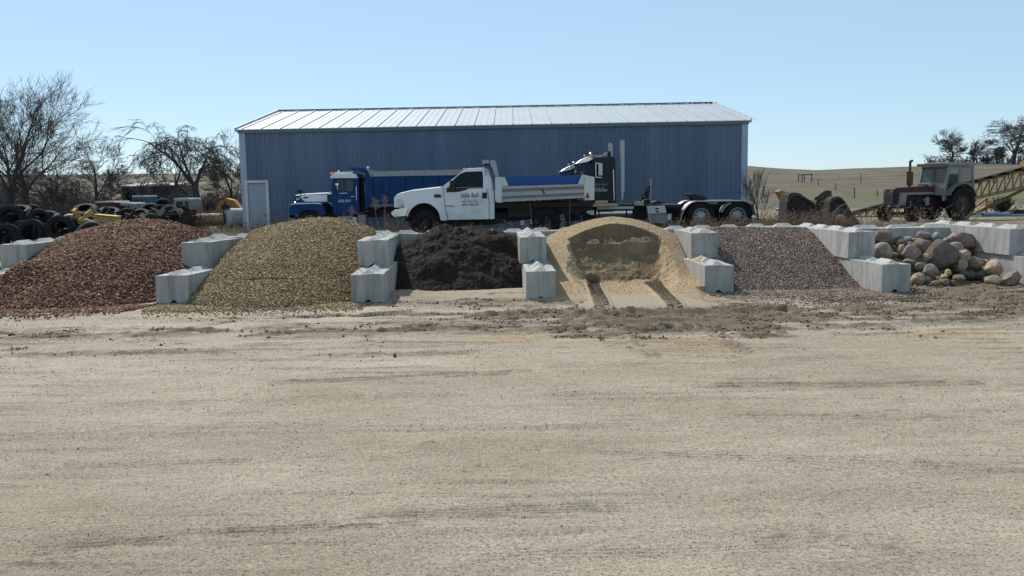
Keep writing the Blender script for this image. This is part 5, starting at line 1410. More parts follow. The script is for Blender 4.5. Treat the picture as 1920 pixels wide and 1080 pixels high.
# ------------------------------------------------------------------ old farm tractor, built in its own space (nose to -X), then turned
def tractor():
    p = at(1792, 385, 41.0)
    zg = gz1(p.x, 41.0)-.02
    ROT = R_(23)
    t = thing('farm_tractor', (p.x-.33, 41.4, zg), 'old red farm tractor with a pale grey cab standing in weeds behind the boulders', 'tractor', rotz=ROT)
    def bd(mb, name, mt, **k):
        if name not in ('tyre', 'rim'): mb.v = [((v[0] if v[0] > -1.02 else -1.02+(v[0]+1.02)*1.24), v[1], v[2]) for v in mb.v]
        return mb.build(name, mt, t, local=True, **k)
    SX = lambda x: x if x > -1.02 else -1.02+(x+1.02)*1.24
    def pr(mb, poly, y0, y1, holes=()): return mb.plate(poly, holes, lambda a, b: Vector((a, y0, b)), lambda a, b: Vector((a, y1, b)))
    RR = .80
    # rear wheels with lugged tyres
    def bigw(x, y, r, w, nl, nm, rm):
        W = bpy.data.objects.new('wheel', None); COL.objects.link(W); W.parent = t
        mb = MB(); mb.lathe([(r*.58, -w*.38), (r*.80, -w*.5), (r*.93, -w*.44), (r*.955, 0), (r*.93, w*.44), (r*.80, w*.5), (r*.58, w*.38)], (x, y, r), 'Y', 40, closed=True)
        for i in range(nl):
            for s in (-1, 1):
                a = 2*math.pi*(i+(.5 if s > 0 else 0))/nl
                A = Vector((x+r*.97*math.cos(a), y+s*.02, r+r*.97*math.sin(a))); a2 = a+.20
                B = Vector((x+r*.93*math.cos(a2), y+s*w*.47, r+r*.93*math.sin(a2)))
                d = (B-A); q = d.to_track_quat('X', 'Z').to_matrix()
                rad = Vector((math.cos(a+.1), 0, math.sin(a+.1)))
                X_ = d.normalized(); Yv = rad.cross(X_).normalized(); Zv = X_.cross(Yv)
                mb.box((A+B)/2, (d.length, .05, .075), Matrix((X_, Yv, Zv)).transposed())
        o = bd(mb, 'tyre', M['rubber'], smooth=True); o.parent = W
        mr = MB(); mr.lathe([(r*.60, -w*.40), (r*.57, -w*.30), (r*.50, -w*.12), (r*.2, -w*.2), (.001, -w*.22), (.001, w*.2), (r*.5, w*.12), (r*.60, w*.40)], (x, y, r), 'Y', 30)
        mr.cyl((x, y-w*.42, r), (x, y, r), r*.12, 10)
        for i in range(8):
            a = i*math.pi/4; mr.box((x+r*.42*math.cos(a), y-w*.19, r+r*.42*math.sin(a)), (.07, .05, .07))
        o = bd(mr, 'rim', rm, smooth=True); o.parent = W
    bigw(0, -.85, RR, .44, 20, 0, M['rust']); bigw(0, .85, RR, .44, 20, 0, M['rust'])
    bigw(-2.8, -.72, .42, .24, 14, 0, M['red']); bigw(-2.8, .85, .42, .24, 14, 0, M['red'])
    MB_ = MB(); MB_.cyl((0, -.8, RR), (0, .8, RR), .14, 12); MB_.box((-.2, 0, .85), (1.0, .5, .55)); bd(MB_, 'rear_axle', M['red'])
    # engine, transmission
    m = MB(); m.box((-1.0, 0, .85), (1.0, .40, .5)); m.box((-1.9, 0, 1.0), (1.1, .42, .62)); m.box((-2.75, 0, .95), (.55, .5, .25)); m.cyl((-1.8, -.3, 1.02), (-1.8, .3, 1.02), .13, 12); m.box((-2.1, -.26, .85), (.5, .12, .2)); m.cyl((-1.35, -.30, 1.15), (-1.35, -.1, 1.15), .09, 10)
    bd(m, 'engine', M['darkrust'], bevel=.01)
    m = MB(); m.bar((-2.45, -.75, .42), (-2.45, .75, .42), .12, .12); m.bar((-2.45, -.55, .42), (-2.45, -.5, .75), .08, .1); m.bar((-2.45, .55, .42), (-2.45, .5, .75), .08, .1); m.box((-2.5, 0, .72), (.4, 1.1, .16)); bd(m, 'front_axle', M['red'])
    m = MB(); m.box((-1.45, -.40, .95), (.16, .05, .35)); m.cyl((-1.55, -.33, 1.0), (-1.35, -.33, 1.0), .08, 10); bd(m, 'fuel_filter', M['cabgrey'])
    # hood, grille, side panels
    m = MB(); pr(m, [(-2.95, 1.30), (-2.98, 1.52), (-2.90, 1.58), (-1.0, 1.66), (-1.0, 1.36)], -.30, .30); bd(m, 'hood', M['red'], bevel=.03)
    m = MB(); pr(m, [(-2.72, 1.255), (-1.05, 1.255), (-1.05, 1.36), (-2.72, 1.36)], -.312, .312); bd(m, 'hood_stripe', M['cabgrey'])
    m = MB(); pr(m, [(-2.78, .72), (-2.45, .72), (-2.40, 1.25), (-2.72, 1.25)], -.33, .33); bd(m, 'side_panel', M['cabgrey'])
    m = MB(); pr(m, [(-3.03, .85), (-2.80, .85), (-2.80, 1.52), (-3.03, 1.50)], -.28, .28); bd(m, 'grille', M['darkrust'])
    m = MB()
    for i in range(9): m.box((-3.045, -.24+i*.06, 1.15), (.02, .012, .6))
    m.box((-3.04, 0, 1.30), (.03, .54, .03)); bd(m, 'grille_bars', M['grey_steel'])
    for s in (-.2, .2): bd(MB().cyl((-3.06, s, 1.42), (-3.03, s, 1.42), .07, 12), 'headlight', M['alu'])
    m = MB(); m.box((-1.05, 0, 1.72), (.45, .62, .10)); m.box((-1.2, -.3, 1.66), (.2, .08, .12)); bd(m, 'fuel_tank', M['cabgrey'], bevel=.02)
    m = MB(); m.cyl((-2.02, -.02, 1.60), (-2.02, -.02, 1.70), .05, 12); m.cyl((-2.02, -.02, 1.68), (-2.02, -.02, 2.30), .125, 16); m.cyl((-2.02, -.02, 2.30), (-2.02, -.02, 2.70), .048, 12); m.tube([(-2.02, -.02, 2.68), (-2.02, -.02, 2.76), (-1.92, -.02, 2.80)], [.05, .055, .055], 10)
    bd(m, 'exhaust_stack', M['rust'], smooth=True)
    # cab
    c = M['cabgrey']; H = .74
    side = [(-.98, .95), (-1.0, 1.2), (-.70, 2.52), (.95, 2.52), (1.02, 1.62), (.80, 1.58)]+[(RR*1.12*math.cos(R_(a)), RR+RR*1.14*math.sin(R_(a))) for a in range(55, 156, 10)]+[(-.82, .95)]
    door = [(-.80, 1.40), (-.55, 2.42), (.02, 2.42), (.02, 1.80), (-.10, 1.55), (-.45, 1.40)]
    rearw = [(.20, 1.72), (.20, 2.42), (.78, 2.42), (.92, 1.72)]
    lowr = [(-.86, 1.02), (-.84, 1.28), (-.56, 1.28), (-.60, 1.18), (-.72, 1.0)]
    m = MB(); pr(m, side, -H, -H+.04, [door, rearw, lowr]); pr(m, side, H-.04, H, [door, rearw, lowr])
    f = lambda x0, z0, x1, z1, yA, yB: m.add([(x0, yA, z0), (x0, yB, z0), (x1, yB, z1), (x1, yA, z1), (x0+.04, yA, z0), (x0+.04, yB, z0), (x1+.04, yB, z1), (x1+.04, yA, z1)], [(0, 1, 2, 3), (7, 6, 5, 4), (0, 4, 5, 1), (1, 5, 6, 2), (2, 6, 7, 3), (3, 7, 4, 0)])
    # front frame
    f(-1.0, 1.2, -.99, 1.74, -H+.04, H-.04)
    for y in (-H+.02, H-.08): f(-.88, 1.74, -.70, 2.52, y, y+.06)
    # rear frame
    for y in (-H+.04, H-.10): f(.95, 1.62, .91, 2.52, y, y+.06)
    f(.97, 1.4, .96, 1.72, -H+.04, H-.04)
    bd(m, 'cab', c)
    m = MB(); m.box((.08, 0, 2.60), (1.95, 1.66, .13)); pr(m, [(-.90, 2.535), (-.96, 2.665), (-.80, 2.665), (-.75, 2.535)], -.83, .83); m.box((.1, 0, 2.685), (1.5, 1.3, .04)); bd(m, 'roof', c, bevel=.02)
    for y in (-H+.012, H-.024):
        for L, nmw in ((door, 'door_window'), (rearw, 'side_window'), (lowr, 'side_window')):
            bd(pr(MB(), L, y, y+.012), nmw, glass_mat('tractor glass', (.05, .08, .09), .35 if L is not lowr else .9))
    m = MB(); f(-.86, 1.76, -.71, 2.50, -H+.08, H-.08); bd(m, 'windshield', glass_mat('front glass', (.10, .14, .15), .45))
    m = MB(); m.tube([Vector((-.45+.07*math.cos(a), -.05+.20*math.sin(a), 1.72+.18*math.cos(a))) for a in np.linspace(0, 2*math.pi, 17)], .014, 6); m.bar((-.45, -.05, 1.72), (-.75, -.05, 1.4), .04, .04); bd(m, 'steering_wheel', M['dark'])
    m = MB(); m.box((.25, 0, 1.5), (.5, .5, .14)); m.box((.48, 0, 1.85), (.12, .5, .62)); m.box((.0, 0, 1.25), (1.7, 1.4, .06)); bd(m, 'seat', M['dark'], bevel=.02)
    # fenders over rear wheels
    for y in (-1.02, .74):
        m = MB(); o = [(RR*1.18*math.cos(R_(a)), RR+RR*1.18*math.sin(R_(a))) for a in range(20, 156, 9)]; i_ = [(RR*1.13*math.cos(R_(a)), RR+RR*1.13*math.sin(R_(a))) for a in range(155, 19, -9)]
        pr(m, o+i_, y, y+.28); bd(m, 'fender', mat('rusted fender', (.16, .14, .125), .8, 0, .3, 5), smooth=True)
    return t
tractor()

# ------------------------------------------------------------------ conveyor behind the tractor
def conveyor():
    Y = 50.0
    A = at(1585, 413, Y); B = at(1960, 322, Y-2.5)
    t = thing('conveyor', (A.x, Y, A.z-1.0), 'long yellow lattice conveyor rising to the right behind the tractor', 'conveyor')
    ym = mat('dull ochre paint', (.20, .135, .04), .8, 0, .3, 4, dirt=(.07, .045, .03), dirt_amt=.15)
    for dy in (0, .8):
        m = MB(); a0 = A+Vector((0, dy, .18)); b0 = B+Vector((0, dy, .35)); a1 = A+Vector((0, dy, -.42)); b1 = B+Vector((0, dy, -.62))
        m.bar(a0, b0, .08, .09); m.bar(a1, b1, .07, .07)
        n = 26
        for i in range(n):
            s, e = i/n, (i+1)/n
            p, q = a0.lerp(b0, s), a1.lerp(b1, s); p2, q2 = a0.lerp(b0, e), a1.lerp(b1, e)
            m.bar(p, q, .04, .04); m.bar(q, p2, .035, .035)
        m.build('lattice_frame', ym, t)
    m = MB(); m.bar(A+Vector((0, .4, .34)), B+Vector((0, .4, .52)), .9, .05); m.build('belt', M['dark'], t)
    for i in range(14):
        m = MB(); p = A.lerp(B, (i+.5)/14)+Vector((0, .4, .26+.16*i/14)); m.cyl(p-Vector((0, .45, 0)), p+Vector((0, .45, 0)), .07, 8); m.bar(p-Vector((0, .42, -.05)), p-Vector((0, .42, .3)), .04, .04)
        m.build('roller', M['darkrust'], t)
    m = MB(); C1 = A.lerp(B, .66)+Vector((0, 0, -.55)); C2 = at(1925, 365, Y-2.5)
    m.bar(at(1795, 418, Y), at(1925, 352, Y-2.2), .12, .16).build('brace', ym, t); m = MB(); m.bar(A+Vector((.6, 0, -.45)), A+Vector((4.0, .0, -.95)), .1, .12).build('brace', ym, t); m = MB()
    p = at(1700, 400, Y+.4); m.bar(p, (p.x, p.y, gz1(p.x, p.y)), .1, .1); p = at(1850, 372, Y+.4); m.bar(p, (p.x, p.y, gz1(p.x, p.y)), .1, .1); m.bar(p, (p.x-1.2, p.y, gz1(p.x, p.y)), .1, .1); m.build('undercarriage', M['orange'], t)
    m = MB(); m.cyl(B+Vector((-.9, -.1, .75)), B+Vector((-.3, -.1, .75)), .22, 12); m.box(B+Vector((-.8, 0, .45)), (.8, .5, .25)); m.build('motor', M['orange'], t)
conveyor()

# ------------------------------------------------------------------ buckets and iron beside the tractor
def curved_bucket(name, label, cat, u, v, Y, w, h, dep, mt, rotz, hump=0, seed=0):
    p = at(u, v, Y); z0 = gz1(p.x, Y)-.05
    t = thing(name, (p.x, Y, z0), label, cat, 'scrap buckets left of the tractor', rotz=R_(rotz))
    # shell: side plates with the bucket profile, joined by a curved skin
    prof = [(-w*.46, 0), (-w*.50, h*.30), (-w*.48, h*.62), (-w*.38, h*.90), (-w*.20, h), (w*.0, h*.93), (w*.22, h*.58), (w*.50, h*.12), (w*.54, 0)]
    for s, nmx in ((0, 'side_plate'), (dep, 'side_plate')):
        m = MB(); m.plate(prof, [], lambda a, b: Vector((a, s, b)), lambda a, b: Vector((a, s+.04, b))); m.build(nmx, mt, t, local=True)
    m = MB(); q = prof[:8]
    vs = []
    for (a, b) in q: vs += [(a, .04, b), (a, dep, b)]
    m.add(vs, [(2*i, 2*i+1, 2*i+3, 2*i+2) for i in range(len(q)-1)])
    vs = []
    for (a, b) in q: vs += [(a*.94+.01, .04, b*.95), (a*.94+.01, dep, b*.95)]
    m.add(vs, [(2*i+2, 2*i+3, 2*i+1, 2*i) for i in range(len(q)-1)])
    m.build('curved_shell', mt, t, local=True)
    m = MB()
    for i in range(5): 
        x = w*.47; m.box((w*.53, dep*(i+.5)/5, .06), (.22, .09, .07))
    m.bar((w*.50, 0, .10), (w*.50, dep, .10), .1, .05); m.build('cutting_edge', M['darkrust'], t, local=True)
    if hump:
        for yy in (dep*.3, dep*.62):
            m = MB(); m.plate([(-w*.35, h*.7), (-w*.22, h*1.05), (-w*.02, h*1.24), (w*.10, h*1.22), (w*.12, h*.95), (0, h*.9)], [[(-w*.02+.05*math.cos(a), h*1.12+.05*math.sin(a)) for a in np.linspace(0, 5.6, 8)]], lambda a, b: Vector((a, yy, b)), lambda a, b: Vector((a, yy+.06, b))); m.build('lifting_ear', M['rust'], t, local=True)
    return t
def px_iron(name, label, cat, Y, polys, dep, mt, extra=None):
    P = Px(1440, 320, 8, Y); c = P(polys[0][0][0], 800); t = thing(name, (c.x, Y, gz1(c.x, Y)), label, cat, 'scrap buckets left of the tractor')
    for i, (poly) in enumerate(polys):
        for d in ((0, dep) if i == 0 else (dep*.3*i,)): P.prism(MB(), poly, d, d+.05).build('side_plate' if i == 0 else 'lifting_ear', mt, t)
    q = polys[0]; m = MB(); vs = []
    for p in q[:-2]: vs += [P(p[0], p[1], .05), P(p[0], p[1], dep)]
    m.add(vs, [(2*i, 2*i+1, 2*i+3, 2*i+2) for i in range(len(vs)//2-1)])
    m.build('curved_shell', mt, t)
    for (pts, r, mm) in (extra or []):
        m = MB(); m.tube([P(x, y, d) for x, y, d in pts], r, 6); m.build('rib', mm, t)
    return t
px_iron('digger_bucket', 'black steel bucket with a high left end and long slope, leftmost of the scrap', 'bucket', 29.2, [[(262, 840), (268, 640), (288, 470), (318, 362), (355, 334), (410, 328), (480, 344), (560, 398), (640, 448), (705, 492), (690, 640), (640, 840)]], .8, M['darkrust'],
        [([(300, 470, -.02), (360, 372, -.02), (440, 360, -.02), (560, 420, -.02), (690, 510, -.02)], .03, M['rust']), ([(420, 700, -.02), (470, 560, -.02), (560, 480, -.02)], .02, M['rust'])])
px_iron('digger_bucket', 'rusty bucket with two pointed lifting ears between the black scrap buckets', 'bucket', 30.2, [[(600, 840), (612, 640), (640, 560), (700, 508), (735, 440), (790, 470), (880, 440), (930, 470), (960, 560), (980, 840)],
        [(735, 440), (745, 410), (800, 372), (870, 316), (925, 292), (962, 302), (958, 345), (905, 385), (860, 440), (790, 510)], [(825, 445), (835, 412), (890, 376), (950, 320), (1000, 296), (1040, 306), (1044, 380), (990, 400), (950, 450), (880, 515)]], .9, M['rust'],
        [([(612, 700, -.03), (632, 600, -.03), (690, 530, -.03), (720, 512, -.03)], .05, mat('brown rust', (.13, .075, .05), .9, 0, .3, 9)), ([(745, 700, -.03), (770, 610, -.03), (830, 545, -.03), (930, 500, -.03)], .07, mat('brown rust band', (.14, .08, .055), .9, 0, .3, 9)), ([(690, 720, -.03), (740, 560, -.03), (800, 520, -.03)], .03, M['rust'])])
px_iron('digger_bucket', 'dark triangular scrap bucket side nearest the tractor front wheel', 'bucket', 28.6, [[(880, 850), (905, 700), (925, 560), (935, 460), (965, 410), (1050, 384), (1110, 408), (1160, 470), (1235, 590), (1310, 700), (1405, 830), (1400, 850)]], .5, M['darkrust'],
        [([(940, 480, -.02), (1000, 420, -.02), (1080, 410, -.02), (1130, 460, -.02)], .035, M['rust']), ([(950, 780, -.02), (985, 620, -.02), (1060, 540, -.02), (1150, 500, -.02)], .025, M['grey_steel']), ([(1140, 470, -.02), (1260, 660, -.02), (1385, 830, -.02)], .03, M['rust'])])
m = MB(); P = Px(1440, 320, 8, 31.0)
P.prism(m, [(148, 312), (205, 296), (310, 325), (318, 400), (270, 480), (225, 440), (190, 370)], 0, .5); o = m.build('machine_guard', M['orange'], bevel=.02); tag(o, 'small worn yellow steel guard behind the leftmost black bucket', 'machine part')
P2_ = Px(1440, 320, 8, 30.0); m = MB(); P2_.prism(m, [(150, 575), (225, 548), (270, 540), (272, 580), (170, 610)], 0, .3); o = m.build('timber', mat('pale timber', (.36, .32, .25), .9)); tag(o, 'pale timber end poking out left of the black bucket', 'timber')
me = boulder_mesh(.15, .15, .14, .1, 77, (.22, .12, .09), 3); o = bpy.data.objects.new('round_stone', me); COL.objects.link(o); o.location = at(1577, 411, 27.6); tag(o, 'round reddish ball lying in front of the triangular bucket', 'stone')
# pipes right of the tractor
for (u0, u1, v, Y, r, lab) in [(1842, 1892, 402.5, 40.0, .10, 'thick short blue grey pipe lying on the grass right of the tractor'), (1895, 1935, 403.5, 40.5, .045, 'thin pale pipe lying at the right edge behind the boulders'), (1828, 1850, 401, 41.0, .045, 'thin pale pipe between the tractor wheel and the thick pipe')]:
    a = at(u0, v, Y); b = at(u1, v-.3, Y); zz = gz1((a.x+b.x)/2, Y)+r
    a.z = b.z = max(a.z, zz); m = MB(); n = 20
    m.lathe([(r, 0), (r, (b-a).length), (r*.85, (b-a).length), (r*.85, 0)], a, 'X', 20, closed=True); o = m.build('pipe', M['pipe'], smooth=True); tag(o, lab, 'pipe')
a = at(1912, 399, 41); m = MB(); m.box(a, (.9, .5, .28)); m.cyl(a+Vector((-.3, -.3, 0)), a+Vector((-.3, .3, 0)), .16, 12); o = m.build('scrap_iron', M['darkrust'], bevel=.02); tag(o, 'low black iron piece at the right edge beyond the pipes', 'scrap iron')

# ------------------------------------------------------------------ fences on the hill field
def post(u, v0, v1, Y, lab, r=.055, lean=0):
    a = at(u, v1, Y); z = gz1(a.x, Y); b = at(u+lean, v0, Y)
    m = MB(); m.tube([(a.x, Y, min(z, a.z)-.1), ((a.x+b.x)/2+.01, Y, (a.z+b.z)/2), b], [r, r*.95, r*.85], 7); o = m.build('fence_post', M['oldwood']); tag(o, lab, 'fence post', 'fence posts on the far field'); return b
tops = []
for (u, v0, v1, Y, lab) in [(1534, 335, 350, 125, 'old wooden fence post just right of the far wooden rack'), (1567, 343, 357, 107, 'thin fence post above the middle scrap bucket'), (1602, 352, 372, 84, 'thick fence post behind the bucket nearest the tractor'),
                            (1645, 357, 368, 88, 'short fence post just left of the tractor grille'), (1614, 326, 342, 139, 'tall fence post on the brow of the green strip left of the tractor exhaust'),
                            (1856, 328, 345, 118, 'fence post standing above the conveyor'), (1863, 370, 388, 60, 'fence post left of the dark round bush'), (1700, 322, 340, 139, 'far fence post close to the tractor exhaust pipe')]:
    tops.append(post(u, v0, v1, Y, lab, .06 if Y > 70 else .05))
def wire(p, q, name, lab):
    m = MB(); 
    for dz in (-.12, -.55): 
        a = Vector(p)+Vector((0, 0, dz)); b = Vector(q)+Vector((0, 0, dz)); m.tube([a, a.lerp(b, .5)-Vector((0, 0, .06)), b], .018, 3)
    o = m.build(name, M['darkrust']); tag(o, lab, 'fence wire')
wire(tops[0], tops[1], 'fence_wire', 'wires between the two leftmost fence posts right of the wooden rack'); wire(tops[1], tops[2], 'fence_wire', 'wires running down to the thick fence post')
wire(tops[4], tops[7], 'fence_wire', 'thin wires along the top of the green strip')
# timber frame
t = thing('wooden_rack', (at(1508, 340, 148).x, 148, gz1(at(1508, 340, 148).x, 148)), 'small open rack of old posts and a top rail on the far field', 'wooden rack')
for (u, v0, v1, Y) in [(1497, 325, 341, 148), (1504, 328, 343, 146), (1522, 325, 340, 148), (1508, 328, 336, 149.5)]:
    a = at(u, v0, Y); b = at(u, v1, Y); MB().bar(a, (a.x, Y, gz1(a.x, Y)-.1), .15, .15).build('leg', M['oldwood'], t)
MB().bar(at(1503, 327.5, 146), at(1522, 327.5, 148), .16, .16).bar(at(1496, 326.5, 148), at(1504, 329, 146), .14, .14).build('top_rail', M['oldwood'], t)

# ------------------------------------------------------------------ tyre heap and scrap on the left
_ty = {}
def tyre(u, v, Y, r, w, nrm, lab, mtl='rubber', group='old tyres dumped at the left'):
    key = (round(r, 2), round(w, 2), mtl)
    if key not in _ty:
        m = MB(); m.lathe([(r*.56, -w*.40), (r*.62, -w*.46), (r*.82, -w*.5), (r*.95, -w*.42), (r, -w*.3), (r, w*.3), (r*.95, w*.42), (r*.82, w*.5), (r*.62, w*.46), (r*.56, w*.40), (r*.60, w*.2), (r*.86, w*.25), (r*.88, 0), (r*.86, -w*.25), (r*.60, -w*.2)], (0, 0, 0), 'Y', 32, closed=True)
        for i in range(36):
            a = 2*math.pi*i/36
            for yy, s in ((-w*.2, 0), (w*.2, .5)):
                q = Matrix.Rotation(-(a+s*.17), 3, 'Y'); m.box(q @ Vector((r+.004, 0, 0))+Vector((0, yy, 0)), (.025, w*.34, r*.10), q)
        _ty[key] = m.build('tyre', M[mtl], smooth=True); o = _ty[key]
    else:
        o = _ty[key].copy(); COL.objects.link(o)
    p = at(u, v, Y); o.location = p
    z = gz1(p.x, Y)
    o.rotation_euler = Vector(nrm).normalized().to_track_quat('Y', 'Z').to_euler()
    tag(o, lab, 'tyre', group); return o
T = [ # u, v, Y, r, w, axis
 (20, 405, 33.6, .58, .36, (.45, -1, .35), 'large tractor tyre on top of the heap at the left edge, tilted'),
 (60, 432, 32.6, .56, .34, (.05, -1, .05), 'upright tyre facing the camera, lowest in front of the heap'),
 (112, 425, 32.6, .56, .34, (.35, -1, .12), 'upright tyre with dark hollow, right of the lowest facing one'),
 (172, 431, 32.0, .55, .30, (.25, -.75, .9), 'grey tyre lying tilted by itself at the right end of the heap'),
 (12, 440, 32.6, .56, .34, (.2, -1, .1), 'upright tyre at the very left edge, half out of the picture'),
 (35, 392, 34.6, .50, .30, (.1, -.4, 1), 'flat tyre on the back of the heap above the large tilted one'),
 (75, 410, 33.6, .54, .34, (.9, -.5, .4), 'tyre leaning sideways on the heap behind the facing ones'),
 (88, 402, 34.2, .50, .30, (.2, -.3, 1), 'flat tyre topping the middle of the heap'),
 (40, 432, 33.2, .52, .34, (-.3, -1, .1), None), (85, 436, 33.0, .50, .34, (.8, -.8, .1), None), (30, 450, 33.6, .5, .3, (.1, -.9, .3), None), (100, 446, 33.4, .5, .3, (.5, -.9, .3), None),
 (128, 442, 32.8, .48, .30, (.5, -.6, .7), None), (148, 446, 32.6, .46, .28, (.1, -.4, .9), None), (60, 412, 34.2, .5, .3, (.4, -.9, .4), None), (5, 420, 34.4, .52, .32, (.4, -.9, .2), None),
 (100, 412, 34.6, .5, .3, (.7, -.6, .4), None), (125, 420, 34.0, .48, .3, (-.3, -.8, .5), None), (15, 462, 33.0, .48, .3, (.1, -.2, 1), None), (50, 464, 32.6, .48, .3, (.1, -.2, 1), None), (82, 462, 32.6, .46, .3, (-.1, -.2, 1), None), (112, 458, 32.6, .46, .3, (.1, -.25, 1), None),
 (-10, 400, 34.8, .5, .3, (.1, -.9, .2), None), (60, 398, 35.2, .5, .3, (.1, -.9, .6), None), (140, 430, 34.2, .46, .3, (.3, -.7, .6), None),
 (160, 440, 33.6, .45, .28, (.8, -.5, .3), None), (185, 424, 36.5, .45, .28, (.3, -.5, .7), None), (-20, 440, 33.8, .52, .3, (.3, -.9, .2), None),(70,450,33.9,.52,.34,(.3,-1,.2),None),(125,450,33.8,.52,.34,(-.3,-1,.2),None),(45,418,34.8,.56,.34,(.1,-1,.3),None)]
TL = ['tyre behind and left of the lowest facing tyre', 'tyre standing edge on just right of the lowest facing tyre', 'tyre low in the heap behind the lowest facing one', 'low tyre under the upright one with the dark hollow',
      'small tyre at the right foot of the heap, tilted forward', 'flat small tyre between the heap and the lone grey tyre', 'tyre high in the heap behind the large tilted one', 'tyre behind the upright one at the very left edge',
      'tyre leaning on the back right of the heap top', 'tyre on the right shoulder of the heap, tilted away', 'flat tyre lowest at the left edge of the heap', 'flat tyre on the ground in front of the lowest facing one',
      'flat tyre on the ground right of the lowest facing one', 'flat tyre on the ground under the upright hollow one', 'tyre cut by the left picture edge, high in the heap', 'rearmost tyre showing above the heap centre',
      'tyre behind the lone grey tyre, upright', 'small tyre on edge left of the lone grey tyre', 'small tyre far behind the lone grey tyre', 'tyre cut by the left picture edge, low in the heap', 'shaded tyre deep behind the lowest facing one', 'shaded tyre deep at the right side of the heap', 'shaded tyre in the middle of the heap below its top tyres']
for (u, v, Y, r, w, n, lab) in T:
    o = tyre(u, v+5, Y, r*.9, w*.9, n, lab or TL.pop(0))
TB = [(282, 396, 46, .55, .3, (.2, -.6, .8), 'black tyre pile piece under the pale blue truck cab'), (300, 400, 45, .45, .26, (.3, -.8, .4), 'black tyre left of the pale bare rim'), (262, 404, 44, .48, .28, (.1, -.5, .9), 'black flat tyre behind the crest of the reddish pile'),
      (330, 405, 45, .45, .26, (-.2, -.6, .7), 'black tyre lying right of the pale bare rim'), (240, 408, 43, .5, .3, (.4, -.7, .5), 'black tyre right of the flat yellow beam'), (160, 396, 42, .55, .34, (.1, -.5, 1), 'black tyre behind the yellow V shaped beams'), (345, 400, 47, .42, .26, (.6, -.6, .4), 'dark tyre below the far white truck cab'),
      (305, 387, 50, .5, .3, (.2, -.7, .6), 'dark tyre in the far scrap between the two truck cabs'), (205, 398, 45, .5, .3, (.2, -.3, 1), 'dark flat tyre under the red wreck')]
for (u, v, Y, r, w, n, lab) in TB: tyre(u, v, Y, r, w, n, lab, group='tyres in the far scrap')
# bare rim ring
m = MB(); R = .42
m.lathe([(R, -.12), (R*.9, -.1), (R*.8, 0), (R*.9, .1), (R, .12), (R*.93, .1), (R*.86, 0), (R*.93, -.1)], (0, 0, 0), 'Y', 26, closed=True); o = m.build('wheel_rim', mat('pale rusty rim', (.28, .25, .23), .7, 0, .3, 6), smooth=True)
o.location = at(318, 399, 43.6); o.rotation_euler = Vector((.15, -1, .55)).normalized().to_track_quat('Y', 'Z').to_euler(); tag(o, 'pale bare wheel rim standing in the far scrap', 'wheel rim')
def beam(pts_px, Y, w, h, mt, name, lab, cat, dy=0):
    m = MB(); ps = [at(u, v, Y+i*dy) for i, (u, v) in enumerate(pts_px)]
    for a, b in zip(ps[:-1], ps[1:]):
        m.bar(a, b, w, h); d = (b-a).normalized(); q = d.to_track_quat('X', 'Z').to_matrix(); m.bar(a+q @ Vector((0, 0, h*.5)), b+q @ Vector((0, 0, h*.5)), w*1.6, .03); m.bar(a-q @ Vector((0, 0, h*.5)), b-q @ Vector((0, 0, h*.5)), w*1.6, .03)
    o = m.build(name, mt); tag(o, lab, cat); return o
beam([(139, 393), (150, 415)], 36.0, .11, .16, M['yellow'], 'steel_beam', 'yellow steel beam forming the left arm of the V in the scrap', 'steel beam', .3)
beam([(151, 414), (173, 395)], 35.8, .11, .16, M['yellow'], 'steel_beam', 'yellow steel beam forming the right arm of the V in the scrap', 'steel beam', .3)
beam([(180, 407), (223, 411)], 38.0, .34, .24, M['yellow'], 'steel_beam', 'flat dull yellow box beam lying right of the V shaped beams', 'steel beam')
beam([(158, 412), (186, 420)], 35.0, .07, .07, mat('pale pole', (.42, .38, .28), .8), 'pole', 'thin pale pole slanting below the yellow beams', 'pole')
beam([(148, 422), (178, 424), (196, 420), (206, 416)], 34.5, .16, .05, mat('pale sheet strip', (.30, .31, .31), .7), 'sheet_strip', 'bent pale metal strip lying on the scrap above the grey tyre', 'metal strip')
beam([(188, 427), (212, 427)], 34.2, .03, .03, mat('pale bar', (.42, .42, .42), .7), 'rod', 'thin white rod lying right of the grey tyre', 'rod')
beam([(148, 432), (160, 428), (156, 418)], 33.5, .04, .04, M['grey_steel'], 'bent_rod', 'bent thin grey rod sticking up left of the grey tyre', 'rod')
m = MB(); m.lathe([(.001, -.3), (.16, -.26), (.22, -.12), (.22, .12), (.16, .26), (.001, .3)], at(132, 411, 36.5), 'X', 16); o = m.build('gas_cylinder', mat('faded pink paint', (.36, .22, .20), .7), smooth=True); tag(o, 'small faded pink gas cylinder left of the yellow beams', 'gas cylinder')
rd = random.Random(11)
m = MB()
for i in range(26):
    a = at(rd.uniform(85, 150), rd.uniform(402, 440), rd.uniform(33.2, 35.5)); d = Vector((rd.uniform(-.7, .7), rd.uniform(-.4, .4), rd.uniform(-.2, .3))); m.bar(a-d, a+d, rd.uniform(.03, .18), rd.uniform(.01, .04))
o = m.build('scrap_iron', M['darkrust']); tag(o, 'tangle of dark scrap sheets and bars on the tyre heap', 'scrap', kind='stuff')
m = MB()
for i in range(150):
    u = rd.uniform(150, 350); a = at(u, rd.uniform(394, 414), rd.uniform(40, 48)); a.z = max(a.z-.2, gz1(a.x, a.y)+rd.uniform(.0, .5)); d = Vector((rd.uniform(-.9, .9), rd.uniform(-.4, .4), rd.uniform(-.35, .4)))
    m.bar(a-d, a+d, rd.uniform(.05, .5), rd.uniform(.02, .25))
o = m.build('scrap_iron', M['darkrust']); tag(o, 'low dark mass of scrap metal behind the reddish rock pile', 'scrap', kind='stuff')

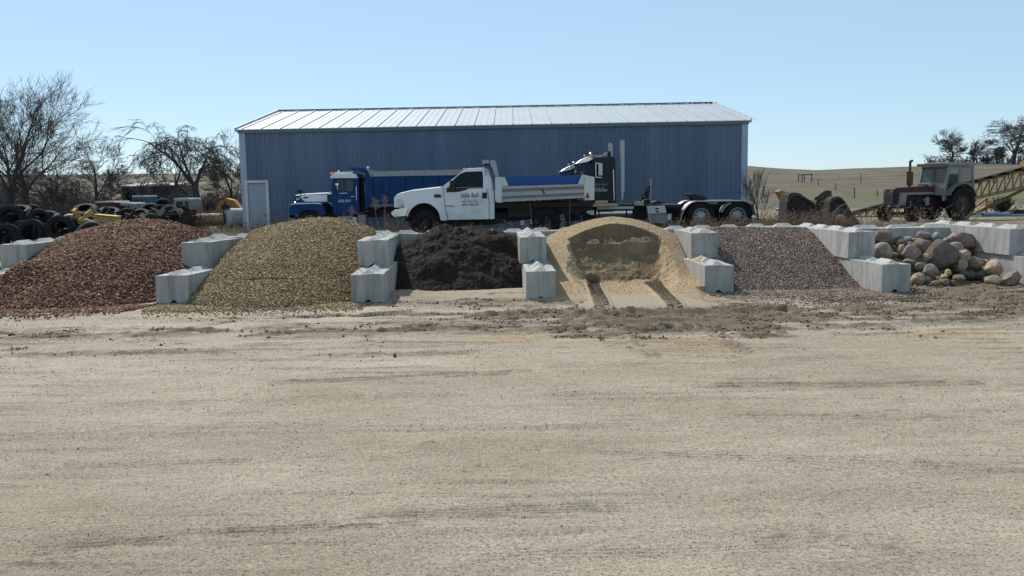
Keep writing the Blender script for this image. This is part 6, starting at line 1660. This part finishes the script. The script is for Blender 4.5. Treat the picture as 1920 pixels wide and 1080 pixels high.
def far_cab(u0, u1, v0, v1, Y, body, roofm, lab, name='truck_cab', cat='truck cab', hood=0):
    a = at(u0, v1, Y); b = at(u1, v0, Y); zg = gz1((a.x+b.x)/2, Y); w = b.x-a.x; zt = b.z
    t = thing(name, ((a.x+b.x)/2, Y+1, zg), lab, cat)
    P = lambda x, z, d: Vector((a.x+w*x, Y+d, zg+(zt-zg)*z))
    m = MB(); side = [(.0, .25), (0, .62), (.10, .95), (.95, .96), (1, .6), (1, .25)]
    win = [(.14, .64), (.20, .88), (.58, .88), (.58, .64)]; win2 = [(.66, .64), (.66, .88), (.88, .88), (.90, .64)]
    m.plate(side, [win, win2], lambda x, z: P(x, z, 0), lambda x, z: P(x, z, .06)); m.plate(side, [win, win2], lambda x, z: P(x, z, 1.94), lambda x, z: P(x, z, 2.0))
    m.plate([(0, .25), (.05, .25), (.05, .62), (0, .62)], [], lambda x, z: P(x, z, .06), lambda x, z: P(x, z, 1.94)); m.plate([(.96, .25), (1, .25), (1, .95), (.96, .95)], [], lambda x, z: P(x, z, .06), lambda x, z: P(x, z, 1.94))
    if hood: m.plate([(-hood, .25), (-hood, .55), (0, .62), (0, .25)], [], lambda x, z: P(x, z, .2), lambda x, z: P(x, z, 1.8))
    m.build('body', body, t)
    m = MB(); m.plate([(.08, .945), (.12, 1.0), (.90, 1.0), (.97, .95)], [], lambda x, z: P(x, z, -.03), lambda x, z: P(x, z, 2.03)); m.build('roof', roofm, t)
    for L in (win, win2): MB().plate(L, [], lambda x, z: P(x, z, .02), lambda x, z: P(x, z, .03)).build('side_window', M['glass'], t)
    for x in (.2, .8):
        p = P(x, 0, .0); m = MB(); m.lathe([(.25, -.1), (.45, -.13), (.5, -.1), (.5, .12), (.45, .15), (.25, .12)], (p.x, p.y+.1, zg+.45), 'Y', 20, closed=True); m.build('wheel', M['rubber'], t, smooth=True)
    return t
far_cab(247, 272, 366, 396, 56, mat('faded blue paint', (.07, .11, .17), .7), M['white_panel'], 'faded blue truck cab with a bright roof among the brush, left of two')
far_cab(325, 357, 371, 398, 54, mat('dull green white paint', (.24, .28, .28), .7), M['white_panel'], 'pale derelict truck cab with a white roof under the drooping tree')
t = far_cab(176, 217, 377, 402, 50, M['red'], mat('rusty pink roof', (.45, .30, .32), .6), 'red derelict truck with a sun bleached roof behind the yellow beams', 'wrecked_truck', 'wrecked truck', .2)
far_cab(221, 246, 380, 402, 50.5, M['grey_steel'], M['white_panel'], 'white topped wreck between the red truck and the blue cab', 'wrecked_van', 'wrecked van')
# shed far back
a = at(232, 372, 78); b = at(330, 347, 78); zg = gz1(a.x, 78)
t = thing('shed', ((a.x+b.x)/2, 79, zg), 'low dark open shed with a thin pale roof edge hidden in the brush', 'shed')
m = MB(); w = b.x-a.x; m.box(((a.x+b.x)/2, 82, (zg+b.z)/2), (w, .1, b.z-zg)); m.box((a.x, 80, (zg+b.z)/2), (.1, 4, b.z-zg)); m.box((b.x, 80, (zg+b.z)/2), (.1, 4, b.z-zg))
for i in range(5): m.box((a.x+w*i/4, 78, (zg+b.z)/2-.03), (.2, .2, b.z-zg-.06))
m.build('wall', M['oldwood'], t); m = MB(); m.add([(a.x-.3, 77.5, b.z-.02), (b.x+.3, 77.5, b.z+.02), (b.x+.3, 82.4, b.z+.35), (a.x-.3, 82.4, b.z+.31), (a.x-.3, 77.5, b.z-.14), (b.x+.3, 77.5, b.z-.10), (b.x+.3, 82.4, b.z+.2), (a.x-.3, 82.4, b.z+.2)], [(0, 1, 2, 3), (7, 6, 5, 4), (0, 4, 5, 1), (1, 5, 6, 2), (2, 6, 7, 3), (3, 7, 4, 0)])
m.build('roof', mat('old pale roof', (.28, .28, .29), .8, 0, .3, 2), t)
# rusty tank with a hose
def tank():
    Y = 45.5; p = at(424, 409, Y); r = 17/kpx(Y); zg = gz1(p.x, Y); c = Vector((p.x, Y, zg+r+.25))
    t = thing('fuel_tank', (p.x, Y, zg), 'rust streaked white cylindrical tank with a coiled hose beside the shed corner', 'tank', rotz=R_(0))
    ax = Vector((.55, .83, 0)).normalized()
    m = MB(); L = 2.3
    q = Matrix((ax.cross(Vector((0, 0, 1))), ax, Vector((0, 0, 1)))).transposed()
    mm = MB(); mm.lathe([(.001, -.10), (r*.6, -.08), (r*.96, -.02), (r, .02), (r, L), (r*.96, L+.04), (.001, L+.1)], (0, 0, 0), 'Y', 30)
    mm.v = [tuple(c+q @ Vector(v)) for v in mm.v]; mm.build('tank_body', M['tank'], t, smooth=True)
    # second drum to the left
    c2 = Vector((at(385, 409, Y).x, Y+.2, zg+.62)); mm = MB(); r2 = 12/kpx(Y)
    mm.lathe([(.001, -.05), (r2*.9, -.03), (r2, .02), (r2, 1.6), (.001, 1.65)], (0, 0, 0), 'X', 24); mm.v = [tuple(c2+Vector(v)-Vector((.5, 0, 0))) for v in mm.v]; mm.build('side_drum', mat('rust brown drum', (.26, .19, .12), .8, 0, .4, 4), t, smooth=True)
    m = MB(); n0 = c-ax*.16
    side = ax.cross(Vector((0, 0, 1)))
    m.tube([n0+side*(.22*math.cos(a))+Vector((0, 0, .32*math.sin(a)-.02))-ax*.05 for a in np.linspace(0, 12.6, 40)], .022, 6)
    m.tube([n0+Vector((0, 0, r+.25)), n0+Vector((0, 0, .3)), n0+Vector((.05, 0, -.3))], .03, 6); m.build('hose', M['dark'], t)
    m = MB(); m.box(c+Vector((0, 0, r+.08)), (.35, .3, .22)); m.cyl(c+Vector((0, 0, r)), c+Vector((0, 0, r+.35)), .05, 8); m.build('pump', M['darkrust'], t)
    m = MB()
    for s in (.3, L-.4): m.box(c+ax*s-Vector((0, 0, r+.1)), (1.1, .15, .3))
    m.build('cradle', M['darkrust'], t)
    return t
tank()
# orange loader bucket and dark plate behind the tank
t = curved_bucket('loader_bucket', 'big rusty orange loader bucket behind the white tank', 'bucket', 438, 385, 50, 2.1, 1.75, 1.6, M['orange'], 10); del t['group']
m = MB(); Pq = Px(120, 340, 5.647, 48); Pq.prism(m, [(1470, 285), (1555, 205), (1580, 240), (1560, 300), (1480, 310)], 0, .12); o = m.build('steel_plate', M['darkrust']); tag(o, 'dark pointed steel plate leaning left of the orange bucket', 'steel plate')
# ------------------------------------------------------------------ bare trees
M['far_twig'] = mat('hazed grey twig', (.12, .105, .095), .95, 0, .25, 3)  # twigs of far trees lightened in colour to stand for haze
def bare_tree(name, label, u, v_base, v_top, Y, seed, spread=1.0, trunk=.03, style='upright', depth=6, lean=0, width=1.0, twigs=3, group='bare trees'):
    rd = random.Random(seed)
    a = at(u, v_base, Y); zg = gz1(a.x, Y); top = at(u, v_top, Y).z; H = top-zg
    t = thing(name, (a.x, Y, zg), label, 'tree', group)
    wood = MB(); fine = MB()
    px = 1.0/(kpx(Y)*.5333)            # one rendered pixel at this distance
    def limb(p, d, L, r, lv):
        n = 4 if lv < 3 else 3
        pts = [p]; dd = d.copy()
        for i in range(n):
            bend = Vector((rd.gauss(0, 1), rd.gauss(0, 1), rd.gauss(0, 1)))*(.075+.018*lv)
            if style == 'droop' and lv >= 3: bend += Vector((dd.x*.10, dd.y*.10, -.13-.015*lv))
            elif style == 'oak': bend += Vector((dd.x*.12, dd.y*.12, .0))
            else: bend += Vector((0, 0, .05))
            dd = (dd+bend).normalized(); pts.append(pts[-1]+dd*L/n)
        r2 = r*(.60 if lv < depth else .4)
        rs = [r+(r2-r)*i/n for i in range(n+1)]
        tgt = wood if lv < 3 else fine
        tgt.tube(pts, rs, 8 if lv == 0 else (6 if lv == 1 else (4 if lv < 4 else 3)), cap=False)
        if lv >= depth: return
        nb = ([5, 5, 4, 4, 3, 3, 3] if seed in (3, 12) else [5, 4, 4, 3, 3, 3, twigs] if Y < 150 else [6, 5, 4, 4, 3, 2, 2])[min(lv, 6)]
        for i in range(nb):
            s = rd.uniform(.35 if lv else .30, 1.0) if i else 1.0
            k = min(int(s*n), n-1); q = pts[k].lerp(pts[k+1], s*n-k) if s < 1 else pts[-1]
            ax = Vector((rd.gauss(0, 1), rd.gauss(0, 1), rd.gauss(0, 1))).cross(dd)
            if ax.length < .01: continue
            ang = rd.uniform(.30, .85)*spread*(.5 if i == 0 else 1)
            nd = (Matrix.Rotation(ang, 3, ax.normalized()) @ dd)
            nd = Vector((nd.x*width, nd.y*width, nd.z)).normalized()
            if style != 'droop' and nd.z < -.15: nd.z *= .3; nd.normalize()
            limb(q, nd, L*rd.uniform(.58, .82), max(r2*rd.uniform(.55, .85)*(1 if i == 0 else .72), (.12 if Y < 150 else .085)*px), lv+1)
    L0 = H*{'upright': .26, 'oak': .22, 'droop': .22}[style]
    limb(Vector((a.x, Y, zg-.2)), Vector((lean, 0, 1)).normalized(), L0, H*trunk, 0)
    # fit the height
    zs = [v[2] for v in wood.v+fine.v]; sc = H/(max(zs)-zg)
    for mb in (wood, fine): mb.v = [(a.x+(v[0]-a.x)*sc, Y+(v[1]-Y)*sc, zg+(v[2]-zg)*sc) for v in mb.v]
    wood.build('trunk', M['bark'], t, smooth=True, recalc=False); fine.build('crown', M['twig'] if Y < 150 else M['far_twig'], t, recalc=False)
    return t
bare_tree('bare_tree', 'tallest bare tree at the left edge, dense upright crown', 14, 430, 120, 52, 3, .9, .026, 'upright', 6, .0, 1.0, 3)
bare_tree('bare_tree', 'large spreading bare tree leaning right of the tallest one at the left', 52, 430, 126, 54, 12, .95, .024, 'upright', 6, .10, 1.05, 3)
bare_tree('bare_tree', 'small round bare tree on the skyline left of centre between the big trees', 184, 395, 254, 74, 6, .95, .026, 'upright', 6, 0, 1.3)
bare_tree('bare_tree', 'low bare tree with long arching branches left of the metal shed', 376, 405, 226, 60, 27, 1.0, .026, 'droop', 6, -.03, 1.25)
bare_tree('bare_tree', 'thin bare tree partly behind the left corner of the metal shed', 440, 405, 236, 66, 14, 1.0, .020, 'upright', 6, -.1, 1.1)
bare_tree('bare_tree', 'thin bare tree just left of the arching one', 326, 400, 240, 68, 31, 1.0, .016, 'upright', 5, -.05, 1.0)
bare_tree('bare_tree', 'low bare shrubby tree at the foot of the large leaning one', 110, 415, 262, 58, 17, 1.2, .022, 'upright', 6, .05, 1.4)
bare_tree('bare_tree', 'low dark bare tree left of the small skyline tree', 140, 410, 330, 62, 19, 1.2, .022, 'upright', 5, .05, 1.4)
bare_tree('bare_tree', 'low leaning bare tree in the brush left of the arching one', 240, 405, 315, 64, 29, 1.2, .022, 'upright', 5, .2, 1.4)
bare_tree('bare_tree', 'round topped bare tree on the hill behind the tractor cab', 1784, 316, 238, 235, 41, 1.0, .026, 'upright', 6, 0, 1.2, 3, 'bare trees on the right hill')
bare_tree('bare_tree', 'small thin bare tree between the two larger hill trees', 1825, 314, 258, 235, 42, .9, .020, 'upright', 5, 0, .9, 3, 'bare trees on the right hill')
bare_tree('bare_tree', 'widest gnarled bare oak on the hill at the right edge', 1899, 314, 214, 225, 49, 1.25, .027, 'oak', 6, 0, 1.5, 3, 'bare trees on the right hill')
for i, (u, vt, lab) in enumerate([(1868, 275, 'slender bare tree just left of the oak trunk'), (1878, 268, 'second slender bare tree touching the oak from the left'), (1918, 270, 'bare tree at the picture edge right of the oak trunk'), (1845, 290, 'low bare tree left of the slender pair by the oak')]):
    bare_tree('bare_tree', lab, u, 313, vt, 238, 60+i, .9, .02, 'upright', 5, 0, 1.0, 3, 'bare trees on the right hill')
# sapling right of the shed
bare_tree('sapling', 'spindly leafless sapling right of the metal shed corner', 1424, 412, 312, 29, 71, .7, .010, 'upright', 4, 0, .8, 2, 'saplings')
# dark round bush and evergreen
def bush(u, v, Y, w, h, mt, lab, n, seed, name='bush', kind=None, cat='bush', leaf=None):
    rd = random.Random(seed); a = at(u, v, Y); zg = gz1(a.x, Y); m = MB()
    for i in range(n):
        th = rd.uniform(0, 6.283); rr = abs(rd.gauss(0, .45)); b = Vector((a.x+rr*math.cos(th)*w*.3, Y+rr*math.sin(th)*w*.3, zg-.02))
        d = Vector((math.cos(th)*rr*w, math.sin(th)*rr*w, h*rd.uniform(.6, 1.05)*(1-.35*rr*rr))); mid = b+d*.5+Vector((rd.gauss(0, .08), rd.gauss(0, .08), .06))*h
        m.tube([b, mid, b+d], [.006*(1+Y/40), .005*(1+Y/40), .003*(1+Y/40)], 3, cap=False)
        if leaf:
            for k in range(leaf):
                s = rd.uniform(.3, 1); p = b+d*s+Vector((rd.gauss(0, .1), rd.gauss(0, .1), rd.gauss(0, .1)))*w*.6; e = .05*(Y/50)
                v1 = Vector((rd.gauss(0, e), rd.gauss(0, e), rd.gauss(0, e))); v2 = Vector((rd.gauss(0, e), rd.gauss(0, e), rd.gauss(0, e)))
                m.add([p, p+v1, p+v2], [(0, 1, 2)])
    o = m.build(name, mt, recalc=False); tag(o, lab, cat, None, kind); return o
bush(1880, 390, 52, .8, .9, M['evergreen'], 'dark round evergreen bush on the green strip right of the tractor', 120, 3, leaf=30)

# ------------------------------------------------------------------ brush and weeds (uncountable)
def thicket(name, lab, boxes, mt, seed):
    rd = random.Random(seed); m = MB()
    for (u0, u1, Y0, Y1, h0, h1, n, thick) in boxes:
        for i in range(n):
            Y = rd.uniform(Y0, Y1); u = rd.uniform(u0, u1); a = at(u, 400, Y); z = gz1(a.x, Y); h = rd.uniform(h0, h1)*(.55+.45*vn(np.array([u*.03]), np.array([3.]), seed)[0]*2)
            p = Vector((a.x, Y, z-.05)); d = Vector((rd.gauss(0, .35), rd.gauss(0, .3), 1)).normalized()
            pts = [p, p+d*h*.4, p+d*h*.75+Vector((rd.gauss(0, .12), rd.gauss(0, .1), 0))*h, p+d*h+Vector((rd.gauss(0, .3), rd.gauss(0, .2), -.08))*h]
            r = thick*Y/880
            m.tube(pts, [r, r*.9, r*.6, r*.35], 3, cap=False)
            for k in range(3):
                s = rd.choice(pts[1:3]); e = s+Vector((rd.gauss(0, .35), rd.gauss(0, .3), rd.uniform(-.05, .4)))*h*.6
                m.tube([s, (s+e)/2+Vector((0, 0, .05*h)), e], [r*.6, r*.45, r*.3], 3, cap=False)
    o = m.build(name, mt, recalc=False); tag(o, lab, 'brush', None, 'stuff'); return o
thicket('brush', 'dark tangle of leafless brush under the trees at the left', [(-60, 460, 55, 62, 1.0, 2.2, 700, .40), (-60, 130, 62, 78, 1.4, 3.0, 450, .40), (130, 300, 62, 78, 1.0, 2.2, 300, .40), (-60, 470, 80, 100, 1.4, 3.2, 650, .40), (240, 452, 62, 75, 1.2, 2.2, 300, .38), (-80, 160, 44, 52, .8, 1.8, 300, .4)], M['brush'], 5)
thicket('brush', 'low brush along the hill top under the far right trees', [(1735, 1935, 226, 245, 1.2, 3.4, 330, .32)], M['brush'], 6)
thicket('brush', 'brown brush around the wrecked cabs and the tank', [(330, 385, 44, 52, .8, 1.9, 220, .4), (290, 460, 52, 58, .8, 1.8, 200, .4)], mat('rusty weed', (.15, .085, .055), .95, 0, .3, 3), 7)

def weeds(name, lab, n, sampler, mt, hmin, hmax, seed, curl=.5, br=0, r0=.35, cat='weeds', rmin=.0022):
    rd = random.Random(seed); m = MB()
    for i in range(n):
        x, y, hs = sampler(rd); z = gz1(x, y); h = rd.uniform(hmin, hmax)*hs
        p = Vector((x, y, z-.03)); a = rd.uniform(0, 6.283); b = Vector((math.cos(a), math.sin(a), 0))*h*curl*rd.random()
        r = max(rmin, r0*y/880*.5)
        pts = [p, p+Vector((0, 0, h*.5))+b*.25, p+Vector((0, 0, h*rd.uniform(.75, 1)))+b]
        m.tube(pts, [r, r*.8, r*.4], 3, cap=False)
        for k in range(br):
            s = rd.uniform(.35, .95); q = pts[0].lerp(pts[2], s); e = q+Vector((rd.gauss(0, .16), rd.gauss(0, .16), rd.uniform(.02, .3)))*h
            m.tube([q, q.lerp(e, .55)+Vector((0, 0, -.03*h)), e], [r*.7, r*.55, r*.35], 3, cap=False)
            if rd.random() < .35: m.box(e, (r*4, r*4, r*5))
    o = m.build(name, mt, recalc=False); tag(o, lab, cat, None, 'stuff'); return o
S = lambda u0, u1, Y0, Y1, hs=1: (lambda rd: ((lambda u, Y: (at(u, 430, Y).x, Y, hs))(rd.uniform(u0, u1), rd.uniform(Y0, Y1))))
weeds('dry_grass', 'straw coloured dry grass along the bank behind the block wall', 3800, S(560, 1640, 23.9, 26.0), M['straw'], .06, .22, 1, 1.0, 0, .30)
weeds('dry_grass', 'short dead grass under and behind the parked trucks', 3000, S(440, 1700, 26, 31), M['weed'], .10, .40, 2, .8, 0, .35)
weeds('dry_grass', 'dead grass around the tractor and behind the right wall', 3200, S(1560, 1960, 26, 43), M['straw'], .03, .13, 3, .8, 0, .35)
weeds('dry_grass', 'dead grass beside the tank and the shed door', 1700, S(335, 520, 38, 46), M['straw'], .15, .55, 4, .7, 0, .35)
weeds('dead_weeds', 'leafless branching weeds in front of the pickup wheels', 110, S(690, 1100, 24.0, 25.6), M['weed'], .2, .6, 5, .7, 7, .42)
weeds('dead_weeds', 'leafless branching weeds in front of the blue dump truck', 120, S(520, 760, 24.2, 30), M['weed'], .25, .85, 6, .5, 6, .40)
weeds('dead_weeds', 'leafless weeds in front of the black truck rear wheels', 90, S(1240, 1470, 24.2, 30), M['weed'], .2, .6, 7, .7, 7, .42)
weeds('dead_weeds', 'dense brown weeds around the scrap buckets', 260, S(1425, 1612, 26, 28.3), M['weed'], .25, .7, 8, .6, 5, .30)
weeds('dead_weeds', 'leafless weeds around the tractor wheels', 45, S(1630, 1830, 35, 39.5), M['weed'], .3, .95, 9, .7, 6, .42)
weeds('dead_weeds', 'brown weeds near the left corner of the metal shed', 160, S(455, 560, 30, 41), mat('brown weed', (.17, .11, .08), .95, 0, .3, 3), .4, 1.2, 10, .4, 5, .4)
# tall reed plumes and single stalks
def reed(u, v0, v1, Y, tilt, lab, plume=True):
    a = at(u, v1, Y); b = at(u+tilt, v0, Y); z = gz1(a.x, Y); m = MB(); p = Vector((a.x, Y, z-.03)); L = (b-p)
    m.tube([p, p+L*.5+Vector((-.02, 0, 0)), b], [.008, .007, .004], 4)
    if plume:
        rd = random.Random(int(u)); d = (b-a).normalized()
        for i in range(70):
            s = rd.uniform(0, .34); q = b-d*s; w = .022+.05*math.sin(min(1, s/.34)*math.pi); e = q+Vector((rd.gauss(0, w), rd.gauss(0, w), .05)); m.tube([q, e], [.006, .003], 3, cap=False)
    o = m.build('reed_stalk', mat('reed', (.22, .16, .13), .95, 0, .2, 5)); tag(o, lab, 'reed', 'tall dry reeds between the two dump trucks')
reed(716, 372, 436, 24.6, -17, 'leaning tall reed with a feathery plume left of the pickup bumper')
reed(725, 368, 436, 24.6, -4, 'upright tall reed right of the leaning plume'); reed(663, 388, 432, 25.6, -4, 'short reed in front of the blue truck step', True)
reed(541, 366, 430, 28, 0, 'thin bare stalk before the front of the blue dump truck', False); reed(1070, 374, 432, 25, -1, 'thin straight stalk in front of the pickup rear wheel', False); reed(1003, 380, 428, 25, -10, 'leaning stalk under the pickup bed', False)
